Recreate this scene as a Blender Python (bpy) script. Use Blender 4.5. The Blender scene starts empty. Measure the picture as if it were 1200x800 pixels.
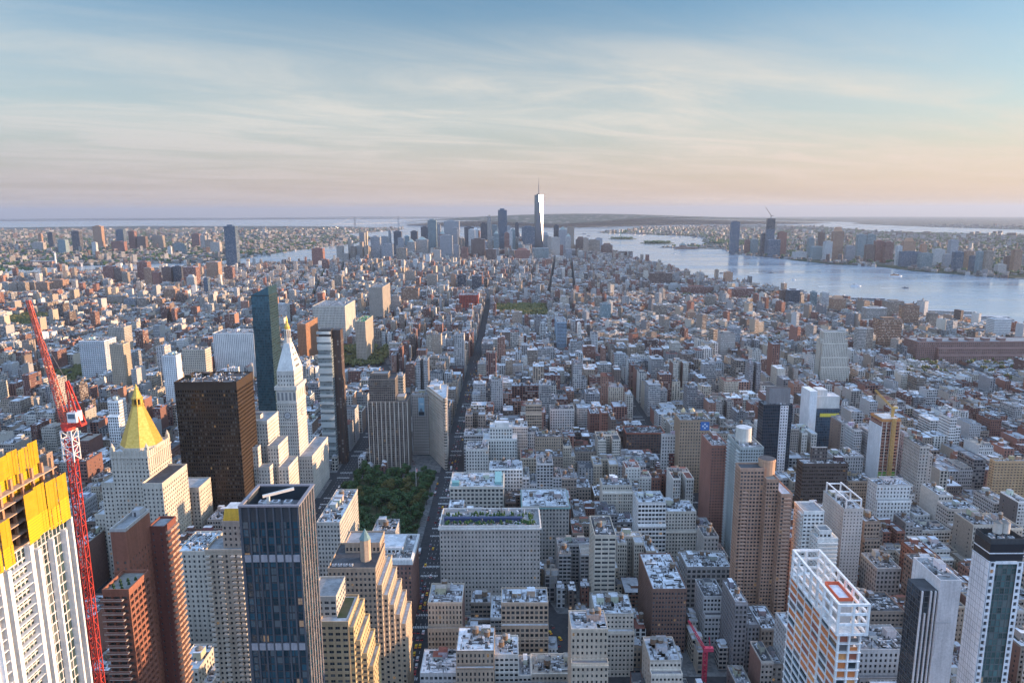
import bpy, math, random
import numpy as np
from mathutils import geometry as mgeo, Vector, Matrix
random.seed(7); RNG = np.random.default_rng(7)
C = bpy.context.scene
COL = C.collection
R = math.radians

# ------------------------------------------------------------------ camera, sky, sun, exposure
CAM_H = 322.0
FPX, PITCH, ROLL, YAW = 826.0, R(10.53), R(-0.19), R(0.2)      # focal length in photo pixels (1200 wide)
cam = bpy.data.cameras.new('camera'); co = bpy.data.objects.new('camera', cam); COL.objects.link(co)
cam.sensor_width = 36; cam.lens = 36 * FPX / 1200; cam.clip_start = 1; cam.clip_end = 200000
cp, sp, cr, sr = math.cos(PITCH), math.sin(PITCH), math.cos(ROLL), math.sin(ROLL)
cy_, sy_ = math.cos(YAW), math.sin(YAW)
def to_world(d):                                               # yaw about the vertical
    return np.array([cy_ * d[0] + sy_ * d[1], -sy_ * d[0] + cy_ * d[1], d[2]])
def cam_axes():
    rt = np.array([1., 0, 0]); up = np.array([0, sp, cp])
    r2 = rt * cr + up * sr; u2 = up * cr - rt * sr
    return to_world(r2), to_world(u2), to_world(np.array([0, cp, -sp]))
AX, AU, AF = cam_axes()
co.matrix_world = Matrix(((AX[0], AU[0], -AF[0], 0), (AX[1], AU[1], -AF[1], 0), (AX[2], AU[2], -AF[2], CAM_H), (0, 0, 0, 1)))
C.camera = co

SUN_EL, SUN_AZ = R(6.5), R(4)                                  # the sun stands to the right, a little ahead
world = bpy.data.worlds.new('World'); C.world = world; world.use_nodes = True
SKY_STRENGTH, SUN_STRENGTH, EXPOSURE = 0.14, 3.4, 1.75
HAZE_DENSITY = 2.8e-5
C.view_settings.view_transform = 'Standard'; C.view_settings.look = 'None'
C.view_settings.exposure = EXPOSURE; C.view_settings.gamma = 1; C.view_settings.use_curve_mapping = False
sl = bpy.data.lights.new('sun', 'SUN'); sl.energy = SUN_STRENGTH; sl.angle = R(0.5); sl.color = (1.0, 0.66, 0.40)
so = bpy.data.objects.new('sun', sl); COL.objects.link(so)
sd = Vector((math.cos(SUN_EL) * math.cos(SUN_AZ), math.cos(SUN_EL) * math.sin(SUN_AZ), math.sin(SUN_EL)))
so.rotation_euler = (-sd).to_track_quat('-Z', 'Y').to_euler(); so.location = (800, 0, 700)

def build_sky():
    nt = world.node_tree; N = nt.nodes; L = nt.links; N.clear()
    def nd(t, **k):
        n = N.new(t)
        for a, v in k.items(): setattr(n, a, v)
        return n
    def mth(op, a, b=None, c=None, clamp=False):
        n = nd('ShaderNodeMath', operation=op); n.use_clamp = clamp
        for i, v in enumerate((a, b, c)):
            if v is None: continue
            if isinstance(v, (int, float)): n.inputs[i].default_value = v
            else: L.new(v, n.inputs[i])
        return n.outputs[0]
    out = nd('ShaderNodeOutputWorld'); bg = nd('ShaderNodeBackground'); bg.inputs[1].default_value = SKY_STRENGTH
    sky = nd('ShaderNodeTexSky', sky_type='NISHITA', sun_disc=False); sky.sun_elevation = SUN_EL; sky.sun_rotation = math.pi / 2 - SUN_AZ
    sky.altitude = 300; sky.air_density = 1.0; sky.dust_density = 2.2; sky.ozone_density = 2.5
    tc = nd('ShaderNodeTexCoord'); sep = nd('ShaderNodeSeparateXYZ'); L.new(tc.outputs['Generated'], sep.inputs[0])
    x, y, z = sep.outputs
    zz = mth('ADD', mth('MAXIMUM', z, 0.0), 0.045)
    px, py = mth('DIVIDE', x, zz), mth('DIVIDE', y, zz)
    comb = nd('ShaderNodeCombineXYZ')
    # long cirrus streaks lying across the view, bent a little
    L.new(mth('ADD', mth('MULTIPLY', px, 0.30), mth('MULTIPLY', py, 0.17)), comb.inputs[0])
    L.new(mth('ADD', mth('MULTIPLY', py, 0.70), mth('MULTIPLY', px, -0.40)), comb.inputs[1])
    n1 = nd('ShaderNodeTexNoise'); n1.inputs['Scale'].default_value = 1.3; n1.inputs['Detail'].default_value = 12; n1.inputs['Roughness'].default_value = 0.66; n1.inputs['Distortion'].default_value = 0.8
    L.new(comb.outputs[0], n1.inputs['Vector'])
    n2 = nd('ShaderNodeTexNoise'); n2.inputs['Scale'].default_value = 0.22; n2.inputs['Detail'].default_value = 4; n2.inputs['Distortion'].default_value = 0.5
    L.new(comb.outputs[0], n2.inputs['Vector'])
    mr = nd('ShaderNodeMapRange', interpolation_type='SMOOTHSTEP'); mr.inputs[1].default_value = 0.32; mr.inputs[2].default_value = 0.86
    L.new(n1.outputs[0], mr.inputs[0])
    mr2 = nd('ShaderNodeMapRange', interpolation_type='SMOOTHSTEP'); mr2.inputs[1].default_value = 0.30; mr2.inputs[2].default_value = 0.56
    L.new(n2.outputs[0], mr2.inputs[0])
    # thin veil that thins out high up
    veil = nd('ShaderNodeMapRange', interpolation_type='SMOOTHSTEP'); veil.inputs[1].default_value = 0.275; veil.inputs[2].default_value = 0.13
    L.new(z, veil.inputs[0])
    fac = mth('MULTIPLY', mth('ADD', mth('MULTIPLY', mr.outputs[0], mr2.outputs[0]), mth('MULTIPLY', mr2.outputs[0], 0.42)), mth('ADD', mth('MULTIPLY', veil.outputs[0], 0.86), 0.14), clamp=True)
    fac = mth('MULTIPLY', mth('ADD', fac, mth('MULTIPLY', veil.outputs[0], 0.30)), 0.84, clamp=True)
    # cloud light: warmer towards the sun, mauve-pink low down
    dotn = nd('ShaderNodeVectorMath', operation='DOT_PRODUCT'); L.new(tc.outputs['Generated'], dotn.inputs[0]); dotn.inputs[1].default_value = tuple(sd)
    warm = nd('ShaderNodeMapRange'); warm.inputs[1].default_value = -0.5; warm.inputs[2].default_value = 0.7; L.new(dotn.outputs['Value'], warm.inputs[0])
    cm = nd('ShaderNodeMix', data_type='RGBA'); L.new(warm.outputs[0], cm.inputs[0])
    cm.inputs[6].default_value = (1.42, 1.48, 1.46, 1); cm.inputs[7].default_value = (1.80, 1.66, 1.46, 1)
    mix = nd('ShaderNodeMix', data_type='RGBA'); tint = nd('ShaderNodeMix', data_type='RGBA', blend_type='MULTIPLY'); tint.inputs[0].default_value = 1; tint.inputs[7].default_value = (.44, .54, .57, 1); L.new(sky.outputs[0], tint.inputs[6])
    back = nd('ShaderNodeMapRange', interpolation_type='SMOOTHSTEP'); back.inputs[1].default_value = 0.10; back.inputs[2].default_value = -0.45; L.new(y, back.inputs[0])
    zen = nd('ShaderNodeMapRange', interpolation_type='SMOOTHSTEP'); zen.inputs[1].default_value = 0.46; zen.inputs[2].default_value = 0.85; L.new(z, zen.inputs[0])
    fill_cover = mth('MULTIPLY', mth('MAXIMUM', back.outputs[0], zen.outputs[0]), mth('ADD', mth('MULTIPLY', n1.outputs[0], 0.5), 0.6), clamp=True)  # bright cloud added out of view, behind and overhead, as fill light
    L.new(fac, mix.inputs[0]); L.new(tint.outputs[2], mix.inputs[6]); L.new(cm.outputs[2], mix.inputs[7])
    mixc = nd('ShaderNodeMix', data_type='RGBA'); L.new(fill_cover, mixc.inputs[0]); L.new(mix.outputs[2], mixc.inputs[6]); mixc.inputs[7].default_value = (2.1, 3.1, 4.9, 1)
    # low bank of pinkish dusk haze above the horizon
    low = nd('ShaderNodeMapRange', interpolation_type='SMOOTHSTEP'); low.inputs[1].default_value = 0.13; low.inputs[2].default_value = 0.0
    L.new(z, low.inputs[0])
    lm = nd('ShaderNodeMix', data_type='RGBA'); L.new(warm.outputs[0], lm.inputs[0])
    lm.inputs[6].default_value = (1.24, 1.03, 1.02, 1); lm.inputs[7].default_value = (2.05, 1.46, 1.10, 1)
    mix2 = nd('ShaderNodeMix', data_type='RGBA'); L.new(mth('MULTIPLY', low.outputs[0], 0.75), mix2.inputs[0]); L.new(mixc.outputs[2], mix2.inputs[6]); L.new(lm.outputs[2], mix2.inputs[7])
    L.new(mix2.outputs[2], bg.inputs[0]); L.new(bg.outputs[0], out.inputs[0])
build_sky()
C.cycles.use_denoising = True
try:
    C.cycles.denoiser = 'OPENIMAGEDENOISE'; C.cycles.denoising_input_passes = 'RGB_ALBEDO_NORMAL'; C.cycles.denoising_prefilter = 'ACCURATE'
except Exception: pass
C.cycles.max_bounces = 5; C.cycles.diffuse_bounces = 2; C.cycles.glossy_bounces = 3; C.cycles.transmission_bounces = 2; C.cycles.volume_bounces = 0
C.cycles.caustics_reflective = False; C.cycles.caustics_refractive = False

# ------------------------------------------------------------------ placing by real coordinates
def ray(px, py):
    a, b = px - 600, py - 400
    X, Y = cr * a + sr * b, -sr * a + cr * b
    return to_world(np.array([X, FPX * cp - Y * sp, -FPX * sp - Y * cp]))
def P(px, py, Y):                                              # point of the photo at forward distance Y
    d = ray(px, py); t = Y / d[1]; return d[0] * t, d[2] * t + CAM_H
def px_at(px, py, X):                                          # forward distance where a photo ray meets the plane x = X
    d = ray(px, py); return d[1] * X / d[0]
RE = 6371000 * 1.16
def zc(r): return np.where(np.asarray(r) > 6000, -(np.asarray(r) ** 2 - 6000. ** 2) / (2 * RE), 0.0)
def ground_at(px, py):                                         # where a photo ray meets the (curved) ground
    d = ray(px, py); z = 0.0
    for _ in range(8):
        t = (z - CAM_H) / d[2]; z = float(zc(math.hypot(d[0] * t, d[1] * t)))
    return d[0] * t, d[1] * t
def project(x, y, z):
    v = np.stack(np.broadcast_arrays(np.asarray(x, float), np.asarray(y, float), np.asarray(z, float) - CAM_H))
    dep = AF @ v.reshape(3, -1); X = AX @ v.reshape(3, -1); Y = AU @ v.reshape(3, -1)
    return 600 + FPX * X / dep, 400 - FPX * Y / dep
def geo(lat, lon):
    e, n = (lon + 73.98566) * 84350 + 5, (lat - 40.74844) * 111050 + 12
    a = R(208.2); b = a + math.pi / 2
    return math.sin(b) * e + math.cos(b) * n, math.sin(a) * e + math.cos(a) * n

# ------------------------------------------------------------------ materials
class NT:
    def __init__(s, name):
        s.m = bpy.data.materials.new(name); s.m.use_nodes = True; s.t = s.m.node_tree; s.t.nodes.clear()
        s.out = s.n('ShaderNodeOutputMaterial')
    def n(s, t, **k):
        x = s.t.nodes.new(t)
        for a, v in k.items(): setattr(x, a, v)
        return x
    def l(s, a, b): s.t.links.new(a, b)
    def math(s, op, a, b=None, c=None, clamp=False):
        n = s.n('ShaderNodeMath', operation=op); n.use_clamp = clamp
        for i, v in enumerate((a, b, c)):
            if v is None: continue
            if isinstance(v, (int, float)): n.inputs[i].default_value = v
            else: s.l(v, n.inputs[i])
        return n.outputs[0]
    def mix(s, f, a, b, mode='MIX'):
        n = s.n('ShaderNodeMix', data_type='RGBA', blend_type=mode)
        for i, v in ((0, f), (6, a), (7, b)):
            if isinstance(v, (int, float)): n.inputs[i].default_value = v
            elif isinstance(v, tuple): n.inputs[i].default_value = (*v, 1)[:4]
            else: s.l(v, n.inputs[i])
        return n.outputs[2]
    def attr(s, name, out='Color'): return s.n('ShaderNodeAttribute', attribute_name=name).outputs[out]
    def noise(s, scale, detail=4, vec=None, rough=.55, w=None):
        n = s.n('ShaderNodeTexNoise'); n.inputs['Scale'].default_value = scale; n.inputs['Detail'].default_value = detail; n.inputs['Roughness'].default_value = rough
        if vec is not None: s.l(vec, n.inputs['Vector'])
        return n.outputs[0]
    def remap(s, v, a, b, c, d):
        n = s.n('ShaderNodeMapRange'); s.l(v, n.inputs[0])
        for i, q in enumerate((a, b, c, d)): n.inputs[i + 1].default_value = q
        return n.outputs[0]
    def bsdf(s, col, rough=.8, metal=0, spec=.3, normal=None, emit=None, estr=None):
        b = s.n('ShaderNodeBsdfPrincipled')
        for k, v in (('Base Color', col), ('Roughness', rough), ('Metallic', metal), ('Specular IOR Level', spec), ('Normal', normal), ('Emission Color', emit), ('Emission Strength', estr)):
            if v is None: continue
            if isinstance(v, (int, float)): b.inputs[k].default_value = v
            elif isinstance(v, tuple): b.inputs[k].default_value = (*v, 1)[:4]
            else: s.l(v, b.inputs[k])
        s.l(b.outputs[0], s.out.inputs[0]); return b
    def pos(s): return s.n('ShaderNodeNewGeometry').outputs['Position']

def make_mats():
    M = {}
    # weathered masonry, coloured by the mesh, with stains of its own
    t = NT('masonry'); p = t.pos(); a = t.noise(.9, 5, p); b = t.noise(.06, 3, p)
    mp = t.n('ShaderNodeMapping'); t.l(p, mp.inputs[0]); mp.inputs['Scale'].default_value = (.8, .8, .05); st = t.noise(1.0, 4, mp.outputs[0])
    f = t.math('MULTIPLY', t.math('MULTIPLY', t.remap(a, .3, .7, .88, 1.1), t.remap(b, .3, .7, .88, 1.1)), t.remap(st, .3, .7, .84, 1.1))
    hs = t.n('ShaderNodeHueSaturation'); t.l(t.attr('Col'), hs.inputs['Color']); t.l(f, hs.inputs['Value']); t.bsdf(hs.outputs[0], .85, spec=.2); M['masonry'] = t.m
    # roofing: patched felt and silver coat
    t = NT('roofing'); p = t.pos(); v = t.n('ShaderNodeTexVoronoi'); v.inputs['Scale'].default_value = .16; t.l(p, v.inputs['Vector'])
    sv = t.n('ShaderNodeSeparateColor'); t.l(v.outputs['Color'], sv.inputs[0])
    f = t.math('MULTIPLY', t.remap(t.noise(.35, 6, p, .65), .3, .7, .70, 1.22), t.remap(sv.outputs[0], 0, 1, .82, 1.15))
    hs = t.n('ShaderNodeHueSaturation'); t.l(t.attr('Col'), hs.inputs['Color']); t.l(f, hs.inputs['Value']); t.bsdf(hs.outputs[0], .8, spec=.25); M['roofing'] = t.m
    # plain painted things
    t = NT('paint'); hs = t.n('ShaderNodeHueSaturation'); t.l(t.attr('Col'), hs.inputs['Color']); t.l(t.remap(t.noise(1.4, 4, t.pos()), .3, .7, .86, 1.1), hs.inputs['Value']); t.bsdf(hs.outputs[0], .5, spec=.4); M['paint'] = t.m
    # street walls with windows laid out in wall metres (for blocks whose windows are a few pixels)
    t = NT('windowed_wall'); uv = t.n('ShaderNodeUVMap'); uv.uv_map = 'UVMap'; s = t.n('ShaderNodeSeparateXYZ'); t.l(uv.outputs[0], s.inputs[0])
    rnd = t.attr('rnd', 'Fac'); wf = t.attr('Col', 'Alpha')
    r2 = t.math('FRACT', t.math('MULTIPLY', rnd, 7.31)); r3 = t.math('FRACT', t.math('MULTIPLY', rnd, 13.77))
    bay = t.remap(r2, 0, 1, 2.3, 4.3); flo = t.remap(r3, 0, 1, 3.2, 4.2)
    cu, cv = t.math('DIVIDE', s.outputs[0], bay), t.math('DIVIDE', s.outputs[1], flo)
    fu, fv = t.math('FRACT', cu), t.math('FRACT', cv)
    wide = t.remap(t.math('FRACT', t.math('MULTIPLY', rnd, 3.17)), 0, 1, .20, .40); hi = t.remap(r2, 0, 1, .24, .36)
    inu = t.math('LESS_THAN', t.math('ABSOLUTE', t.math('SUBTRACT', fu, .5)), wide); inv = t.math('LESS_THAN', t.math('ABSOLUTE', t.math('SUBTRACT', fv, .52)), hi)
    win = t.math('MULTIPLY', t.math('MULTIPLY', inu, inv), wf)
    cell = t.n('ShaderNodeCombineXYZ'); t.l(t.math('FLOOR', cu), cell.inputs[0]); t.l(t.math('FLOOR', cv), cell.inputs[1]); t.l(t.math('MULTIPLY', rnd, 97), cell.inputs[2])
    wn = t.n('ShaderNodeTexWhiteNoise'); t.l(cell.outputs[0], wn.inputs['Vector']); wr = wn.outputs['Value']
    glass = t.mix(t.math('GREATER_THAN', wr, .78), (.018, .022, .028), (.24, .23, .21))
    p = t.pos(); hs = t.n('ShaderNodeHueSaturation'); t.l(t.attr('Col'), hs.inputs['Color'])
    t.l(t.math('MULTIPLY', t.remap(t.noise(.5, 5, p), .3, .7, .82, 1.12), t.remap(t.math('LESS_THAN', fv, .07), 0, 1, 1, .86)), hs.inputs['Value'])
    c = t.mix(win, hs.outputs[0], glass); ro = t.math('SUBTRACT', .85, t.math('MULTIPLY', win, .7))
    lit = t.math('MULTIPLY', t.math('MULTIPLY', win, t.math('GREATER_THAN', wr, .992)), .06)
    bm = t.n('ShaderNodeBump'); bm.inputs['Strength'].default_value = .6; bm.inputs['Distance'].default_value = .3; t.l(t.math('SUBTRACT', 1, win), bm.inputs['Height'])
    t.bsdf(c, ro, spec=.4, normal=bm.outputs[0], emit=(1, .62, .28), estr=lit); M['windowed_wall'] = t.m
    # window glass: dark rooms, some blinds, a few lit
    t = NT('window_glass'); oi = t.n('ShaderNodeObjectInfo'); rnd = t.math('FRACT', t.math('ADD', t.attr('rnd', 'Fac'), oi.outputs['Random']))
    hs = t.n('ShaderNodeHueSaturation'); t.l(t.attr('Col'), hs.inputs['Color']); t.l(t.remap(t.math('FRACT', t.math('MULTIPLY', rnd, 17.3)), 0, 1, .5, 1.6), hs.inputs['Value'])
    c = t.mix(t.math('GREATER_THAN', rnd, .80), hs.outputs[0], t.mix(.76, (.34, .33, .31), t.attr('Col')))
    lit = t.math('MULTIPLY', t.math('GREATER_THAN', t.math('FRACT', t.math('MULTIPLY', rnd, 41.7)), .988), .06)
    tilt = t.n('ShaderNodeVectorMath', operation='MULTIPLY_ADD'); wn = t.n('ShaderNodeTexWhiteNoise', noise_dimensions='1D'); t.l(t.math('MULTIPLY', rnd, 531), wn.inputs['W'])
    t.l(wn.outputs['Color'], tilt.inputs[0]); tilt.inputs[1].default_value = (.05, .05, .05); t.l(t.n('ShaderNodeNewGeometry').outputs['Normal'], tilt.inputs[2])
    sb = t.n('ShaderNodeVectorMath', operation='SUBTRACT'); t.l(tilt.outputs[0], sb.inputs[0]); sb.inputs[1].default_value = (.025, .025, .025)
    nm = t.n('ShaderNodeVectorMath', operation='NORMALIZE'); t.l(sb.outputs[0], nm.inputs[0])
    t.bsdf(c, .08, spec=.34, normal=nm.outputs[0], emit=(1, .60, .26), estr=lit); M['window_glass'] = t.m
    # coated curtain-wall glass
    t = NT('mirror_glass'); hs = t.n('ShaderNodeHueSaturation'); t.l(t.attr('Col'), hs.inputs['Color']); t.l(t.remap(t.attr('rnd', 'Fac'), 0, 1, .6, 1.5), hs.inputs['Value'])
    wn = t.n('ShaderNodeTexWhiteNoise', noise_dimensions='1D'); t.l(t.math('MULTIPLY', t.attr('rnd', 'Fac'), 531), wn.inputs['W'])
    tilt = t.n('ShaderNodeVectorMath', operation='MULTIPLY_ADD'); t.l(wn.outputs['Color'], tilt.inputs[0]); tilt.inputs[1].default_value = (.03, .03, .03); t.l(t.n('ShaderNodeNewGeometry').outputs['Normal'], tilt.inputs[2])
    nm = t.n('ShaderNodeVectorMath', operation='NORMALIZE'); t.l(tilt.outputs[0], nm.inputs[0])
    t.bsdf(hs.outputs[0], .12, metal=.55, spec=.6, normal=nm.outputs[0]); M['mirror_glass'] = t.m
    t = NT('gilding'); t.bsdf(t.mix(t.remap(t.noise(.6, 4, t.pos()), .3, .7, 0, 1), (.52, .31, .055), (.70, .47, .12)), .40, metal=.5); M['gilding'] = t.m
    t = NT('safety_netting'); p = t.pos(); s = t.n('ShaderNodeSeparateXYZ'); t.l(p, s.inputs[0])
    ln = t.math('LESS_THAN', t.math('FRACT', t.math('MULTIPLY', s.outputs[2], 1.1)), .22)
    c = t.mix(ln, t.attr('Col'), (.30, .20, .03)); c = t.mix(t.remap(t.noise(.5, 3, p), .35, .7, 0, .35), c, (.55, .33, .03)); t.bsdf(c, .7, spec=.2); M['safety_netting'] = t.m
    t = NT('leaves'); p = t.pos(); oi = t.n('ShaderNodeObjectInfo'); c = t.mix(t.remap(t.noise(.35, 3, p), .35, .65, 0, 1), (.020, .052, .020), (.058, .105, .034))
    c = t.mix(t.math('MULTIPLY', t.math('GREATER_THAN', oi.outputs['Random'], .84), .6), c, (.13, .10, .03)); t.bsdf(c, .65, spec=.25); M['leaves'] = t.m
    t = NT('bark'); t.bsdf(t.mix(t.remap(t.noise(3, 4, t.pos()), .3, .7, 0, 1), (.05, .036, .026), (.10, .075, .055)), .9); M['bark'] = t.m
    t = NT('asphalt'); p = t.pos(); c = t.mix(t.remap(t.noise(.25, 6, p), .3, .7, 0, 1), (.022, .023, .026), (.045, .045, .048)); t.bsdf(c, .85); M['asphalt'] = t.m
    t = NT('paving'); p = t.pos(); v = t.n('ShaderNodeTexVoronoi'); v.inputs['Scale'].default_value = .45; t.l(p, v.inputs['Vector']); s = t.n('ShaderNodeSeparateColor'); t.l(v.outputs['Color'], s.inputs[0])
    t.bsdf(t.mix(s.outputs[0], (.08, .08, .082), (.17, .168, .16)), .85); M['paving'] = t.m
    t = NT('white_marking'); t.bsdf(t.mix(t.remap(t.noise(2, 4, t.pos()), .3, .7, 0, 1), (.35, .35, .34), (.72, .72, .70)), .7); M['white_marking'] = t.m
    t = NT('lawn'); t.bsdf(t.mix(t.remap(t.noise(.12, 4, t.pos()), .35, .65, 0, 1), (.035, .06, .02), (.10, .095, .06)), .9); M['lawn'] = t.m
    # far low-rise land: yards, trees and roofs
    t = NT('suburban_land'); p = t.pos(); v = t.n('ShaderNodeTexVoronoi'); v.inputs['Scale'].default_value = .02; t.l(p, v.inputs['Vector']); s = t.n('ShaderNodeSeparateColor'); t.l(v.outputs['Color'], s.inputs[0])
    g = t.remap(t.noise(.0012, 5, p), .42, .60, 0, 1); c = t.mix(t.math('GREATER_THAN', s.outputs[0], .72), (.045, .05, .045), (.24, .22, .21)); c = t.mix(g, c, (.022, .04, .022)); t.bsdf(c, .95, spec=.1); M['suburban_land'] = t.m
    t = NT('wooded_hill'); p = t.pos(); c = t.mix(t.remap(t.noise(.004, 6, p), .35, .65, 0, 1), (.020, .034, .022), (.06, .07, .05)); v = t.n('ShaderNodeTexVoronoi'); v.inputs['Scale'].default_value = .012; t.l(p, v.inputs['Vector']); s = t.n('ShaderNodeSeparateColor'); t.l(v.outputs['Color'], s.inputs[0])
    t.bsdf(t.mix(t.math('GREATER_THAN', s.outputs[0], .88), c, (.22, .2, .19)), .95, spec=.1); M['wooded_hill'] = t.m
    t = NT('river_water'); p = t.pos(); mp = t.n('ShaderNodeMapping'); t.l(p, mp.inputs[0]); mp.inputs['Scale'].default_value = (.010, .020, 1)
    mp2 = t.n('ShaderNodeMapping'); t.l(p, mp2.inputs[0]); mp2.inputs['Scale'].default_value = (.0011, .0042, 1); mp2.inputs['Rotation'].default_value = (0, 0, .5)
    h1 = t.noise(1, 6, mp.outputs[0], .7); h2 = t.noise(1, 5, mp2.outputs[0])
    bm = t.n('ShaderNodeBump'); bm.inputs['Strength'].default_value = .28; bm.inputs['Distance'].default_value = 2.0; t.l(h1, bm.inputs['Height'])
    t.bsdf((.25, .30, .35), t.remap(h2, .36, .64, .12, .30), spec=1.0, normal=bm.outputs[0]); M['river_water'] = t.m
    for nme, c, e in (('tail_light_lens', (1, .06, .03), 5.), ('head_light_lens', (1, .9, .7), 5.)):
        t = NT(nme); t.bsdf(c, .3, emit=c, estr=e * .07); M[nme] = t.m
    t = NT('warm_lamp'); t.bsdf((1, .6, .3), .4, emit=(1, .45, .16), estr=.35); M['warm_lamp'] = t.m
    return M
M = make_mats()

# ------------------------------------------------------------------ mesh builder
class MB:
    """Collects polygons (with colour, wall metres and a random number each) and links them as ONE mesh object."""
    def __init__(s): s.ch = []; s.rot = None
    def polys(s, V, mat='masonry', col=(.5, .5, .5), win=0.0, rnd=0.0, uv=None):
        V = np.asarray(V, np.float64); n, k = V.shape[:2]
        if n == 0: return
        c = np.empty((n, 4)); c[:, :3] = col; c[:, 3] = win
        r = np.empty(n); r[:] = rnd
        if uv is None: uv = np.zeros((n, k, 2))
        if s.rot is not None:
            (ox, oy, a) = s.rot; V = V.copy(); dx, dy = V[..., 0] - ox, V[..., 1] - oy; ca, sa = math.cos(a), math.sin(a)
            V[..., 0], V[..., 1] = ox + ca * dx - sa * dy, oy + sa * dx + ca * dy
        s.ch.append((V, c, r, uv, mat))
    def poly(s, pts, mat='masonry', col=(.5, .5, .5), **k): s.polys([pts], mat, col, **k)
    def boxes(s, x0, x1, y0, y1, z0, z1, col, mat='masonry', top=None, topcol=None, rnd=0., winf=1., wins=1., bottom=False, ang=None):
        x0, x1, y0, y1, z0, z1 = [np.atleast_1d(np.asarray(v, float)) for v in (x0, x1, y0, y1, z0, z1)]
        n = max(map(len, (x0, x1, y0, y1, z0, z1))); x0, x1, y0, y1, z0, z1 = [np.broadcast_to(v, (n,)) for v in (x0, x1, y0, y1, z0, z1)]
        def q(a, b, c, d): return np.stack([np.stack(p, -1) for p in (a, b, c, d)], 1)
        w, d, h = x1 - x0, y1 - y0, z1 - z0; o = np.zeros(n)
        def uv(W): return np.stack([np.stack([o, o], -1), np.stack([W, o], -1), np.stack([W, h], -1), np.stack([o, h], -1)], 1)
        F = [(q((x0, y0, z0), (x1, y0, z0), (x1, y0, z1), (x0, y0, z1)), uv(w), winf), (q((x1, y0, z0), (x1, y1, z0), (x1, y1, z1), (x1, y0, z1)), uv(d), wins),
             (q((x1, y1, z0), (x0, y1, z0), (x0, y1, z1), (x1, y1, z1)), uv(w), winf), (q((x0, y1, z0), (x0, y0, z0), (x0, y0, z1), (x0, y1, z1)), uv(d), wins)]
        T = q((x0, y0, z1), (x1, y0, z1), (x1, y1, z1), (x0, y1, z1)); B = q((x0, y1, z0), (x1, y1, z0), (x1, y0, z0), (x0, y0, z0))
        if ang is not None:
            cx, cy = (x0 + x1) / 2, (y0 + y1) / 2; ca, sa = np.cos(ang), np.sin(ang)
            for V in [f[0] for f in F] + [T, B]:
                dx, dy = V[..., 0] - cx[:, None], V[..., 1] - cy[:, None]
                V[..., 0], V[..., 1] = cx[:, None] + ca[:, None] * dx - sa[:, None] * dy, cy[:, None] + sa[:, None] * dx + ca[:, None] * dy
        for V, u, wn in F: s.polys(V, mat, col, wn, rnd, u)
        if top != 'none': s.polys(T, top or mat, col if topcol is None else topcol, 0, rnd)
        if bottom: s.polys(B, mat, col, 0, rnd)
    def box(s, *a, **k): s.boxes(*a, **k)
    def prism(s, pts, z0, z1, mat='masonry', col=(.5, .5, .5), top=None, topcol=None, r1=1.0, cap=True, win=0., rnd=0.):
        pts = [(p[0], p[1]) for p in pts]; cx = sum(p[0] for p in pts) / len(pts); cy = sum(p[1] for p in pts) / len(pts)
        up = [(cx + (p[0] - cx) * r1, cy + (p[1] - cy) * r1) for p in pts]; n = len(pts)
        for i in range(n):
            j = (i + 1) % n; w = math.dist(pts[i], pts[j])
            if r1 > 1e-6: s.polys([[(*pts[i], z0), (*pts[j], z0), (*up[j], z1), (*up[i], z1)]], mat, col, win, rnd, np.array([[(0, 0), (w, 0), (w, z1 - z0), (0, z1 - z0)]], float))
            else: s.polys([[(*pts[i], z0), (*pts[j], z0), (cx, cy, z1)]], mat, col, win, rnd)
        if cap and r1 > 1e-6: s.polys([[(*p, z1) for p in up]], top or mat, topcol or col, 0, rnd)
    def cyl(s, cx, cy, r, z0, z1, n=12, r1=1.0, **k):
        s.prism([(cx + r * math.cos(2 * math.pi * i / n), cy + r * math.sin(2 * math.pi * i / n)) for i in range(n)], z0, z1, r1=r1, **k)
    def bar(s, a, b, w, mat='paint', col=(.5, .5, .5)):
        a, b = Vector(a), Vector(b); d = (b - a).normalized(); u = d.cross(Vector((0, 0, 1)) if abs(d.z) < .9 else Vector((1, 0, 0))).normalized() * w / 2; v = d.cross(u).normalized() * w / 2
        A = [a + u + v, a - u + v, a - u - v, a + u - v]; B = [p + (b - a) for p in A]
        s.polys([[A[i], A[(i + 1) % 4], B[(i + 1) % 4], B[i]] for i in range(4)], mat, col); s.polys([A, B[::-1]], mat, col)
    def build(s, name, parent=None, origin=(0, 0, 0), label=None, kind=None, merge=True):
        vs, cs, rs, us, ks, ms = [], [], [], [], [], []; mats = []
        for V, c, r, u, m in s.ch:
            n, k = V.shape[:2]
            if m not in mats: mats.append(m)
            vs.append(V.reshape(-1, 3)); ks.append(np.full(n, k)); us.append(u.reshape(-1, 2)); cs.append(np.repeat(c, k, 0)); rs.append(r); ms.append(np.full(n, mats.index(m)))
        v = np.concatenate(vs) - np.asarray(origin); k = np.concatenate(ks)
        if merge:
            key = np.round(v * 500).astype(np.int64); key = (key[:, 0] * 4000037 + key[:, 1]) * 4000037 + key[:, 2]
            _, first, inv = np.unique(key, return_index=True, return_inverse=True); vv = v[first]; idx = inv.reshape(-1)
        else: vv = v; idx = np.arange(len(v))
        me = bpy.data.meshes.new(name); me.vertices.add(len(vv)); me.vertices.foreach_set('co', vv.astype(np.float32).ravel())
        me.loops.add(len(idx)); me.loops.foreach_set('vertex_index', idx.astype(np.int32))
        me.polygons.add(len(k)); me.polygons.foreach_set('loop_start', np.concatenate([[0], np.cumsum(k)[:-1]]).astype(np.int32))
        try: me.polygons.foreach_set('loop_total', k.astype(np.int32))
        except Exception: pass
        me.polygons.foreach_set('material_index', np.concatenate(ms).astype(np.int32))
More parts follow.
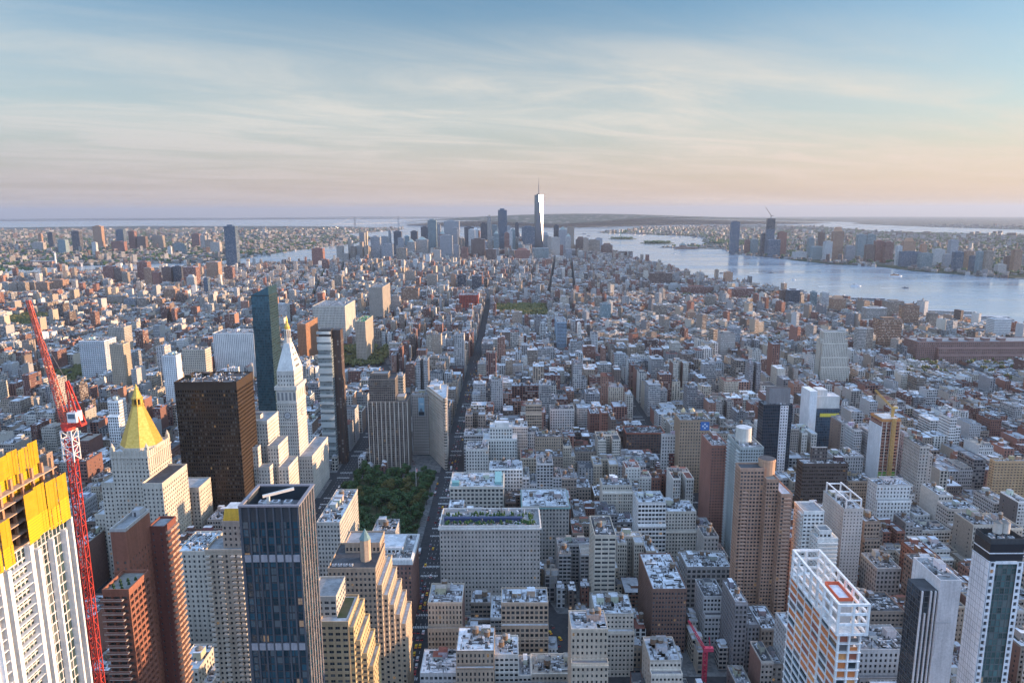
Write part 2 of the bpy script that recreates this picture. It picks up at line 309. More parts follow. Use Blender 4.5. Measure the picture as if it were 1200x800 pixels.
        me.polygons.foreach_set('use_smooth', np.zeros(len(k), bool)); me.update(calc_edges=True)
        a = me.attributes.new('Col', 'FLOAT_COLOR', 'CORNER'); a.data.foreach_set('color', np.concatenate(cs).astype(np.float32).ravel())
        a = me.attributes.new('rnd', 'FLOAT', 'FACE'); a.data.foreach_set('value', np.concatenate(rs).astype(np.float32))
        ul = me.uv_layers.new(name='UVMap'); ul.data.foreach_set('uv', np.concatenate(us).astype(np.float32).ravel())
        for m in mats: me.materials.append(M[m])
        o = bpy.data.objects.new(name, me); COL.objects.link(o)
        if parent is not None: o.parent = parent
        else: o.location = origin
        if label: o['label'] = label
        if kind: o['kind'] = kind
        return o

def tag(o, label, cat, group=None):
    o['label'] = label; o['category'] = cat
    if group: o['group'] = group
    return o
def thing(name, label, cat, loc, group=None):
    o = bpy.data.objects.new(name, None); COL.objects.link(o); o.location = loc; o.empty_display_size = 1
    return tag(o, label, cat, group)

FOOT = []      # footprints already built on (x0, x1, y0, y1)
VIS = []       # photo rectangles that must stay in view: (px0, px1, y_bottom, distance)
def free(x0, x1, y0, y1, pad=1.5):
    return not any(x0 < b + pad and x1 > a - pad and y0 < d + pad and y1 > c - pad for a, b, c, d in FOOT)

# ------------------------------------------------------------------ the setting: water, land, hills
def densify(poly, step):
    out = []
    for i in range(len(poly)):
        a, b = poly[i], poly[(i + 1) % len(poly)]; n = max(1, int(math.dist(a, b) / step))
        out += [(a[0] + (b[0] - a[0]) * k / n, a[1] + (b[1] - a[1]) * k / n) for k in range(n)]
    return out
def inside(poly, x, y):
    x, y = np.asarray(x, float), np.asarray(y, float); r = np.zeros(x.shape, bool); n = len(poly)
    for i in range(n):
        (x0, y0), (x1, y1) = poly[i], poly[i - 1]
        if y0 == y1: continue
        c = (y0 > y) != (y1 > y); r ^= c & (x < (x1 - x0) * (y - y0) / (y1 - y0) + x0)
    return r
def rough_shore(poly, amp, step):
    return [(x + random.uniform(-amp, amp), y + random.uniform(-amp, amp)) for x, y in densify(poly, step)]
def land(name, poly, mat, z=0., grid=600., hill=None, label=None):
    xs = np.array([p[0] for p in poly]); ys = np.array([p[1] for p in poly])
    gx, gy = np.meshgrid(np.arange(xs.min() + grid / 2, xs.max(), grid), np.arange(ys.min() + grid / 2, ys.max(), grid)); gx, gy = gx.ravel(), gy.ravel()
    k = inside(poly, gx, gy); pts = [Vector(p) for p in poly] + [Vector((a, b)) for a, b in zip(gx[k], gy[k])]
    n = len(poly); V, E_, F, *_ = mgeo.delaunay_2d_cdt(pts, [(i, (i + 1) % n) for i in range(n)], [list(range(n))], 1, 1e-3)
    v = np.array([(p.x, p.y) for p in V]); zz = z + zc(np.hypot(v[:, 0], v[:, 1]))
    if hill is not None: zz = zz + hill(v[:, 0], v[:, 1])
    co3 = np.column_stack([v, zz]); verts = [tuple(p) for p in co3]; faces = [tuple(f) for f in F]
    m = len(verts)                                             # sea wall round the rim
    bl = [tuple(p) for p in np.column_stack([np.array(poly), z - 6 + zc(np.hypot(xs, ys))])]
    tp = [tuple(p) for p in np.column_stack([np.array(poly), z + zc(np.hypot(xs, ys))])]
    verts += tp + bl; faces += [(m + i, m + (i + 1) % n, m + n + (i + 1) % n, m + n + i) for i in range(n)]
    me = bpy.data.meshes.new(name); me.from_pydata(verts, [], faces); me.materials.append(M[mat]); me.update()
    o = bpy.data.objects.new(name, me); COL.objects.link(o); o['kind'] = 'structure'; return o
def build_water():
    rr = [0, 1500] + list(np.geomspace(3000, 90000, 60)); na = 180; v, f = [(0, 0, -3)], []
    for r in rr[1:]:
        for a in range(na): v.append((r * math.cos(2 * math.pi * a / na), r * math.sin(2 * math.pi * a / na), -3 + float(zc(r))))
    for a in range(na): f.append((0, 1 + a, 1 + (a + 1) % na))
    for i in range(len(rr) - 2):
        for a in range(na):
            b = (a + 1) % na; f.append((1 + i * na + a, 1 + (i + 1) * na + a, 1 + (i + 1) * na + b, 1 + i * na + b))
    me = bpy.data.meshes.new('water'); me.from_pydata(v, [], f); me.materials.append(M['river_water']); me.update()
    o = bpy.data.objects.new('water', me); COL.objects.link(o); o['kind'] = 'structure'
build_water()
MANH = [(1750, -700), (1680, 500), (1540, 1300), (1405, 1893), (1295, 2100), (1240, 2288), (1175, 2512), (1080, 2750), (989, 2979), (905, 3350), (860, 3700), (835, 4100), (800, 4530), (700, 5300), (520, 5700),
        (100, 5900), (-226, 5920), (-480, 5560), (-760, 5080), (-1121, 4560), (-1600, 4190), (-2200, 3760), (-2634, 3367), (-2560, 2900), (-2300, 2200), (-2140, 1554), (-1560, 800), (-1420, -700)]
MANH_S = rough_shore(MANH, 14, 110)
land('island_ground', MANH_S, 'asphalt', 0, 500)
BKLYN = [(-3000, 900), (-3068, 2568), (-3250, 3400), (-3398, 3700), (-2900, 4150), (-2300, 4420), (-1984, 4500), (-1800, 5200), (-1739, 5800), (-1650, 6800), (-1560, 7700), (-1451, 8474), (-1700, 9000), (-2250, 9300), (-2300, 10511),
         (-1960, 12200), (-1916, 13265), (-2500, 14600), (-3704, 15707), (-5200, 16400), (-8938, 17435), (-19437, 12037), (-34000, 8000), (-34000, 900)]
BKLYN_S = rough_shore(BKLYN, 70, 380)
land('far_east_ground', BKLYN_S, 'suburban_land', 0, 900)
NJ = [geo(40.80, -73.99), geo(40.755, -74.02), geo(40.74, -74.024), (2420, 3200), (2300, 3420), (2180, 3760), (2070, 4044), (1960, 4250), (1850, 4600), (1767, 4971), (1650, 5190), (1720, 5600), (1790, 5950), (1330, 6230), (1330, 6330), (1900, 6500), (1960, 7000),
      (2199, 7913), (2300, 9000), (1500, 10300), (1300, 10700), (1887, 11524), (2500, 13500), (4300, 15600), (6025, 16000), (5900, 13500), (5500, 11000), (5430, 10273), (6500, 9000), (8381, 7450), (8600, 8827), (8095, 14225), (8200, 17200), (9600, 19500), (9000, 23000), (7800, 30000), (7600, 34000), (9000, 40000), (30000, 56000), (60000, 36000), (60000, 2000), geo(40.83, -74.0)]
NJ_S = rough_shore(NJ, 60, 420)
land('far_west_ground', NJ_S, 'suburban_land', 0, 1500)
STAT = [(1009, 13700), (-300, 14700), (-1500, 16000), (-2401, 16848), (-2600, 18500), (-2200, 22000), (-1435, 24865), (2500, 30000), (6600, 34856), (7100, 31000), (8300, 23000), (8900, 19700), (7400, 17600), (6000, 16900), (3900, 16400), (2000, 14600)]
def hills(x, y):
    h = 0
    for cx, cyy, s, a in ((1200, 17500, 2600, 112), (3200, 20500, 3500, 120), (-500, 16500, 1500, 60), (5200, 24000, 4500, 60), (2600, 16500, 1600, 50)):
        h = h + a * np.exp(-((x - cx) ** 2 + (y - cyy) ** 2) / (2 * s * s))
    return h
STAT_S = rough_shore(STAT, 60, 500)
o = land('hills', STAT_S, 'wooded_hill', 0, 450, hills)
HIGH = [(-34000, 36000), (-12000, 37500), (-3000, 38500), (6000, 41500), (6800, 46000), (-2000, 50000), (-34000, 50000)]
o = land('far_hills', HIGH, 'wooded_hill', 0, 1800, lambda x, y: 70 + 22 * np.sin(x / 2300.) + 14 * np.sin(x / 900.))
LIB = [(1295 + 75 * math.cos(t) - 20, 8090 + 170 * math.sin(t)) for t in np.linspace(0, 2 * math.pi, 22)[:-1]]
LIB = [(1290 + 165 * math.cos(t), 8110 + 85 * math.sin(t)) for t in np.linspace(0, 2 * math.pi, 22)[:-1]]
ELL = [(1470 + 170 * math.cos(t), 7040 + 125 * math.sin(t)) for t in np.linspace(0, 2 * math.pi, 22)[:-1]]
GOV = [(-820 + 330 * math.cos(t), 7150 + 520 * math.sin(t)) for t in np.linspace(0, 2 * math.pi, 22)[:-1]]
for nme, pl in (('island_lawn', LIB), ('island_lawn', ELL), ('island_lawn', GOV)): land(nme, rough_shore(pl, 4, 60), 'lawn', .5, 70)

# streets: blocks of pavement above the asphalt, markings above the roadway
ST = lambda s: 38 + 79.2 * (33 - s)                           # centre line of a cross street
AV = [(-1930, 30), (-1705, 30), (-1480, 30), (-1260, 30), (-1010, 30), (-800, 30), (-600, 30), (-470, 23), (-338, 40), (-205, 24), (-73, 30), (203, 30), (447, 30), (691, 30), (935, 30), (1179, 30), (1423, 30), (1680, 40)]
def broadway(y): return 203 - .316 * (y + 40)                 # the diagonal avenue
PARK = (-190, -92, 600, 818)                                  # the square's trees: x0, x1, y0, y1
def build_streets():
    pv = MB(); mk = MB()
    for s in range(34, 13, -1):
        y0, y1 = ST(s) + 9, ST(s - 1) - 9
        if s == 24: y1 = ST(23) - 15
        for (xa, wa), (xb, wb) in zip(AV[:-1], AV[1:]):
            x0, x1 = xa + wa / 2, xb - wb / 2
            if xa == -205 and 24 <= s <= 26: continue
            b0, b1 = broadway(y0), broadway(y1)
            if x0 < b1 and b0 < x1:                            # cut by the diagonal avenue
                w = 13
                for side in (-1, 1):
                    pts = [(x0, y0), (min(x1, max(x0, b0 - w)), y0), (min(x1, max(x0, b1 - w)), y1), (x0, y1)] if side < 0 else [(max(x0, min(x1, b0 + w)), y0), (x1, y0), (x1, y1), (max(x0, min(x1, b1 + w)), y1)]
                    if max(p[0] for p in pts) - min(p[0] for p in pts) > 3: pv.prism(pts, 0, .15, mat='paving')
            else: pv.box(x0, x1, y0, y1, 0, .15, (.2, .2, .2), mat='paving')
    pv.build('pavement', kind='structure')
    pk = MB(); pk.box(PARK[0] - 3, PARK[1] + 4, PARK[2] - 6, PARK[3] + 6, 0, .15, (.2, .2, .2), mat='paving'); pk.box(PARK[0] + 3, PARK[1] - 3, PARK[2], PARK[3], .15, .3, (.1, .1, .1), mat='lawn'); pk.build('park_ground', kind='structure')
    for x, y0, y1 in ((-73, 300, 1800), (-205, 300, 1000), (203, 400, 1500)):
        for off in (-5.2, -1.7, 1.8, 5.3):
            ys = np.arange(y0, y1, 9.0); mk.boxes(x + off - .1, x + off + .1, ys, ys + 3, .001, .008, (.7, .7, .7), mat='white_marking')
    for s in range(30, 16, -1):
        for x in (-73, -205, 203):
            for dy in (-8.5, 8.5):
                xs = np.arange(x - 7.5, x + 7.5, 1.3); mk.boxes(xs, xs + .6, ST(s) + dy - 1.6, ST(s) + dy + 1.6, .001, .009, (.7, .7, .7), mat='white_marking')
    # painted plaza where the avenues cross
    mk.prism([(-125, 838), (-92, 838), (-104, 880), (-128, 905)], .001, .006, mat='paving'); mk.prism([(-98, 700), (-88, 700), (-92, 815), (-98, 815)], .001, .006, mat='paving')
    mk.build('road_markings', kind='structure')
build_streets()

# ------------------------------------------------------------------ facades and buildings
def grid_facade(mb, o, u, W, H, bay=3., fl=3.5, wf=.5, hf=.55, col=(.5, .5, .5), rev=.35, mat='masonry', sill=None, skip_top=0., skip_bottom=0., panes=None):
    """A wall with real window openings; the panes found are appended to the list PANES as (quads, n)."""
    o = np.asarray(o, float); u = np.asarray(u, float); n = np.array([u[1], -u[0], 0.]); z = np.array([0, 0, 1.])
    Hh = H - skip_top - skip_bottom
    nb, nf = max(1, round(W / bay)), max(1, round(Hh / fl)); b, f = W / nb, Hh / nf
    a0, a1 = b * (1 - wf) / 2, b * (1 + wf) / 2; s0 = f * ((1 - hf) * .55 if sill is None else sill); s1 = s0 + f * hf
    def quad(x0, x1, z0, z1, d0=0, d1=0):
        x0, x1, z0, z1 = [np.atleast_1d(v).astype(float) for v in (x0, x1, z0, z1)]; m = max(len(x0), len(z0)); x0, x1, z0, z1 = [np.broadcast_to(v, (m,))[:, None] for v in (x0, x1, z0, z1)]
        return np.stack([o + u * x0 + z * z0 - n * d0, o + u * x1 + z * z0 - n * d0, o + u * x1 + z * z1 - n * d1, o + u * x0 + z * z1 - n * d1], 1)
    zf = skip_bottom + f * np.arange(nf)
    # spandrels
    lo = np.concatenate([[0], zf + s1]); hi = np.concatenate([zf + s0, [H]]); mb.polys(quad(0, W, lo, hi), mat, col)
    X, Z = np.meshgrid(b * np.arange(nb), zf); X, Z = X.ravel(), Z.ravel()
    if wf < .995:
        Xp, Zp = np.meshgrid(np.arange(nb + 1), zf); i = Xp.ravel(); Zp = Zp.ravel()
        mb.polys(quad(np.where(i == 0, 0, b * (i - 1) + a1), np.where(i == nb, W, b * i + a0), Zp + s0, Zp + s1), mat, col)
        def rv(xa, flip):                                      # jambs
            p = np.stack([o + u * xa[:, None] + z * (Z + s0)[:, None], o + u * xa[:, None] + z * (Z + s1)[:, None], o + u * xa[:, None] + z * (Z + s1)[:, None] - n * rev, o + u * xa[:, None] + z * (Z + s0)[:, None] - n * rev], 1)
            return p if flip else p[:, ::-1]
        mb.polys(rv(X + a0, True), mat, col); mb.polys(rv(X + a1, False), mat, col)
    for zz in (s0, s1):                                        # sill and head
        p = np.stack([o + u * (X + a0)[:, None] + z * (Z + zz)[:, None], o + u * (X + a1)[:, None] + z * (Z + zz)[:, None], o + u * (X + a1)[:, None] + z * (Z + zz)[:, None] - n * rev, o + u * (X + a0)[:, None] + z * (Z + zz)[:, None] - n * rev], 1)
        mb.polys(p if zz == s0 else p[:, ::-1], mat, col)
    pn = quad(X + a0, X + a1, Z + s0, Z + s1, rev, rev)
    if panes is not None: panes.append((pn, n))
    else: mb.polys(pn, 'window_glass', (.02, .025, .03), 0, RNG.random(len(pn)))

WIN_MESH = {}
def window_mesh(w, h, n, gcol, fcol):
    key = (round(w, 1), round(h, 1), tuple(np.round(n, 2)), gcol, fcol)
    if key in WIN_MESH: return WIN_MESH[key]
    u = np.array([-n[1], n[0], 0.]); z = np.array([0, 0, 1.]); mb = MB()
    q = lambda a, b, c, d, e: np.array([[u * a + z * c + n * e, u * b + z * c + n * e, u * b + z * d + n * e, u * a + z * d + n * e]])
    mb.polys(q(0, w, 0, h, 0), 'window_glass', gcol)
    for a, b, c, d in ((0, w, h * .5 - .05, h * .5 + .05), (0, w, 0, .10), (0, .08, 0, h), (w - .08, w, 0, h)) + (((w / 2 - .05, w / 2 + .05, 0, h),) if w > 1.7 else ()): mb.polys(q(a, b, c, d, .05), 'paint', fcol)
    o = mb.build('window'); me = o.data; bpy.data.objects.remove(o); WIN_MESH[key] = me; return me

class Bld:
    """One building: an Empty with wall sections, roofs, windows and roof-top pieces as its parts."""
    def __init__(s, name, label, cat, loc, group=None, nwin=100, gcol=(.02, .026, .034), fcol=(.2, .2, .2)):
        s.t = thing(name, label, cat, loc, group); s.loc = np.array(loc, float); s.panes = []; s.nwin = nwin; s.gcol, s.fcol = gcol, fcol
    def part(s, mb, name, label=None, kind=None, parent=None):
        o = mb.build(name, None, s.loc if parent is None else s.loc); o.location = (0, 0, 0); o.parent = parent or s.t
        if label: o['label'] = label
        if kind: o['kind'] = kind
        return o
    def box(s, x0, x1, y0, y1, z0, z1, col, faces='flr', roof=(.3, .3, .31), par=1.1, pt=.45, parcol=None, name='wall', glass=False, base=0., topband=1.2, mat='masonry', **k):
        mb = MB(); pan = None if s.nwin == 0 else s.panes
        F = {'f': ((x0, y0, z0), (1, 0, 0), x1 - x0), 'r': ((x1, y0, z0), (0, 1, 0), y1 - y0), 'l': ((x0, y1, z0), (0, -1, 0), y1 - y0), 'b': ((x1, y1, z0), (-1, 0, 0), x1 - x0)}
        for c, (o, u, W) in F.items():
            if c in faces: grid_facade(mb, o, u, W, z1 - z0, col=col, mat=mat, skip_top=topband, skip_bottom=base, panes=pan, **k)
            else:
                o_, u_ = np.array(o, float), np.array(u, float); zz = np.array([0, 0, z1 - z0]); mb.polys([[o_, o_ + u_ * W, o_ + u_ * W + zz, o_ + zz]], 'windowed_wall', col, 1 if c == 'b' else 0, .3, np.array([[(0, 0), (W, 0), (W, z1 - z0), (0, z1 - z0)]], float))
        s.part(mb, name)
        rb = MB(); pc = parcol or col
        rb.polys([[(x0, y0, z1), (x1, y0, z1), (x1, y1, z1), (x0, y1, z1)]], 'roofing', roof)
        if par > 0: ring(rb, x0 - .12, x1 + .12, y0 - .12, y1 + .12, z1 - .3, z1 + par, pt, pc)
        s.part(rb, 'roof'); FOOT.append((x0, x1, y0, y1)); return s
    def finish(s):
        if not s.panes: return
        Q = np.concatenate([p for p, _ in s.panes]); Nn = np.concatenate([np.repeat(n[None], len(p), 0) for p, n in s.panes])
        c = Q.mean(1); to = np.array([0, 0, CAM_H]) - c; d = np.linalg.norm(to, axis=1); ar = np.linalg.norm(np.cross(Q[:, 1] - Q[:, 0], Q[:, 3] - Q[:, 0]), axis=1)
        px, py = project(c[:, 0], c[:, 1], c[:, 2]); sh = ar * (to * Nn).sum(1) / d ** 3 * ((px > 0) & (px < 1200) & (py < 800) & (py > 0))
        order = np.argsort(-sh); big = order[:s.nwin]; big = big[sh[big] > 0]; rest = np.setdiff1d(np.arange(len(Q)), big)
        for i in big:
            w = np.linalg.norm(Q[i, 1] - Q[i, 0]); h = np.linalg.norm(Q[i, 3] - Q[i, 0]); me = window_mesh(w, h, Nn[i], s.gcol, s.fcol)
            o = bpy.data.objects.new('window', me); COL.objects.link(o); o.parent = s.t; o.location = Q[i, 0] - s.loc
        if len(rest):
            mb = MB(); mb.polys(Q[rest], 'window_glass', s.gcol, 0, RNG.random(len(rest))); s.part(mb, 'window', kind='stuff')
def ring(mb, x0, x1, y0, y1, z0, z1, t, col, mat='masonry'):
    mb.box(x0, x1, y0, y0 + t, z0, z1, col, mat, bottom=True); mb.box(x0, x1, y1 - t, y1, z0, z1, col, mat, bottom=True)
    mb.box(x0, x0 + t, y0 + t, y1 - t, z0, z1, col, mat, bottom=True); mb.box(x1 - t, x1, y0 + t, y1 - t, z0, z1, col, mat, bottom=True)
def water_tank(b, x, y, z, r=2.0, h=3.4, col=(.17, .12, .085)):
    mb = MB()
    for sx in (-1, 1):
        for sy in (-1, 1): mb.bar((x + sx * r * .6, y + sy * r * .6, z), (x + sx * r * .6, y + sy * r * .6, z + 2.4), .3, col=(.08, .08, .085))
    mb.box(x - r * .75, x + r * .75, y - r * .75, y + r * .75, z + 2.2, z + 2.5, (.08, .08, .085), 'paint', bottom=True)
    mb.cyl(x, y, r, z + 2.5, z + 2.5 + h, 12, col=col, mat='masonry', cap=False, r1=.95); mb.cyl(x, y, r * 1.08, z + 2.45 + h, z + 3.6 + h, 12, col=(.20, .18, .16), r1=0)
    b.part(mb, 'water_tank')
def repeat_part(b, name, boxes, col, mat='paint'):
    """Many alike pieces (balconies): each its own part sharing one mesh; past a hundred the rest is one part."""
    cache = {}
    for (x0, x1, y0, y1, z0, z1) in boxes[:100]:
        key = tuple(round(v, 2) for v in (x1 - x0, y1 - y0, z1 - z0))
        if key not in cache: mb = MB(); mb.box(0, x1 - x0, 0, y1 - y0, 0, z1 - z0, col, mat, bottom=True); o = mb.build(name); cache[key] = o.data; bpy.data.objects.remove(o)
        o = bpy.data.objects.new(name, cache[key]); COL.objects.link(o); o.parent = b.t; o.location = (x0 - b.loc[0], y0 - b.loc[1], z0 - b.loc[2])
    if len(boxes) > 100:
        mb = MB(); q = np.array(boxes[100:]).T; mb.boxes(*q, col, mat, bottom=True); b.part(mb, name, kind='stuff')
def bulkhead(b, x0, x1, y0, y1, z, h, col, roof=(.3, .3, .31), name='bulkhead'):
    mb = MB(); mb.box(x0, x1, y0, y1, z, z + h, col, top='roofing', topcol=roof)
    if x1 - x0 > 3: mb.box(x0 + .8, x0 + 1.7, y0 - .06, y0 + .1, z, z + 2.1, (.08, .08, .09), 'paint')
    b.part(mb, name)
def ac_unit(b, x, y, z, w=2.4, d=1.8, h=1.6, col=(.42, .43, .44)):
    mb = MB(); mb.box(x, x + w, y, y + d, z + .3, z + h, col, 'paint', bottom=True); mb.cyl(x + w / 2, y + d / 2, min(w, d) * .36, z + h, z + h + .25, 8, col=(.12, .12, .13), mat='paint')
    for dx in (.2, w - .3): mb.box(x + dx, x + dx + .12, y + .2, y + d - .2, z, z + .3, (.1, .1, .1), 'paint')
    b.part(mb, 'air_conditioner')
def roof_kit(b, x0, x1, y0, y1, z, col, tanks=1, acs=3, bulk=1, roofc=(.35, .35, .36)):
    w, d = x1 - x0, y1 - y0; rnd = random.Random(int(x0 * 13 + y0 * 7))
    for i in range(bulk):
        bw, bd = min(w * .4, rnd.uniform(4, 8)), min(d * .4, rnd.uniform(4, 7)); bx = rnd.uniform(x0 + 1.2, x1 - bw - 1.2); by = rnd.uniform(y0 + d * .35, y1 - bd - 1)
        bulkhead(b, bx, bx + bw, by, by + bd, z + .02, rnd.uniform(3, 5.5), tuple(c * rnd.uniform(.8, 1.05) for c in col), roofc)
    for i in range(tanks): water_tank(b, rnd.uniform(x0 + 3, x1 - 3), rnd.uniform(y0 + d * .3, y1 - 3), z, rnd.uniform(1.7, 2.3), rnd.uniform(3, 4))
    roof_clutter(b, x0, x1, y0, y1, z, int(min(110, max(8, w * d / 8))))
    for i in range(acs): ac_unit(b, rnd.uniform(x0 + 1, max(x0 + 1.1, x1 - 4)), rnd.uniform(y0 + 1, max(y0 + 1.1, y1 - 4)), z)
def roof_clutter(b, x0, x1, y0, y1, z, n):
    mb = MB(); rr = random.Random(int(x0 * 31 + y1 * 17)); w, d = x1 - x0, y1 - y0
    for i in range(n):
        k = rr.random(); x, y = rr.uniform(x0 + .5, x1 - 2), rr.uniform(y0 + .5, y1 - 2); g = rr.choice((.05, .10, .22, .40, .55)); c = (g, g, g * 1.03)
        if k < .45: s, t = rr.uniform(.6, 2), rr.uniform(.6, 2); mb.box(x, min(x + s, x1 - .4), y, min(y + t, y1 - .4), z + .02, z + rr.uniform(.6, 2.1), c, 'paint')
        elif k < .65: mb.box(x, min(x + rr.uniform(3, 9), x1 - .4), y, y + .45, z + .25, z + .8, c, 'paint', bottom=True)
        elif k < .8: mb.box(x, x + .45, y, min(y + rr.uniform(3, 9), y1 - .4), z + .25, z + .8, c, 'paint', bottom=True)
        elif k < .9: mb.box(x, min(x + rr.uniform(3, 8), x1 - .4), y, min(y + rr.uniform(3, 7), y1 - .4), z + .012, z + .05, rr.choice(((.06, .06, .06), (.5, .52, .54), (.2, .19, .18))), 'roofing')
        else: mb.cyl(x, y, .3, z, z + rr.uniform(1.5, 3.5), 6, col=c, mat='paint')
    b.part(mb, 'roof_pipework', kind='stuff')
def span(px0, px1, py, Y, px2=None, depth=None):
    """Photo pixels of a roof's front edge (and the far end of the side seen) at distance Y -> x0, x1, y0, y1, z."""
    a, z = P(px0, py, Y); b, _ = P(px1, py, Y); z = (z + P(px1, py, Y)[1]) / 2
    if px2 is not None:
        X = b if px2 > px1 else a
        lo, hi = Y, Y + 250                                    # where the receding roof edge meets that photo column
        for _ in range(40):
            m = (lo + hi) / 2; q = project(X, m, z)[0][0]
            if (q < px2) == (px2 > px1): lo = m
            else: hi = m
        depth = lo - Y
    return a, b, Y, Y + (depth or 25), z
def see(px0, px1, pyb, Y): VIS.append((px0, px1, pyb, Y))

# ------------------------------------------------------------------ the landmark and near buildings
ANCH = []      # (short name, photo x, photo y, distance): what the labels of the ordinary blocks refer to
LIME, WHITE, GREY, TAN, BRICK, BROWN, CONC = (.47, .42, .35), (.58, .56, .52), (.34, .33, .32), (.40, .31, .22), (.24, .105, .075), (.15, .09, .065), (.42, .41, .40)
SILVER, DARKROOF, MIDROOF = (.46, .48, .50), (.07, .07, .075), (.24, .245, .25)
def anchor(short, px, py, Y): ANCH.append((short, px, py, Y))
def simple(name, label, cat, short, px0, px1, py, Y, col, visb, px2=None, depth=None, roof=MIDROOF, tanks=1, acs=4, bulk=1, nwin=100, gcol=(.02, .026, .034), fcol=(.2, .2, .2), cornice=None, group=None, extra=None, zb=0., **k):
    x0, x1, y0, y1, z = span(px0, px1, py, Y, px2, depth)
    b = Bld(name, label, cat, ((x0 + x1) / 2, (y0 + y1) / 2, 0), group, nwin, gcol, fcol)
    b.box(x0, x1, y0, y1, zb, z, col, faces=k.pop('faces', 'fr' if x1 < 0 else 'fl'), roof=roof, **k)
    roof_kit(b, x0 + .8, x1 - .8, y0 + .8, y1 - .8, z, col, tanks, acs, bulk, roof)
    if cornice:
        mb = MB(); zz = z - cornice[0]; e = cornice[1]; ring(mb, x0 - e, x1 + e, y0 - e, y1 + e, zz, zz + cornice[2], e + .4, cornice[3] if len(cornice) > 3 else col); b.part(mb, 'cornice')
    if extra: extra(b, x0, x1, y0, y1, z)
    b.finish(); see(px0 if px2 is None else min(px0, px2), px1 if px2 is None else max(px1, px2), visb, Y)
    anchor(short, (px0 + px1) / 2, py, Y); return b, (x0, x1, y0, y1, z)

def pier_tower():
    """White piered tower still under construction, yellow netting round its top floors."""
    X1, Y0, Y1, X0, Z = -148.2, 186., 223.5, -190., 221.
    b = Bld('unfinished_tower', 'unfinished white piered tower wrapped in yellow safety netting beside the red tower crane', 'tower', (-168, 206, 0), nwin=100, gcol=(.03, .05, .05), fcol=(.5, .5, .5))
    xb = X1 - 1.6
    b.box(X0, xb, Y0, Y1, 0, Z, (.60, .58, .55), faces='fr', par=0, bay=1.9, fl=3.5, wf=.86, hf=.88, rev=.2, topband=.2)
    mb = MB(); ys = np.linspace(Y0, Y1, 12)
    for i, y in enumerate(ys):                                 # bright piers, wider ones at the recessed balcony bays
        w = 1.5 if i in (1, 2, 5, 6) else .75
        if i in (3, 4, 7, 9): continue
        mb.box(xb - .05, X1 + .3, y - w / 2, y + w / 2, 0, Z - (0 if i % 2 else 3), (.80, .77, .72))
    for x in np.linspace(X0, xb, 9): mb.box(x - .5, x + .5, Y0 - 1.2, Y0 + .05, 0, Z, (.80, .77, .72))
    b.part(mb, 'pier')
    mb = MB(); zs = np.arange(6, Z - 3, 3.5)
    for a, c in ((ys[2], ys[5]), (ys[0], ys[1])): mb.boxes(xb, X1 - .1, a + .5, c - .5, zs - .14, zs + .14, (.72, .71, .69), bottom=True)
    b.part(mb, 'balcony_slab')
    mb = MB()                                                  # open orange-brown floors above the finished skin
    for k in range(6):
        z = Z + .02 + 3.6 * k; mb.box(X0 + 1, xb - .2, Y0 + 1, Y1 - 1, z, z + .35, (.42, .30, .22), bottom=True)
        for y in np.linspace(Y0 + 2, Y1 - 2, 8): mb.box(xb - 1.8, xb - 1.0, y - .4, y + .4, z + .35, z + 3.6, (.40, .22, .13))
        for x in np.linspace(X0 + 2, xb - 4, 6): mb.box(x - .4, x + .4, Y0 + 1.4, Y0 + 2.2, z + .35, z + 3.6, (.40, .22, .13))
        mb.box(X0 + 8, xb - 8, Y0 + 10, Y1 - 10, z + .35, z + 3.6, (.33, .2, .14))
    b.part(mb, 'open_floor')
    yel = (.54, .32, .010); mb = MB()                          # netting panels, each leaning its own way
    def net(y0, y1, z0, z1, x, n):
        e = np.linspace(y0, y1, n + 1)
        nonlocal mb
        mb = MB()
        for i in range(n):
            q = random.uniform(-.35, .35); t = random.uniform(-.6, .6)
            zm = z0 + (z1 - z0) * random.uniform(.40, .5)
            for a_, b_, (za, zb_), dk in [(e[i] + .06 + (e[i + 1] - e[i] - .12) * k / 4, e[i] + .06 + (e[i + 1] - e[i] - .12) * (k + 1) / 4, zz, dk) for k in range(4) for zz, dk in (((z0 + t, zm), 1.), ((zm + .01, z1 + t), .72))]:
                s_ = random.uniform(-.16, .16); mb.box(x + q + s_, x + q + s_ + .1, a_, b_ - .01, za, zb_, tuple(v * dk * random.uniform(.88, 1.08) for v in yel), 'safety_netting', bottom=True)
        b.part(mb, 'safety_net')
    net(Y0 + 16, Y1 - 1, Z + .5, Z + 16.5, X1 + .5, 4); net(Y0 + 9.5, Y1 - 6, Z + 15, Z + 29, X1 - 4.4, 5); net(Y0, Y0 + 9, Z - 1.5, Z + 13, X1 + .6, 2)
    mb = MB()
    for x in np.linspace(X0, X1 - 4, 9): mb.box(x, x + 4.3, Y0 - .3, Y0 - .2, Z + 1, Z + 16, yel, 'safety_netting', bottom=True)
    b.part(mb, 'safety_net')
    b.finish(); see(0, 108, 800, 186); anchor('unfinished tower in yellow netting', 50, 600, 206); FOOT.append((X0, X1 + 1, Y0, Y1))
pier_tower()

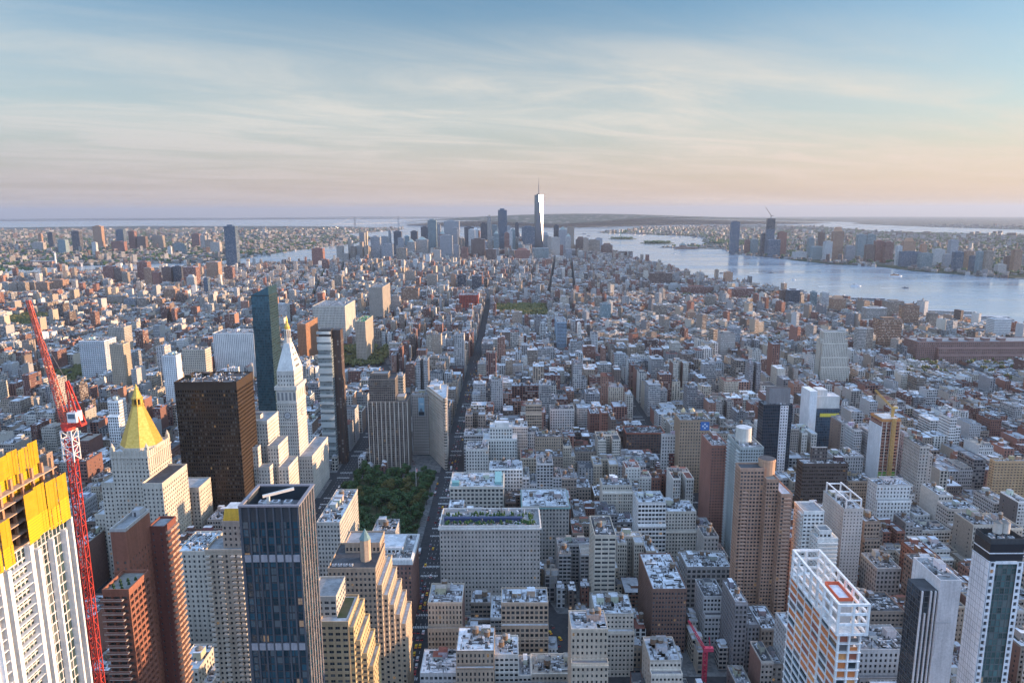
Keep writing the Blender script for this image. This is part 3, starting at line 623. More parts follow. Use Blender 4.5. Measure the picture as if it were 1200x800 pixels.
def lattice(mb, a, b, w, n, col, bar=.28, taper=1.0, tri=False):
    a, b = Vector(a), Vector(b); d = (b - a).normalized(); s = d.cross(Vector((0, 0, 1))) if abs(d.z) < .95 else Vector((1, 0, 0)); s.normalize(); t = d.cross(s).normalized()
    def ringp(k):
        p = a + (b - a) * k; ww = w * (1 + (taper - 1) * k) / 2
        return [p + s * ww + t * ww, p - s * ww + t * ww, p - s * ww - t * ww, p + s * ww - t * ww]
    prev = ringp(0)
    for i in range(1, n + 1):
        cur = ringp(i / n)
        for j in range(4):
            mb.bar(prev[j], cur[j], bar, col=col); mb.bar(cur[j], cur[(j + 1) % 4], bar * .7, col=col); mb.bar(prev[j] if (i + j) % 2 else prev[(j + 1) % 4], cur[(j + 1) % 4] if (i + j) % 2 else cur[j], bar * .7, col=col)
        prev = cur
def red_crane():
    red = (.50, .05, .035); x, y = -150.5, 231.5
    t = thing('tower_crane', 'tall red luffing tower crane with white cab rising beside the yellow netted tower', 'crane', (x, y, 0))
    def part(mb, n): o = mb.build(n, None, (x, y, 0)); o.location = (0, 0, 0); o.parent = t; return o
    mb = MB(); lattice(mb, (x, y, 0), (x, y, 246), 2.3, 62, red, .28); part(mb, 'mast')
    mb = MB(); lattice(mb, (x, y, 238), (x, y, 249), 3.6, 4, (.75, .72, .68), .3); mb.cyl(x, y, 2.1, 249, 250.5, 12, col=red, mat='paint'); mb.box(x - 1.6, x + 5.5, y - 1.6, y + 1.6, 250.5, 251.3, red, 'paint', bottom=True); part(mb, 'slewing_deck')
    mb = MB(); mb.box(x + 1.6, x + 4.6, y - 2.6, y + 1.0, 252.2, 255.6, (.72, .70, .66), 'paint', bottom=True); mb.box(x + 1.9, x + 4.3, y - 2.68, y - 2.58, 253.6, 255.2, (.1, .14, .17), 'paint'); part(mb, 'cab')
    mb = MB()
    for sx in (-1, 1):
        mb.bar((x + 2.2, y + sx * 1.4, 251), (x + 1.2, y + sx * .5, 266), .4, col=red); mb.bar((x + 5.2, y + sx * 1.4, 251), (x + 1.4, y + sx * .5, 266), .4, col=red)
        for k in range(4): mb.bar((x + 2.2 - .25 * k, y + sx * 1.3, 251.5 + 3.6 * k), (x + 5.0 - .95 * k, y + sx * 1.3, 253 + 3.6 * k), .25, col=red)
    part(mb, 'frame')
    jx, jz = P(33, 352, y + 3); a = Vector((x - .5, y, 251)); e = Vector((jx, y + 3, jz))
    mb = MB(); lattice(mb, a, e, 1.9, 24, (.50, .10, .06), .22, .5); part(mb, 'jib')
    mb = MB(); mb.bar((x + 1.2, y, 266), a + (e - a) * .8, .14, col=(.1, .09, .09)); mb.bar(e, e + Vector((0, 0, -26)), .12, col=(.1, .09, .09)); mb.box(e.x - .4, e.x + .4, e.y - .4, e.y + .4, e.z - 27.5, e.z - 26, (.1, .1, .1), 'paint', bottom=True); part(mb, 'cable')
red_crane()

def gold_pyramid_tower():
    x0, x1, y0, y1, z = span(129, 173, 531, 570, px2=199)
    b = Bld('pyramid_tower', 'pale limestone tower with stepped wings crowned by a gilded octagonal pyramid', 'tower', ((x0 + x1) / 2, (y0 + y1) / 2, 0), nwin=100)
    k = dict(bay=3.3, fl=3.7, wf=.40, hf=.52, rev=.4)
    b.box(x0, x1, y0, y1, 0, z, LIME, faces='fr', roof=SILVER, topband=4, par=1.6, **k)
    wx0, wx1, wy0, wy1, wz = span(187, 219, 571, 545, px2=230); b.box(x1 + .02, x1 + 17, y0 - 14, y1 - 8, 0, wz - 2, LIME, faces='fr', roof=DARKROOF, par=1.6, topband=3, **k)
    b.box(x0 - 13, x0 - .02, y0 + 4, y1 + 6, 0, P(118, 566, 575)[1], LIME, faces='fr', roof=SILVER, topband=3, **k)
    b.box(x0 - 28, x0 - 13.02, y0 + 14, y1 + 16, 0, z - 62, LIME, faces='fr', roof=SILVER, topband=3, **k)
    b.box(x0 - 10, x1 + 22, y1 + .02, y1 + 26, 0, z - 48, LIME, faces='fr', roof=SILVER, topband=3, **k)
    cx, cy = (x0 + x1) / 2 + 1, (y0 + y1) / 2; r = (x1 - x0) * .53; tip = z + 56
    mb = MB(); ring(mb, x0 - .7, x1 + .7, y0 - .7, y1 + .7, z - 4.2, z - 3.2, 1.2, LIME); b.part(mb, 'cornice'); mb = MB(); ring(mb, x0 - .5, x1 + .5, y0 - .5, y1 + .5, z - 15.5, z - 14.8, .9, LIME)
    for xx in np.arange(x0 + 1.5, x1, 3.3): mb.box(xx - .3, xx + .3, y0 - .5, y0 + .3, z - 14.7, z + 2.4, LIME)
    for yy in np.arange(y0 + 1.5, y1, 3.3): mb.box(x1 - .3, x1 + .5, yy - .3, yy + .3, z - 14.7, z + 2.4, LIME)
    b.part(mb, 'crown_arcade')
    mb = MB()
    for sx in (-1, 1):
        for sy in (-1, 1):
            qx, qy = cx - 1 + sx * (x1 - x0) * .46, cy + sy * (y1 - y0) * .46; mb.box(qx - 1.3, qx + 1.3, qy - 1.3, qy + 1.3, z, z + 5, LIME); mb.cyl(qx, qy, 1.5, z + 5, z + 9, 8, col=LIME, r1=0)
    b.part(mb, 'pinnacle')
    O = lambda r_: [(cx + r_ * math.cos(math.pi / 8 + math.pi / 4 * i), cy + r_ * math.sin(math.pi / 8 + math.pi / 4 * i)) for i in range(8)]
    mb = MB(); mb.prism(O(r * 1.04), z + .02, z + 3, col=LIME); b.part(mb, 'pyramid_base')
    mb = MB(); h0 = z + 3; h1 = z + 3 + (tip - z) * .60; mb.prism(O(r), h0, h1, 'gilding', r1=.27); b.part(mb, 'pyramid_roof')
    mb = MB(); zl = h1 + .02; mb.prism(O(r * .30), zl, zl + 1, 'gilding')
    for i in range(8): a = math.pi / 4 * i + .39; mb.cyl(cx + r * .23 * math.cos(a), cy + r * .23 * math.sin(a), .5, zl + 1, zl + 6, 6, mat='gilding')
    mb.prism(O(r * .15), zl + 1, zl + 6, 'masonry', (.12, .09, .05)); mb.prism(O(r * .29), zl + 6, zl + 7, 'gilding'); mb.prism(O(r * .24), zl + 7, tip, 'gilding', r1=0.); b.part(mb, 'lantern')
    b.finish(); see(129, 200, 632, 570); see(110, 230, 640, 560); anchor('gold pyramid tower', 165, 540, 570)
gold_pyramid_tower()

simple('office_slab', 'dark brown flat topped metal and glass office slab behind the gold pyramid tower', 'office tower', 'dark brown office slab', 204, 277, 449, 640, (.050, .034, .024), 612, px2=296, roof=(.10, .07, .06), bay=2.2, fl=3.75, wf=.62, hf=.60, rev=.5, topband=6, par=1.4, tanks=0, acs=8, bulk=2, gcol=(.012, .010, .009), fcol=(.05, .04, .03))

def clock_tower():
    x0, x1, y0, y1, z = span(322, 347, 452, 757, px2=358)
    b = Bld('clock_tower', 'tall white marble clock tower with steep pyramid roof and golden cupola', 'tower', ((x0 + x1) / 2, (y0 + y1) / 2, 0), nwin=100)
    W = (.54, .50, .44); zs = z - 2
    b.box(x0 + .8, x1 - .8, y0 + .8, y1 - .8, 0, zs, W, faces='fr', bay=2.5, fl=4.0, wf=.42, hf=.5, rev=.5, topband=20, par=0)
    cx, cy = (x0 + x1) / 2, (y0 + y1) / 2
    mb = MB()                                                  # arcade band below the cornice
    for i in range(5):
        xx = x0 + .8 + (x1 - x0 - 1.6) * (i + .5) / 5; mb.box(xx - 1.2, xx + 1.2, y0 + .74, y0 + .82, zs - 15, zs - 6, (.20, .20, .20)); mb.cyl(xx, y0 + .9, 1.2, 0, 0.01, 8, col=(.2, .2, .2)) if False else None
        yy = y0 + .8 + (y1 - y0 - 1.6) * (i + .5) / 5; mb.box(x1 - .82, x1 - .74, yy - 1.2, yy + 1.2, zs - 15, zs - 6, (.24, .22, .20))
    b.part(mb, 'arcade')
    mb = MB(); ring(mb, x0 - .6, x1 + .6, y0 - .6, y1 + .6, zs - 3, zs + 1.2, 1.6, W); b.part(mb, 'cornice'); mb = MB(); ring(mb, x0 + .2, x1 - .2, y0 + .2, y1 - .2, zs - 18.5, zs - 17.5, .8, W); b.part(mb, 'cornice'); mb = MB(); ring(mb, x0 + .2, x1 - .2, y0 + .2, y1 - .2, zs - 44, zs - 43.2, .8, W); b.part(mb, 'cornice')
    q = 2.2; zu = P(335, 436, 757)[1]
    b.box(x0 + q, x1 - q, y0 + q, y1 - q, zs + .02, zu, W, faces='fr', bay=3.2, fl=4.5, wf=.34, hf=.45, rev=.5, topband=3, par=.8, name='wall')
    S = [(x0 + q, y0 + q), (x1 - q, y0 + q), (x1 - q, y1 - q), (x0 + q, y1 - q)]; za = P(335, 405, 757)[1]; zt = P(333, 372, 757)[1]
    mb = MB(); mb.prism(S, zu + .02, za, col=(.58, .56, .52), r1=.34); b.part(mb, 'pyramid_roof')
    mb = MB()
    for kx in range(4):                                        # dormers on the pyramid
        zz = zu + 3 + kx * (za - zu) * .22; sc = 1 - .66 * (zz - zu) / (za - zu); hw = (x1 - x0 - 2 * q) / 2 * sc
        for u in np.linspace(-.6, .6, 4 - kx) if kx < 3 else [0]:
            mb.box(cx + u * hw - .7, cx + u * hw + .7, cy - hw - .5, cy - hw + 1.6, zz, zz + 2.2, (.25, .24, .23)); mb.box(cx + hw - 1.6, cx + hw + .5, cy + u * hw - .7, cy + u * hw + .7, zz, zz + 2.2, (.25, .24, .23))
    b.part(mb, 'dormer')
    mb = MB(); h = (zt - za); mb.cyl(cx, cy, 4.2, za, za + h * .18, 8, col=W)
    for i in range(8): a = math.pi / 4 * i; mb.cyl(cx + 3 * math.cos(a), cy + 3 * math.sin(a), .55, za + h * .18, za + h * .45, 6, col=W)
    mb.cyl(cx, cy, 2, za + h * .18, za + h * .45, 8, col=(.3, .29, .27)); mb.cyl(cx, cy, 3.8, za + h * .45, za + h * .5, 8, col=W); b.part(mb, 'lantern')
    mb = MB(); mb.cyl(cx, cy, 3.1, za + h * .5, za + h * .58, 12, mat='gilding'); mb.cyl(cx, cy, 2.9, za + h * .58, za + h * .70, 12, mat='gilding', r1=.5); mb.cyl(cx, cy, 1.2, za + h * .70, za + h * .8, 8, mat='gilding', r1=.8); mb.cyl(cx, cy, .7, za + h * .8, zt, 6, mat='gilding', r1=0); b.part(mb, 'cupola')
    for side in (0, 1):                                        # clock faces with rim, hour marks and hands
        zc_ = P(335, 487, 757)[1]; mb = MB(); R0 = 4.1
        def pt(r_, a, e): return (cx + r_ * math.sin(a), y0 + .8 - e, zc_ + r_ * math.cos(a)) if side == 0 else (x1 - .8 + e, cy + r_ * math.sin(a), zc_ + r_ * math.cos(a))
        n = 24; mb.poly([pt(R0, 2 * math.pi * i / n, .22) for i in range(n)][::-1], col=(.14, .14, .15)); mb.poly([pt(R0 * .80, 2 * math.pi * i / n, .28) for i in range(n)][::-1], col=(.50, .50, .49)); mb.poly([pt(R0 * .5, 2 * math.pi * i / n, .32) for i in range(n)][::-1], col=(.40, .40, .40))
        for i in range(12):
            a = 2 * math.pi * i / 12; mb.bar(pt(R0 * .82, a, .34), pt(R0 * .98, a, .34), .28, col=(.08, .08, .08))
        mb.bar(pt(0, 0, .42), pt(R0 * .48, R(232), .42), .32, col=(.04, .04, .04)); mb.bar(pt(0, 0, .46), pt(R0 * .72, R(60), .46), .24, col=(.04, .04, .04)); b.part(mb, 'clock')
    b.box(x1 + .02 - .8, x1 + 14, y0 - 3, y1 + 30, 0, P(365, 533, 760)[1], W, faces='fr', bay=2.8, fl=4.0, wf=.4, hf=.5, rev=.4, topband=3)
    b.finish(); see(320, 376, 572, 757); anchor('white clock tower', 337, 480, 757)
clock_tower()

def stepped_white():
    b = Bld('stepped_block', 'white stone stepped block climbing in setbacks beside the white clock tower', 'office building', (-300, 690, 0), nwin=100)
    k = dict(bay=2.9, fl=3.9, wf=.40, hf=.52, rev=.35, topband=2); W = (.54, .49, .42)
    for p0, p1, py, Y, p2 in ((283, 313, 494, 690, 326), (313.2, 326, 523, 682, 337), (326.2, 338, 548, 676, 349)):
        x0, x1, y0, y1, z = span(p0, p1, py, Y, px2=p2); b.box(x0, x1, y0, y1, 0, z, W, faces='fr', roof=MIDROOF, **k)
    x0, x1, y0, y1, z = span(283, 302, 525, 668, px2=306); b.box(x0, x1, y0, 675.9, 0, z, W, faces='fr', roof=MIDROOF, **k)
    x0, x1, y0, y1, z = span(302.3, 316, 548, 666, px2=322); b.box(x0, x1, y0, 675.8, 0, z, W, faces='fr', roof=MIDROOF, **k)
    x0, x1, y0, y1, z = span(291, 305, 486, 700, px2=310); bulkhead(b, x0, x1, y0, y0 + 8, z - 8, 8, W, DARKROOF)
    b.finish(); see(283, 349, 575, 670); anchor('stepped white stone block', 315, 510, 680)
stepped_white()

def glass_tower(name, label, short, px0, px1, py, Y, px2, gcol, frame, visb, top=None, fl=3.6, bay=1.8, slope=0., mat='mirror_glass', wf=.9, hf=.86, cat='apartment tower', extra=None, roof=MIDROOF, depth=None):
    """A curtain-wall tower: thin frame of mullions and floor edges over coated panes."""
    x0, x1, y0, y1, z = span(px0, px1, py, Y, px2, depth)
    b = Bld(name, label, cat, ((x0 + x1) / 2, (y0 + y1) / 2, 0), nwin=0); mb = MB(); gl = MB()
    for (o, u, W) in (((x0, y0, 0), (1, 0, 0), x1 - x0), ((x1, y0, 0), (0, 1, 0), y1 - y0), ((x1, y1, 0), (-1, 0, 0), x1 - x0), ((x0, y1, 0), (0, -1, 0), y1 - y0)):
        pn = []; grid_facade(mb, o, u, W, z, bay, fl, wf, hf, frame, .12, 'paint', panes=pn); q = pn[0][0]; gl.polys(q, mat, gcol, 0, RNG.random(len(q)))
    b.part(mb, 'frame'); b.part(gl, 'glazing')
    rb = MB(); rb.polys([[(x0, y0, z), (x1, y0, z), (x1, y1, z), (x0, y1, z)]], 'roofing', roof); ring(rb, x0, x1, y0, y1, z, z + 1.2, .3, frame); b.part(rb, 'roof'); FOOT.append((x0, x1, y0, y1))
    if slope:                                                  # a crown that rises towards one side
        cb = MB(); zz = z + 1.25; cb.polys([[(x0 + .3, y0 + .3, zz), (x1 - .3, y0 + .3, zz), (x1 - .3, y0 + .3, zz + slope), (x0 + .3, y0 + .3, zz + .3)], [(x1 - .3, y0 + .3, zz), (x1 - .3, y1 - .3, zz), (x1 - .3, y1 - .3, zz + slope), (x1 - .3, y0 + .3, zz + slope)],
              [(x1 - .3, y1 - .3, zz), (x0 + .3, y1 - .3, zz), (x0 + .3, y1 - .3, zz + .3), (x1 - .3, y1 - .3, zz + slope)], [(x0 + .3, y0 + .3, zz + .3), (x1 - .3, y0 + .3, zz + slope), (x1 - .3, y1 - .3, zz + slope), (x0 + .3, y1 - .3, zz + .3)]], 'mirror_glass', gcol, 0, .5); b.part(cb, 'crown')
    else: roof_kit(b, x0 + .8, x1 - .8, y0 + .8, y1 - .8, z, CONC, 0, 3, 1, roof)
    if extra: extra(b, x0, x1, y0, y1, z)
    see(min(px0, px2 or px0), max(px1, px2 or px1), visb, Y); anchor(short, (px0 + px1) / 2, py, Y); return b
glass_tower('glass_tower', 'tall dark teal glass tower with a slanted top behind the white clock tower', 'dark teal glass tower', 294, 315, 347, 905, 325, (.05, .11, .13), (.03, .045, .05), 475, slope=11)
def one_top(b, x0, x1, y0, y1, z):
    mb = MB(); mb.box(x0 + .5, x1 - .5, y0 + 4, y1 - .5, z, z + 13, (.05, .045, .045), 'paint'); mb.box(x1 + .02, x1 + 10, y0 + 8, y1 + 4, 0, z + 12, (.085, .055, .045), 'windowed_wall', top='roofing', topcol=DARKROOF, rnd=.4, winf=.6, wins=.5); b.part(mb, 'dark_core')
    cb = MB(); rr = random.Random(4)
    for k in range(int(z / 10)): zz = 22 + 10 * k; cb.box(x0 - .5, x1 + .1, y0 - 1.6, y0 - .04, zz, zz + rr.choice((3.4, 6.8)), (.55, .58, .56), 'mirror_glass', rnd=.8, bottom=True)
    b.part(cb, 'glass_pod')
glass_tower('glass_tower', 'slim pale glass tower of stacked pods with a dark brown core beyond the park', 'slim stacked glass tower', 372, 388, 399, 862, None, (.30, .36, .35), (.20, .22, .22), 556, extra=one_top, bay=2.6, fl=3.6, hf=.5, depth=18)

def park_tower():
    x0, x1, y0, y1, z = span(431, 477, 471, 852, depth=32)
    b = Bld('apartment_tower', 'wide grey brown apartment tower with setback crown facing the far edge of the park', 'apartment tower', ((x0 + x1) / 2, (y0 + y1) / 2, 0), nwin=100)
    k = dict(bay=2.6, fl=2.95, wf=.72, hf=.66, rev=.5); c = (.20, .17, .145)
    b.box(x0, x1, y0, y1, 0, z, c, faces='fr', roof=DARKROOF, **k)
    mb = MB()
    for x in np.linspace(x0, x1, 10): mb.box(x - .45, x + .45, y0 - .7, y0 + .02, 0, z + .5, (.50, .46, .40))
    b.part(mb, 'pier')
    zt = P(450, 441, 856)[1]; b.box(x0 + 1, x1 - 15, y0 + 5, y1 - 5, z + .02, zt - 4, c, faces='fr', roof=DARKROOF, **k); b.box(x0 + 4, x1 - 24, y0 + 8, y1 - 8, zt - 3.98, zt + 2, c, faces='fr', roof=MIDROOF, **k)
    bulkhead(b, x1 - 14, x1 - 4, y0 + 8, y1 - 8, z, 5, TAN); b.finish(); see(430, 478, 547, 852); anchor('wide tower at the end of the park', 453, 480, 852)
park_tower()

def flat_iron():
    A = (-80.5, 846.5); Bk = (-84, 921); Cc = (-110, 910); z = P(521, 467, 848)[1]
    b = Bld('wedge_building', 'slim triangular limestone office wedge with a rounded prow where two avenues meet', 'office building', (-92, 885, 0), nwin=100)
    c = (.50, .44, .37); W1 = (A[0] - 2.2, A[1] + 1.2); W2 = (A[0] + 1.6, A[1] + 2.4)
    mb = MB()
    for p, q in ((Cc, W1), (W2, Bk)):
        L = math.dist(p, q); u = ((q[0] - p[0]) / L, (q[1] - p[1]) / L, 0); grid_facade(mb, (*p, 0), u, L, z, bay=3.1, fl=4.05, wf=.58, hf=.58, rev=.5, col=c, skip_top=4, panes=b.panes)
    arc = [W1] + [(A[0] + 1.9 * math.cos(t) - .2, A[1] + 2.2 + 2.0 * math.sin(t)) for t in np.linspace(R(205), R(335), 6)] + [W2]
    for p, q in zip(arc[:-1], arc[1:]): L = math.dist(p, q); mb.polys([[(*p, 0), (*q, 0), (*q, z), (*p, z)]], 'windowed_wall', c, 1, .62, np.array([[(0, 0), (1.6, 0), (1.6, z), (0, z)]], float))
    mb.polys([[(*Bk, 0), (*Cc, 0), (*Cc, z), (*Bk, z)]], 'windowed_wall', c, 1, .3, np.array([[(0, 0), (26, 0), (26, z), (0, z)]], float)); b.part(mb, 'wall')
    out = [Cc] + arc + [Bk]; mx = sum(p[0] for p in out) / len(out); my = sum(p[1] for p in out) / len(out)
    mb = MB(); mb.poly([(*p, z) for p in out], 'roofing', SILVER); b.part(mb, 'roof')
    mb = MB()
    for (zz, h, e) in [(z - 3.2, 1.2, 1.3), (z, 1.3, .25), (z - 11, .7, .6), (16, .8, .6)] + [(4.05 * k + .1, .55, .30) for k in range(5, 20)]:
        for p, q in zip(out, out[1:] + out[:1]):
            L = math.dist(p, q); n = ((q[1] - p[1]) / L * e, -(q[0] - p[0]) / L * e); P1, P2 = (p[0] + n[0], p[1] + n[1]), (q[0] + n[0], q[1] + n[1])
            mb.polys([[(*P1, zz), (*P2, zz), (*P2, zz + h), (*P1, zz + h)], [(*p, zz + h), (*P1, zz + h), (*P2, zz + h), (*q, zz + h)][::-1] if False else [(*P1, zz + h), (*P2, zz + h), (*q, zz + h), (*p, zz + h)], [(*p, zz), (*q, zz), (*P2, zz), (*P1, zz)]], 'masonry', c)
    b.part(mb, 'cornice'); bulkhead(b, -99, -91, 893, 905, z, 5, (.45, .40, .34), SILVER); ac_unit(b, -90, 880, z); FOOT.append((-112, -77, 843, 923))
    b.finish(); see(500, 530, 556, 846); anchor('triangular wedge building', 516, 500, 846)
flat_iron()

def brick_twins():
    b = Bld('apartment_tower', 'dark red brick apartment tower with stacked balconies and tall slab penthouses', 'apartment tower', (-150, 285, 0), nwin=100, gcol=(.10, .10, .09))
    br = (.25, .105, .07); x0, x1, y0, y1, z = span(129, 147, 622, 278, px2=175)
    k = dict(bay=2.6, fl=2.95, wf=.32, hf=.42, rev=.25)
    b.box(x0, x1, y0, y1, 0, z, br, faces='fr', roof=MIDROOF, topband=13, parcol=(.4, .38, .36), **k); bulkhead(b, x0 + 2, x1 - 1, y1 - 6, y1 - 2, z, 3, CONC)
    q0, q1, r0, r1, z2 = span(120, 151, 694, 262, depth=15.9); q1 = max(q1, x1 - 1.5)
    b.box(q0, q1, r0, y0 - .03, 0, z2, br, faces='fr', roof=(.20, .20, .18), par=1.4, bay=3.2, fl=2.95, wf=.80, hf=.60, rev=1.2)
    mb = MB(); zs = np.arange(3, z2 - 1, z2 / round(z2 / 2.95)); repeat_part(b, 'balcony', [(q0 - .2, q1 - 2.2, r0 - 1.7, r0 - .02, v - .15, v + .15) for v in zs[::-1]], (.50, .42, .36)); repeat_part(b, 'balcony_parapet', [(q0 - .2, q1 - 2.2, r0 - 1.7, r0 - 1.6, v + .16, v + 1.0) for v in zs[::-1]], (.26, .13, .10))
    tb = MB()
    for i in range(9): tb.cyl(q0 + 1 + i * .9, r0 + 1 + (i * 37 % 11) * .9, .7, z2, z2 + 1.3, 6, col=(.03, .06, .025), r1=.5)
    b.part(tb, 'roof_planting')
    b.finish(); see(120, 175, 800, 262); anchor('dark red brick balcony tower', 148, 690, 270)
    b = Bld('apartment_tower', 'narrow maroon brick tower with sunlit balcony side behind the red brick balcony tower', 'apartment tower', (-130, 310, 0), nwin=80)
    x0, x1, y0, y1, z = span(174, 193, 619, 297, px2=206); c = (.17, .065, .05)
    b.box(x0, x1, y0, y1, 0, z, c, faces='fr', roof=MIDROOF, bay=3.4, fl=2.95, wf=.22, hf=.34, rev=.2)
    mb = MB(); zs = np.arange(3, z - 1, z / round(z / 2.95))
    repeat_part(b, 'balcony', [(x1 + .02, x1 + 1.5, a, a + (y1 - y0) / 2 - .6, v - .14, v + .9) for v in zs[::-1] for a in (y0 + .4, (y0 + y1) / 2 + .2)], (.42, .26, .18)); b.finish(); see(174, 222, 800, 297); anchor('narrow maroon brick tower', 190, 640, 297)
brick_twins()

def beige_balconies():
    x0, x1, y0, y1, z = span(240, 284, 646, 335, depth=16)
    b = Bld('apartment_tower', 'beige apartment tower with rows of small balconies left of the dark piered tower', 'apartment tower', ((x0 + x1) / 2, (y0 + y1) / 2, 0), nwin=100)
    b.box(x0, x1, y0, y1, 0, z, (.43, .36, .28), faces='fr', roof=MIDROOF, bay=2.4, fl=2.9, wf=.5, hf=.52, rev=.3)
    mb = MB(); zs = np.arange(3, z - 1, z / round(z / 2.9)); n = 6; e = np.linspace(x0, x1, n + 1)
    repeat_part(b, 'balcony', [(e[i] + .5, e[i + 1] - .5, y0 - 1.3, y0 - .02, v - .12, v + .85) for v in zs[::-1] for i in (0, 2, 4, 5)], (.50, .44, .37)); x, h = (x0 + x1) / 2, z
    zt = P(272, 590, 345)[1]; b.box(x - 1.5, x1 - .5, y0 + 4, y1 - 1, z + .02, zt - 8, (.38, .30, .24), faces='fr', bay=2.6, fl=3, wf=.4, hf=.5)
    mb = MB(); mb.prism([(x - 1, y0 + 4.5), (x1 - 1, y0 + 4.5), (x1 - 1, y1 - 1.5), (x - 1, y1 - 1.5)], zt - 6.8, zt - .6, 'masonry', (.62, .36, .05), r1=.8, top='roofing', topcol=(.5, .5, .5)); b.part(mb, 'penthouse')
    b.finish(); see(240, 287, 800, 335); anchor('beige balcony tower', 262, 660, 335)
beige_balconies()
simple('office_building', 'pale limestone office block with a broad light blue roof behind the brick balcony tower', 'office building', 'pale block with the blue roof', 207, 241, 647, 452, LIME, 690, px2=262, roof=(.42, .50, .56), tanks=0, acs=2, bulk=0, bay=3.2, fl=3.8, wf=.42, hf=.52)

def dark_piers():
    x0, x1, y0, y1, z = span(283, 350, 610, 279, px2=367)
    b = Bld('piered_tower', 'dark glass tower with grey vertical piers and a sunken roof well in the foreground', 'tower', ((x0 + x1) / 2, (y0 + y1) / 2, 0), nwin=100, gcol=(.020, .060, .085), fcol=(.03, .04, .05))
    b.box(x0, x1, y0, y1, 0, z, (.055, .06, .07), faces='fr', roof=(.12, .12, .13), par=0, bay=2.6, fl=3.5, wf=.9, hf=.86, rev=.2, topband=.3)
    mb = MB(); n = 8
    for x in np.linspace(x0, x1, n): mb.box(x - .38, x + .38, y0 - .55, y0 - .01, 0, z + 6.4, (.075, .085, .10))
    for y in np.linspace(y0, y1, 7): mb.box(x1 + .01, x1 + .34, y - .28, y + .28, 0, z + 6.4, (.30, .25, .24))  # same piers in a paler, pinker tone: sunlight put into their colour
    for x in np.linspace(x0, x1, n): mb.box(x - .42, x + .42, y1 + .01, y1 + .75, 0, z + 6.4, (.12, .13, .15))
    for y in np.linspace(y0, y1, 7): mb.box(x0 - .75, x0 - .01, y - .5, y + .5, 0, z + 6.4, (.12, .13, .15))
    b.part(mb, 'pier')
    mb = MB(); ring(mb, x0 - .8, x1 + .8, y0 - .8, y1 + .8, z + 6.42, z + 7.1, 1.5, (.22, .21, .23), 'paint'); ring(mb, x0 + .02, x1 - .02, y0 + .02, y1 - .02, z + .02, z + 6.38, .3, (.03, .04, .05), 'paint'); b.part(mb, 'roof_rim')
    mb = MB(); zs = z - np.array([18.5, 60]); 
    for v in zs: mb = MB(); mb.box(x0 + .4, x1 - .4, y0 - .5, y0 - .02, v, v + 3.2, (.28, .29, .32), bottom=True); b.part(mb, 'spandrel_band')
    for i in range(7): ac_unit(b, x0 + 3 + (i % 4) * 5.5, y0 + 4 + (i // 4) * 8, z, 3.4, 3, 3.2, (.5, .5, .52))
    mb = MB(); mb.cyl(x0 + 8, y0 + 9, 2, z, z + 4.5, 12, col=(.35, .35, .36), mat='paint'); b.part(mb, 'roof_machine')
    mb = MB(); a = (x0 + 9, y0 + 8, z + 4); mb.bar(a, (x0 + 9, y0 + 8, z + 8), 1.2, col=(.6, .56, .5)); mb.bar((x0 + 7, y0 + 7, z + 8), (x1 - 5, y0 + 12, z + 9.5), 1.1, col=(.62, .58, .52)); b.part(mb, 'window_cleaning_crane')
    b.finish(); see(283, 378, 800, 279); anchor('dark piered tower', 325, 600, 279)
dark_piers()

# the blocks below the park
def stepped_turret():
    b = Bld('stepped_block', 'tan brick setback block with a copper capped turret below the park', 'office building', (-90, 400, 0), nwin=100)
    c = (.40, .30, .22); k = dict(bay=2.6, fl=3.6, wf=.52, hf=.52, rev=.35)
    x0, x1, y0, y1, z = span(384, 440, 667, 398, px2=451)
    b.box(x0, x1, y0, y1, 0, z, c, faces='fr', roof=DARKROOF, **k)
    for i in range(5): b.box(x1 + .02 + 3 * i, x1 + 3 * (i + 1), y0 + 2 + 3 * i, y1 + 8, 0, z - 4 - 8.5 * (i + 1), (.46, .36, .26), faces='fr', roof=SILVER, **k)
    b.box(x0 + 6, x1 - 1, y1 - 12, y1 + 5, z + .02, z + 6, c, faces='fr', **k)
    xt, zt = P(429, 640, 412)[0], P(429, 650, 412)[1]; mb = MB(); mb.cyl(xt, 410, 3.4, z, zt + 12, 8, col=(.44, .34, .25)); b.part(mb, 'turret'); mb = MB(); mb.cyl(xt, 410, 3.7, zt + 12.02, zt + 19, 8, col=(.16, .25, .26), r1=0); b.part(mb, 'turret_roof')
    for i in range(4): ac_unit(b, x0 + 2 + 3.4 * i, y0 + 3, z)
    b.finish(); see(384, 470, 790, 398); anchor('tan stepped block with the turret', 420, 680, 398)
    b = Bld('stepped_block', 'sunlit tan terraced block with a small square of roof lawn at the bottom edge', 'office building', (-90, 340, 0), nwin=100)
    x0, x1, y0, y1, z = span(374, 408, 730, 338, px2=416); k = dict(bay=3.4, fl=3.5, wf=.66, hf=.5, rev=.35)
    b.box(x0, x1, y0, y1 + 10, 0, z, (.45, .33, .2), faces='fr', roof=(.42, .42, .42), **k)
    b.box(x0 - 6, x0 - .02 + 8, y0 + 6, y1 + 10, z + .02, z + 11, (.46, .42, .36), faces='fr', roof=MIDROOF, **k)
    mb = MB(); mb.box(x1 - 7, x1 - 2, y0 + 5, y1 + 8, z + .02, z + .3, (.06, .11, .025), 'lawn'); b.part(mb, 'roof_lawn')
    for i in range(4): b.box(x1 + .02 + 2.6 * i, x1 + 2.6 * (i + 1), y0 + .5 + 2.6 * i, y1 + 12, 0, z - 3.5 - 9.5 * i, (.50, .37, .2), faces='fr', roof=(.4, .38, .34), **k)
    b.finish(); see(374, 432, 800, 338); anchor('terraced block with the roof lawn', 395, 740, 338)
stepped_turret()
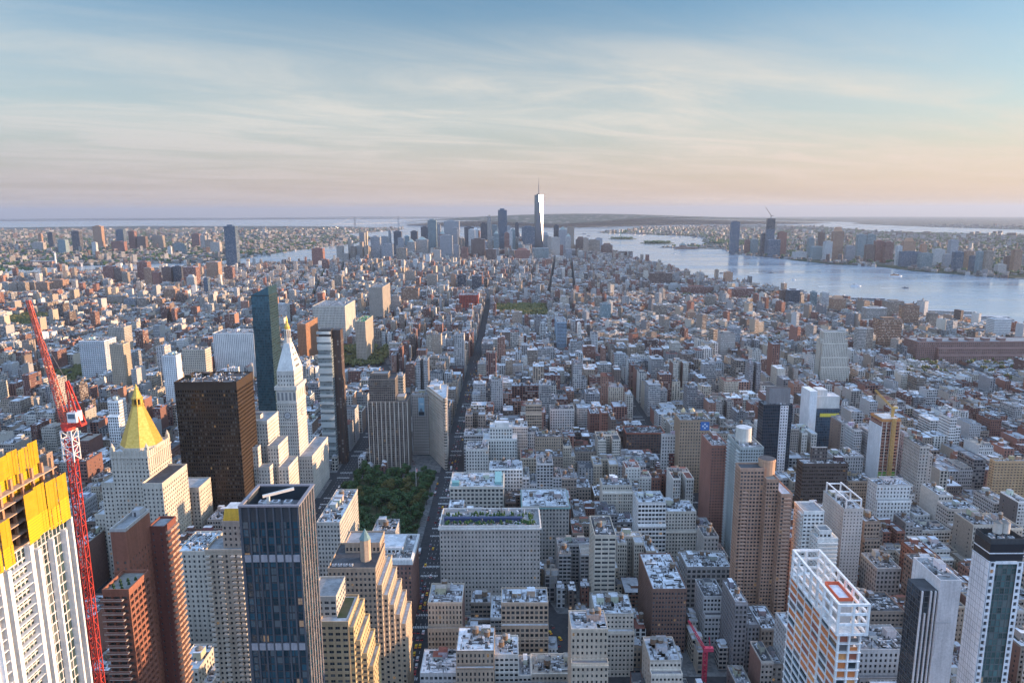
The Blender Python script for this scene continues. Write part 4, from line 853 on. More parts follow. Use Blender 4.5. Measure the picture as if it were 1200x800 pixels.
def court_roof(b, x0, x1, y0, y1, z):
    mb = MB(); mb.box(x0 + 6, x1 - 8, y0 + 10, y1 - 8, z + .02, z + 5, (.60, .60, .58), 'windowed_wall', 'roofing', SILVER, .2); b.part(mb, 'roof_pavilion')
simple('office_building', 'broad brick office block with a white rimmed grey roof at the corner of the park', 'office building', 'white rimmed block by the park', 413, 482, 656, 505, (.27, .15, .12), 725, px2=490, depth=None, roof=MIDROOF, tanks=0, acs=8, bulk=2, bay=3.1, fl=4.0, wf=.45, hf=.55, cornice=(3.4, 1.2, 4.2, (.60, .60, .58)), extra=court_roof, par=1.6, parcol=(.62, .62, .60))
simple('office_building', 'pale stone block with cluttered grey roof between the dark piered tower and the park', 'office building', 'pale block beside the park trees', 371, 398, 613, 505, (.43, .39, .34), 660, px2=419, roof=SILVER, tanks=1, acs=6, bulk=3, bay=2.7, fl=3.6, wf=.5, hf=.56)

def hotel_roof(b, x0, x1, y0, y1, z):
    mb = MB(); mb.box(x0 + 3, x1 - 14, y0 + 9, y0 + 12.5, z + .02, z + 3.4, (.028, .045, .11), 'paint', bottom=True); b.part(mb, 'blue_awning')
    mb = MB(); rr = random.Random(3)
    for i in range(170): x, y = rr.uniform(x0 + 3, x1 - 3), rr.choice((rr.uniform(y0 + 14, y0 + 24), rr.uniform(y0 + 4, y0 + 8))); mb.cyl(x, y, rr.uniform(.6, 1.3), z, z + rr.uniform(1.2, 3), 6, col=(.04, .085, .03), r1=.6)
    b.part(mb, 'roof_planting')
    mb = MB()
    for i in range(90): x, y = rr.uniform(x0 + 2, x1 - 3), rr.uniform(y0 + 1.5, y0 + 8); mb.box(x, x + .8, y, y + .8, z, z + .8, rr.choice(((.5, .48, .45), (.12, .1, .1), (.35, .2, .12))), 'paint')
    b.part(mb, 'terrace_tables', kind='stuff')
simple('hotel', 'wide pale brick hotel with a blue awned garden terrace on its roof', 'hotel', 'hotel with the blue roof terrace', 515, 633, 617, 526, (.40, .36, .32), 712, depth=34, roof=(.20, .20, .2), tanks=0, acs=3, bulk=0, bay=2.75, fl=4.0, wf=.42, hf=.5, cornice=(2.2, 1.0, 1.4, (.62, .60, .56)), extra=hotel_roof, parcol=(.6, .58, .55), topband=3, faces='fr')
def teal_top(b, x0, x1, y0, y1, z):
    mb = MB(); mb.box(x0 + 2, x0 + 9, y0 + 4, y0 + 10, z + .02, z + 4, (.16, .34, .34), 'paint'); mb.box(x1 - 9, x1 - 2, y0 + 6, y1 - 4, z + .02, z + 3.4, (.2, .38, .38), 'paint'); b.part(mb, 'copper_shed')
simple('office_building', 'cream stone corner block with teal roof sheds directly behind the blue terraced hotel', 'office building', 'cream corner block with teal sheds', 527, 590, 571, 668, (.52, .48, .41), 602, depth=40, roof=SILVER, tanks=0, acs=6, bulk=2, bay=4.2, fl=4.2, wf=.6, hf=.58, extra=teal_top, cornice=(1.5, .8, 1.2), faces='flr')
def upper_tier(b, x0, x1, y0, y1, z):
    k = dict(bay=3.2, fl=4, wf=.52, hf=.6, rev=.35)
    a0, a1, *_ , zz = span(566, 606, 508, 812, depth=25); b.box(a0, a1, 812, 838, 0, zz - 8, (.60, .58, .53), faces='fl', roof=SILVER, **k); b.box(a0 + 8, a1 - 6, 816, 836, zz - 7.98, zz + 6, (.60, .58, .53), faces='fl', roof=SILVER, **k)
    bulkhead(b, a0 + 14, a1 - 10, 820, 830, zz + 6, 5, WHITE, SILVER)
simple('office_building', 'white stone office block rising in tiers opposite the triangular wedge building', 'office building', 'white tiered block by the wedge', 546, 572, 527, 780, (.56, .53, .48), 561, depth=30, roof=MIDROOF, tanks=0, acs=3, bulk=1, bay=3.4, fl=4, wf=.45, hf=.58, extra=upper_tier)
simple('office_building', 'long grey stone block with a green copper cornice and silver roof right of the hotel', 'office building', 'long block with the copper cornice', 612, 667, 594, 612, (.36, .34, .31), 650, depth=42, roof=SILVER, tanks=1, acs=7, bulk=3, bay=3.2, fl=4, wf=.5, hf=.56, cornice=(1.6, 1.1, 1.2, (.18, .30, .28)), faces='fr')
simple('office_tower', 'slim cream tower with ribbon windows and a cluttered roof right of the hotel', 'office tower', 'slim cream ribbon windowed tower', 697, 722, 628, 515, (.50, .45, .37), 716, px2=691, roof=DARKROOF, tanks=1, acs=4, bulk=2, bay=5.5, fl=3.9, wf=.84, hf=.5, rev=.4)
simple('loft_building', 'brown brick loft block with a plain silver roof and one water tank', 'loft building', 'brown loft with the silver roof', 765, 805, 691, 470, (.19, .115, .09), 752, px2=749, roof=(.52, .54, .57), tanks=1, acs=3, bulk=0, bay=2.3, fl=3.5, wf=.6, hf=.5)
simple('loft_building', 'wide grey stone loft with big square windows behind the brown silver roofed loft', 'loft building', 'wide grey loft with square windows', 805, 857, 665, 530, (.36, .34, .32), 705, depth=26, roof=SILVER, tanks=2, acs=6, bulk=2, bay=4.2, fl=4.2, wf=.66, hf=.6)
def brick_panel(b, x0, x1, y0, y1, z):
    mb = MB(); w = x1 - x0; mb.box(x0 + w * .25, x1 - w * .22, y0 - .12, y0 - .02, 6, z - 22, (.16, .06, .05), 'windowed_wall', rnd=.55, bottom=True); b.part(mb, 'brick_panel')
simple('office_building', 'white trimmed office block with a recessed maroon brick centre and arched top windows', 'office building', 'white trimmed block with the maroon centre', 776, 811, 510, 790, (.52, .50, .47), 562, px2=775, roof=SILVER, tanks=2, acs=5, bulk=2, bay=3.1, fl=4, wf=.48, hf=.55, extra=brick_panel, faces='fl')
simple('loft_building', 'wide brown loft block under a red brick cornice left of the white trimmed block', 'loft building', 'wide loft with the red cornice', 734, 779, 508, 905, (.15, .10, .085), 540, depth=30, roof=DARKROOF, tanks=2, acs=4, bulk=1, bay=3.6, fl=4, wf=.6, hf=.6, cornice=(.5, .6, 1.8, (.30, .11, .07)))
simple('office_building', 'plain white office block with an even grid of dark square windows in midtown', 'office building', 'plain white gridded office block', 645, 673, 480, 985, WHITE, 513, px2=644, roof=DARKROOF, tanks=2, acs=3, bulk=1, bay=3.4, fl=4, wf=.55, hf=.58)

# right-hand towers
simple('apartment_tower', 'slim red brick apartment slab left of the pale green drum topped tower', 'apartment tower', 'slim red brick slab', 834, 854, 523, 640, (.30, .15, .115), 625, px2=822, roof=MIDROOF, tanks=0, acs=3, bulk=2, bay=2.7, fl=2.95, wf=.5, hf=.45)
def drum_top(b, x0, x1, y0, y1, z):
    cx, cy = (x0 + x1) / 2 - 2, (y0 + y1) / 2; mb = MB(); mb.cyl(cx, cy, 7, z + .02, z + 14, 20, col=(.52, .51, .46), top='roofing', topcol=SILVER); mb.cyl(cx, cy, 7.4, z + 2.2, z + 3.0, 20, col=(.52, .51, .46)); b.part(mb, 'roof_drum')
    mb = MB(); zs = np.arange(4, z - 2, z / round(z / 2.95)); repeat_part(b, 'balcony', [(x0 - 1.5, x0 - .02, a, a + 8, v - .13, v + .8) for v in zs[::-1] for a in (y0 + 1, y1 - 9)], (.52, .54, .52))
simple('apartment_tower', 'pale green grey apartment tower with a cream drum on top and balconied side', 'apartment tower', 'pale tower with the cream drum', 868, 895, 525, 600, (.34, .38, .37), 640, px2=853, roof=MIDROOF, tanks=0, acs=2, bulk=0, bay=2.4, fl=2.95, wf=.62, hf=.55, extra=drum_top)
def brown_pair():
    b = Bld('apartment_tower', 'pinkish tan brick apartment tower in stepped bays with a round orange turret on top', 'apartment tower', (200, 500, 0), nwin=100)
    c = (.38, .24, .17); k = dict(bay=2.5, fl=2.9, wf=.70, hf=.56, rev=.6)
    x0, x1, y0, y1, z = span(868, 896, 550, 492, px2=862); b.box(x0, x1, y0, y1, 0, z, c, faces='fl', roof=DARKROOF, **k)
    a0, a1, w0, w1, z2 = span(896.3, 913, 563, 486, depth=22); b.box(x1 + .02, a1, w0, w1 + 4, 0, z2, c, faces='fl', roof=(.22, .22, .2), **k)
    d0, d1, _, _, z3 = span(913.3, 929, 580, 480, depth=20); b.box(a1 + .02, d1, 480, 506, 0, z3, c, faces='fl', roof=SILVER, **k)
    cx = P(898, 552, 500)[0]; mb = MB(); mb.cyl(cx, 500, 6.0, z2 - 1, z + 6, 16, col=(.46, .29, .19), top='roofing', topcol=DARKROOF); mb.cyl(cx, 500, 6.4, z + 4, z + 5, 16, col=(.46, .29, .19)); b.part(mb, 'turret')
    mb = MB(); zs = np.arange(3, z3 - 2, 2.9); repeat_part(b, 'balcony', [q for v in zs[::-1] for q in ((x0 + 2, x0 + 6, y0 - 1.3, y0 - .02, v, v + .9), (a1 + 2, a1 + 7, 478.7, 479.98, v, v + .9))], (.46, .30, .22))
    b.finish(); see(862, 930, 678, 480); anchor('tan tower with the round turret', 895, 600, 486)
brown_pair()
def grid_column(b, x0, x1, y0, y1, z):
    w = x1 - x0; mb = MB(); mb.box(x0 + 7, x1 - 2, y0 + 4, y1 - 2, z + .02, P(912, 456, 765)[1], (.22, .21, .21), top='roofing', topcol=DARKROOF); b.part(mb, 'crown')
    mb = MB(); pn = []; xa = x0 + w * .58; grid_facade(mb, (xa, y0 - .9, 0), (1, 0, 0), w * .27, z, 3.0, 3.5, .55, .5, (.66, .63, .62), .6, panes=pn); mb.box(xa, xa + w * .27, y0 - .88, y0 - .3, 0, z - .01, (.66, .63, .62)) if False else None
    for xs in (xa, xa + w * .27): mb.polys([[(xs, y0 - .9, 0), (xs, y0 - .02, 0), (xs, y0 - .02, z), (xs, y0 - .9, z)]], 'masonry', (.66, .63, .62))
    mb.polys([[(xa, y0 - .9, z), (xa + w * .27, y0 - .9, z), (xa + w * .27, y0 - .02, z), (xa, y0 - .02, z)]], 'masonry', (.66, .63, .62)); mb.polys(pn[0][0], 'window_glass', (.03, .03, .04), 0, RNG.random(len(pn[0][0]))); b.part(mb, 'window_column')
glass_tower('glass_tower', 'dark blue glass tower with a white gridded column and plain grey crown', 'dark tower with the white grid column', 895, 929, 475, 765, 889, (.035, .055, .08), (.05, .055, .065), 562, extra=grid_column, bay=2.0, cat='tower')
def fin(b, x0, x1, y0, y1, z):
    mb = MB(); a = P(948, 470, 898)[0]; zt = P(951, 458, 898)[1]; mb.box(a, x0 - .02, y0 - 2, y1, 0, zt, (.70, .70, .69)); b.part(mb, 'white_fin')
    mb = MB(); mb.box(x0, x1, y0 + 2, y1 - 2, z + 1.3, zt - 8, (.58, .56, .52), top='roofing', topcol=SILVER); mb.box(x0 + 4, x0 + 16, y0 + 5, y1 - 4, zt - 7.98, zt, (.60, .58, .55)); b.part(mb, 'roof_house')
    mb = MB(); mb.box(x0 + 6, x1 - .5, y0 - .5, y0 - .02, z - 9.5, z - 5, (.72, .58, .08), 'paint', bottom=True); b.part(mb, 'yellow_band')
glass_tower('glass_tower', 'blue glass tower with a white blank fin on its side and a yellow band', 'blue tower with the white fin', 956, 984, 480, 898, None, (.07, .13, .19), (.08, .10, .13), 536, depth=26, extra=fin, bay=2.4, cat='tower')
def small_box(b, x0, x1, y0, y1, z): mb = MB(); w = x1 - x0; mb.box(x0 + w * .24, x0 + w * .58, y0 + 6, y1 - 5, z + .02, z + 15, (.10, .085, .08), 'windowed_wall', 'roofing', MIDROOF, .7); b.part(mb, 'upper_block')
simple('office_tower', 'dark brown banded office tower with a smaller dark box on its grey roof', 'office tower', 'dark brown banded tower', 941, 994, 544, 650, (.085, .068, .062), 600, px2=934, roof=(.34, .35, .37), tanks=0, acs=8, bulk=1, bay=2.2, fl=3.6, wf=.82, hf=.45, rev=.5, extra=small_box, gcol=(.02, .018, .018), fcol=(.08, .07, .065))
def roof_frames(b, x0, x1, y0, y1, z):
    mb = MB(); w = (.66, .66, .65)
    for y in (y0 + 1, (y0 + y1) / 2, y1 - 1):
        for x in (x0 + 2, x1 - 2): mb.box(x - .5, x + .5, y - .5, y + .5, z, z + 7, w)
        mb.box(x0 + 1.5, x1 - 1.5, y - .5, y + .5, z + 7, z + 8, w, bottom=True)
    for x in (x0 + 2, x1 - 2): mb.box(x - .5, x + .5, y0 + .5, y1 - .5, z + 8.01, z + 8.9, w, bottom=True)
    b.part(mb, 'roof_frame')
simple('apartment_tower', 'pale concrete apartment slab with open white frames standing on its roof', 'apartment tower', 'pale slab with roof frames', 989, 1012, 597, 530, (.47, .45, .42), 715, px2=965, roof=SILVER, tanks=0, acs=4, bulk=2, bay=2.6, fl=2.9, wf=.4, hf=.45, extra=roof_frames)
def white_balcony():
    b = Bld('apartment_tower', 'white apartment tower with stacked balconies stepping down behind the white framed tower', 'apartment tower', (225, 470, 0), nwin=100)
    W = (.66, .65, .61); k = dict(bay=2.8, fl=2.95, wf=.66, hf=.52, rev=.6)
    x0, x1, y0, y1, z = span(942, 966, 600, 474, px2=936); b.box(x0, x1, y0, y1 + 8, 0, z, W, faces='fl', roof=MIDROOF, **k)
    a0, a1, _, _, z2 = span(958, 982, 632, 462, depth=20); b.box(a0, a1, 462, y0 - .03, 0, z2, W, faces='fl', roof=SILVER, **k); b.box(a0 + 2, a1 - 4, 464, y0 - 1, z2 + .02, z2 + 5, W, faces='fl', roof=MIDROOF, **k)
    mb = MB(); zs = np.arange(3, z2 - 1, z2 / round(z2 / 2.95)); repeat_part(b, 'balcony', [(a0 + .3, a1 - .3, 460.3, 461.98, v - .13, v + .85) for v in zs[::-1]], (.60, .58, .54))
    zs = np.arange(3, z - 1, z / round(z / 2.95)); repeat_part(b, 'balcony', [(x0 - 1.4, x0 - .02, y0 + 1, y0 + 8, v - .13, v + .85) for v in zs[::-1]], (.60, .58, .54))
    b.finish(); see(936, 983, 662, 462); anchor('white balcony tower', 960, 620, 470)
white_balcony()
def framed_tower():
    """White framed tower under construction: concrete cage on top, orange boarding between the slabs."""
    b = Bld('unfinished_tower', 'unfinished tower with a white concrete cage roof and orange boarded floors', 'tower', (118, 262, 0), nwin=0)
    x0, x1, y0, y1, z = span(983, 1008, 742, 243, px2=905); y1 = min(y1, y0 + 46); W = (.72, .71, .69); org = (.55, .18, .055)
    fl = 3.75; n = int(z / fl); zs = z - fl * np.arange(n)
    mb = MB(); mb.boxes(x0 - .6, x1 + .6, y0 - .8, y1 + .3, zs - .36, zs, W, bottom=True); b.part(mb, 'floor_slab')
    rr = random.Random(5); mb = MB(); gl = MB()
    def cells(pts, horizontal):
        for (a, c) in zip(pts[:-1], pts[1:]):
            for zz in zs:
                gy = z - zz; p = rr.random(); low = gy > (30 if not horizontal and a > y0 + 22 else 66)
                col = org if p < .42 else (.62, .28, .10) if p < .55 else (.30, .10, .06) if p < .68 else (.12, .11, .11)
                tgt, mat = (gl, 'mirror_glass') if low or p > .84 else (mb, 'paint')
                col = (.05, .08, .10) if tgt is gl else col; h0 = zz - fl; hh = h0 + (fl - .3) * (1 if tgt is gl or p < .3 else rr.choice((.45, 1, .8)))
                if horizontal: tgt.polys([[(a + .15, y0 + .5, h0), (c - .15, y0 + .5, h0), (c - .15, y0 + .5, hh), (a + .15, y0 + .5, hh)]], mat, col, 0, rr.random())
                else: tgt.polys([[(x0 + .12, c - .15, h0), (x0 + .12, a + .15, h0), (x0 + .12, a + .15, hh), (x0 + .12, c - .15, hh)]], mat, col, 0, rr.random())
    xs = np.linspace(x0, x1, 3); ys = np.linspace(y0, y1, 7); cells(xs, True); cells(ys, False); b.part(mb, 'boarding'); b.part(gl, 'glazing')
    mb = MB()
    for x in xs: mb.box(x - .35, x + .35, y0 - .5, y0 + .45, 0, z - .31, W)
    for i, y in enumerate(ys): mb.box(x0 - .15, x0 + .45, y - (.8 if i == 2 else .22), y + (.8 if i == 2 else .22), 0, z - .35, W) if i else None
    b.part(mb, 'column'); mb = MB(); mb.box(x0 + 2.5, x1 - .6, y0 + 3, y1 - 1, 0, z - .32, (.32, .27, .25)); b.part(mb, 'core')
    c0, c1, q0, q1, zt = x0 - 2.0, x1 + 2.0, y0 - 2.0, y1 - 4, z + 13
    mb = MB()                                                  # the open cage
    for zz in (z + .3, z + 4.4, z + 8.6, z + 12.4): ring(mb, c0, c1, q0, q1, zz, zz + .85, .9, W)
    for x in np.linspace(c0 + .45, c1 - .45, 3):
        for y in (q0 + .45, q1 - .45): mb.box(x - .44, x + .44, y - .44, y + .44, z + .3, zt + .2, W)
    for y in np.linspace(q0 + .45, q1 - .45, 8)[1:-1]:
        for x in (c0 + .45, c1 - .45): mb.box(x - .44, x + .44, y - .44, y + .44, z + .3, zt + .2, W)
    b.part(mb, 'roof_cage')
    mb = MB(); mb.box(x0 + 2, x1 - 1, y0 + 6, y0 + 18, z + .02, z + 10, (.45, .44, .43), top='roofing', topcol=(.62, .62, .63)); ring(mb, x0 + 1.8, x1 - .8, y0 + 5.8, y0 + 18.2, z + 10, z + 11.4, .25, (.60, .13, .06), 'paint'); mb.box(x0 + 1, x1 - 1, y0 + 20, y1 - 6, z + .02, z + 2, (.4, .33, .28)); b.part(mb, 'lift_core')
    FOOT.append((x0 - 2, x1 + 2, y0 - 2, y1)); see(896, 1016, 800, 243); anchor('white caged unfinished tower', 960, 720, 243)
framed_tower()
def blank_white():
    b = Bld('apartment_tower', 'tower with a blank white end wall beside a strip of dark glass and white fins', 'tower', (150, 330, 0), nwin=0)
    x0, x1, y0, y1, z = span(1102, 1127, 682, 322, px2=1093); W = (.64, .64, .65)
    mb = MB(); mb.box(x0, x1, y0, y0 + 24, 0, z, W, mat='masonry', top='roofing', topcol=MIDROOF); ring(mb, x0, x1, y0, y0 + 24, z + .01, z + 1.2, .35, W); b.part(mb, 'wall')
    mb = MB()
    for zz in (z - 22, z - 58): ring(mb, x0 + .5, x1 - 3, y0 - .16, y0 + .3, zz, zz + .3, .2, (.5, .5, .51)); mb.box(x0 + .6, x0 + .8, y0 - .12, y0 - .02, zz - 18, zz, (.5, .5, .51))
    b.part(mb, 'panel_joint')
    a0 = P(1081, 690, 322)[0]; mb = MB(); gl = MB(); pn = []; zg = z - 5; grid_facade(mb, (a0, y0 + 1, 0), (1, 0, 0), x0 - a0 - .02, zg, 1.9, 3.1, .9, .88, (.08, .09, .1), .1, 'paint', panes=pn); grid_facade(mb, (a0, y0 + 13, 0), (0, -1, 0), 12, zg, 1.9, 3.1, .9, .88, (.08, .09, .1), .1, 'paint', panes=pn)
    for q, _ in pn: gl.polys(q, 'mirror_glass', (.06, .08, .10), 0, RNG.random(len(q)))
    mb.polys([[(a0, y0 + 1, zg), (x0, y0 + 1, zg), (x0, y0 + 13, zg), (a0, y0 + 13, zg)]], 'roofing', DARKROOF); b.part(mb, 'frame'); b.part(gl, 'glazing')
    mb = MB()
    for i, x in enumerate(np.linspace(a0 + .6, x0 - 1.4, 4)): mb.box(x - .3, x + .3, y0 + .1, y0 + .98, 0, zg - 12 * i if i < 2 else zg, (.70, .70, .71))
    b.part(mb, 'white_fin'); roof_kit(b, x0 + 1, x1 - 1, y0 + 2, y0 + 22, z, W, 0, 4, 1); FOOT.append((a0, x1, y0, y0 + 24)); see(1078, 1128, 800, 322); anchor('blank white walled tower', 1110, 700, 322)
blank_white()
def white_grid():
    b = Bld('glass_tower', 'tower of green glass in a white square grid frame with two cream roof tanks', 'tower', (215, 300, 0), nwin=100, gcol=(.05, .10, .10), fcol=(.1, .1, .1))
    x0, x1, y0, y1, z = span(1160, 1198, 657, 292, px2=1141); W = (.66, .67, .68); w = x1 - x0
    b.box(x0, x1, y0, y1, 0, z, (.10, .12, .12), faces='f', roof=DARKROOF, par=0, bay=2.0, fl=3.2, wf=.86, hf=.86, rev=.2, topband=.3)
    mb = MB(); pn = []
    for xa in (x0 - .3, x1 - 2.5): grid_facade(mb, (xa, y0 - .6, 0), (1, 0, 0), 2.8, z, 2.8, 3.2, .56, .62, W, .5, panes=pn)
    mb.box(x0 + 2.5, x1 - 2.5, y0 - .6, y0 - .02, z - 1.2, z, W, bottom=True)
    for q, _ in pn: mb.polys(q, 'window_glass', (.05, .06, .07), 0, RNG.random(len(q)))
    b.part(mb, 'white_frame')
    mb = MB(); zs = np.arange(3.2, z, 3.2); mb.box(x0 - .6, x0 - .01, y0 - .6, y1, 0, z, (.62, .64, .67)); mb.boxes(x0 - .72, x0 - .61, y0 - .5, y1 - .1, zs - .14, zs + .05, (.34, .36, .38), bottom=True)
    for y in np.linspace(y0 + 2, y1 - 2, 6): mb.box(x0 - .72, x0 - .61, y - .08, y + .08, 0, z - .5, (.4, .42, .44))
    b.part(mb, 'side_wall')
    mb = MB(); mb.box(x0 - .4, x1 + .2, y0 + .2, y1 - .2, z + .02, z + 8, (.045, .05, .06), 'mirror_glass', top='roofing', topcol=DARKROOF, rnd=.6); ring(mb, x0 - .4, x1 + .2, y0 + .2, y1 - .2, z + 8.02, z + 10.5, .4, (.05, .055, .06)); mb.box(x0 - .5, x1 + .3, y0 + .1, y1 - .1, z + 3.4, z + 3.9, W, bottom=True); b.part(mb, 'crown')
    for dx in (.42, .66): water_tank(b, x0 + w * dx, y1 - 5, z + 8.3, 1.9, 5, (.52, .47, .41))
    for i in range(5): ac_unit(b, x0 + 1 + i * 2.2, y0 + 3 + (i % 2) * 3, z + 8.2)
    b.finish(); see(1138, 1200, 800, 292); anchor('white gridded green glass tower', 1170, 680, 292)
white_grid()
simple('loft_building', 'maroon brick block with a white stone front behind the white caged tower', 'loft building', 'maroon block with the white front', 1028, 1056, 667, 517, (.40, .39, .38), 722, px2=1009, roof=MIDROOF, tanks=3, acs=4, bulk=2, bay=3.4, fl=4, wf=.56, hf=.6)
simple('apartment_tower', 'orange tan balconied apartment slab at the right edge of the view', 'apartment tower', 'orange tan balconied slab', 1166, 1232, 541, 700, (.46, .31, .18), 590, px2=1160, roof=(.4, .36, .3), tanks=0, acs=3, bulk=3, bay=3.4, fl=2.95, wf=.66, hf=.48, rev=.9)
def hoist_tower():
    x0, x1, y0, y1, z = span(1034, 1056, 494, 765, px2=1020)
    b = Bld('unfinished_tower', 'unfinished orange brown concrete tower with a white side wall and hoist', 'tower', ((x0 + x1) / 2, (y0 + y1) / 2, 0), nwin=0)
    mb = MB(); n = 22; zs = z / n * np.arange(1, n + 1); mb.boxes(x0, x1, y0, y1, zs - .4, zs, (.52, .36, .26), bottom=True); xs = np.linspace(x0 + .4, x1 - .4, 5)
    for x in xs: mb.box(x - .4, x + .4, y0 + .1, y0 + .8, 0, z - .4, (.60, .52, .46))
    b.part(mb, 'floor_slab'); mb = MB(); mb.box(x0 + .6, x1 - .6, y0 + 1.2, y1 - .5, 0, z - .5, (.30, .12, .085), 'windowed_wall', rnd=.3); mb.box(x0 + 1, x1 - 1, y0 + .9, y0 + 1.15, 4, z * .3, (.12, .36, .06), 'paint', bottom=True); b.part(mb, 'infill')
    mb = MB(); mb.box(x0 - .6, x0 - .02, y0 - .2, y1, 0, z - 6, (.66, .66, .66)); b.part(mb, 'side_wall')
    mb = MB(); xm = (x0 + x1) / 2 + 1.5; lattice(mb, (xm, y0 - 2.2, 0), (xm, y0 - 2.2, z + 4), 3, 30, (.55, .36, .14), .55); b.part(mb, 'hoist')
    mb = MB(); mb.box(x0 + 2, x1 - 2, y0 + 3, y1 - 3, z + .02, z + 3, (.5, .40, .3), top='roofing', topcol=(.5, .5, .5)); ring(mb, x0, x1, y0, y1, z + .01, z + 2.6, .3, (.52, .2, .1), 'safety_netting'); b.part(mb, 'top_forms'); FOOT.append((x0, x1, y0 - 4, y1)); see(1019, 1058, 572, 765); anchor('unfinished tower with the orange hoist', 1042, 510, 765)
    cx, cyy, zb = xm + 3, y0 + 8, z + 3; yl = (.60, .38, .12); t = thing('tower_crane', 'small yellow luffing crane standing on the orange brown unfinished tower', 'crane', (cx, cyy, zb))
    def part(mb, n): o = mb.build(n, None, (cx, cyy, zb)); o.location = (0, 0, 0); o.parent = t
    mb = MB(); lattice(mb, (cx, cyy, zb), (cx, cyy, zb + 10), 1.8, 5, yl, .5); part(mb, 'mast'); e = P(1026, 457, cyy); mb = MB(); lattice(mb, (cx, cyy, zb + 10), (e[0], cyy, e[1]), 1.5, 12, yl, .4); part(mb, 'jib'); mb = MB(); mb.box(cx - 1, cx + 5, cyy - 1.2, cyy + 1.2, zb + 10, zb + 12.2, yl, 'paint', bottom=True); part(mb, 'deck')
hoist_tower()
def deco(px0, px1, py, Y, label, short, c, visb, steps):
    x0, x1, y0, y1, z = span(px0, px1, py, Y, depth=28); b = Bld('setback_tower', label, 'apartment tower', ((x0 + x1) / 2, (y0 + y1) / 2, 0), nwin=60); k = dict(bay=3, fl=3.7, wf=.42, hf=.56, rev=.4)
    b.box(x0 + 5, x1 - 5, y0 + 5, y1 - 5, 0, z, c, faces='fl', roof=MIDROOF, **k)
    for i, (dx0, dx1, dz) in enumerate(steps): b.box(x0 + dx0, x1 + dx1, y0 - 4 * i, y0 + 4.98 - 4 * i - .02 if i == 0 else y0 - 4 * (i - 1) - .03, 0, z - dz, c, faces='flr', roof=MIDROOF, **k)
    for xx in (x0 + 2.4, x1 - 2.4): b.box(xx - 2.38, xx + 2.38, y0 + 5.2, y1 - 6, 0, z - 14, c, faces='flr', **k)
    b.finish(); see(px0, px1, visb, Y); anchor(short, (px0 + px1) / 2, py, Y)
deco(964, 996, 390, 1245, 'tall cream art deco setback tower standing above the low blocks towards the river', 'cream art deco tower', (.50, .46, .39), 452, ((2, -2, 20), (0, 0, 45), (-1, 1, 62)))
def big_block():
    x0, x1, y0, y1, z = span(1080, 1240, 402, 1455, depth=66); b = Bld('warehouse_block', 'enormous brown brick block stepping up in long bands near the river', 'office building', ((x0 + x1) / 2, 1490, 0), nwin=100); k = dict(bay=4.2, fl=4.6, wf=.55, hf=.52, rev=.4); c = (.26, .155, .13)
    b.box(x0, x1, y0 + 14, y1, 0, z, c, faces='fl', roof=MIDROOF, **k); b.box(x0 + 42, x1, y0 + 7, y0 + 13.97, 0, z - 13, c, faces='fl', roof=SILVER, **k); b.box(x0 + 40, x1, y0, y0 + 6.97, 0, z - 27, c, faces='fl', roof=SILVER, **k)
    for i in range(6): bulkhead(b, x0 + 12 + i * 34, x0 + 24 + i * 34, y0 + 24, y0 + 38, z, 6, c)
    b.finish(); see(1076, 1200, 440, 1455); anchor('enormous brown block', 1140, 410, 1455)
big_block()
def emblem(b, x0, x1, y0, y1, z):
    xa, za = P(826, 499, y0); mb = MB(); mb.box(xa - 5, xa + 5, y0 - .3, y0 - .02, za - 5, za + 5, (.05, .14, .36), 'paint', bottom=True)
    for i in range(4): a = math.pi / 2 * i; mb.box(xa + 2.2 * math.cos(a) - .9, xa + 2.2 * math.cos(a) + .9, y0 - .36, y0 - .31, za + 2.2 * math.sin(a) - .9, za + 2.2 * math.sin(a) + .9, (.55, .62, .70), 'paint', bottom=True)
    b.part(mb, 'blue_emblem')
simple('office_building', 'tan brick tower with a square blue emblem sign high on its corner', 'office building', 'tan tower with the blue emblem', 797, 832, 493, 770, (.33, .24, .165), 560, depth=28, roof=MIDROOF, tanks=1, acs=3, bulk=2, bay=3, fl=3.8, wf=.45, hf=.5, extra=emblem)
def cupolas(b, x0, x1, y0, y1, z):
    for px, py in ((801, 474), (811.5, 484)):
        xa = P(px, py, y0 + 6)[0]; mb = MB(); mb.cyl(xa, y0 + 6, 3.6, z, z + 5, 8, col=LIME); mb.cyl(xa, y0 + 6, 3.9, z + 5, z + 8, 10, col=(.62, .50, .30), r1=.6); mb.cyl(xa, y0 + 6, 2.3, z + 8, z + 11, 10, col=(.62, .50, .30), r1=0); b.part(mb, 'cupola')
simple('store_block', 'grey stone store block carrying two small cream domes on its roof edge', 'store', 'store block with two domes', 797, 832, 487, 985, (.36, .34, .31), 492, depth=30, roof=SILVER, tanks=1, acs=4, bulk=1, bay=4, fl=4.5, wf=.6, hf=.6, extra=cupolas, nwin=0)
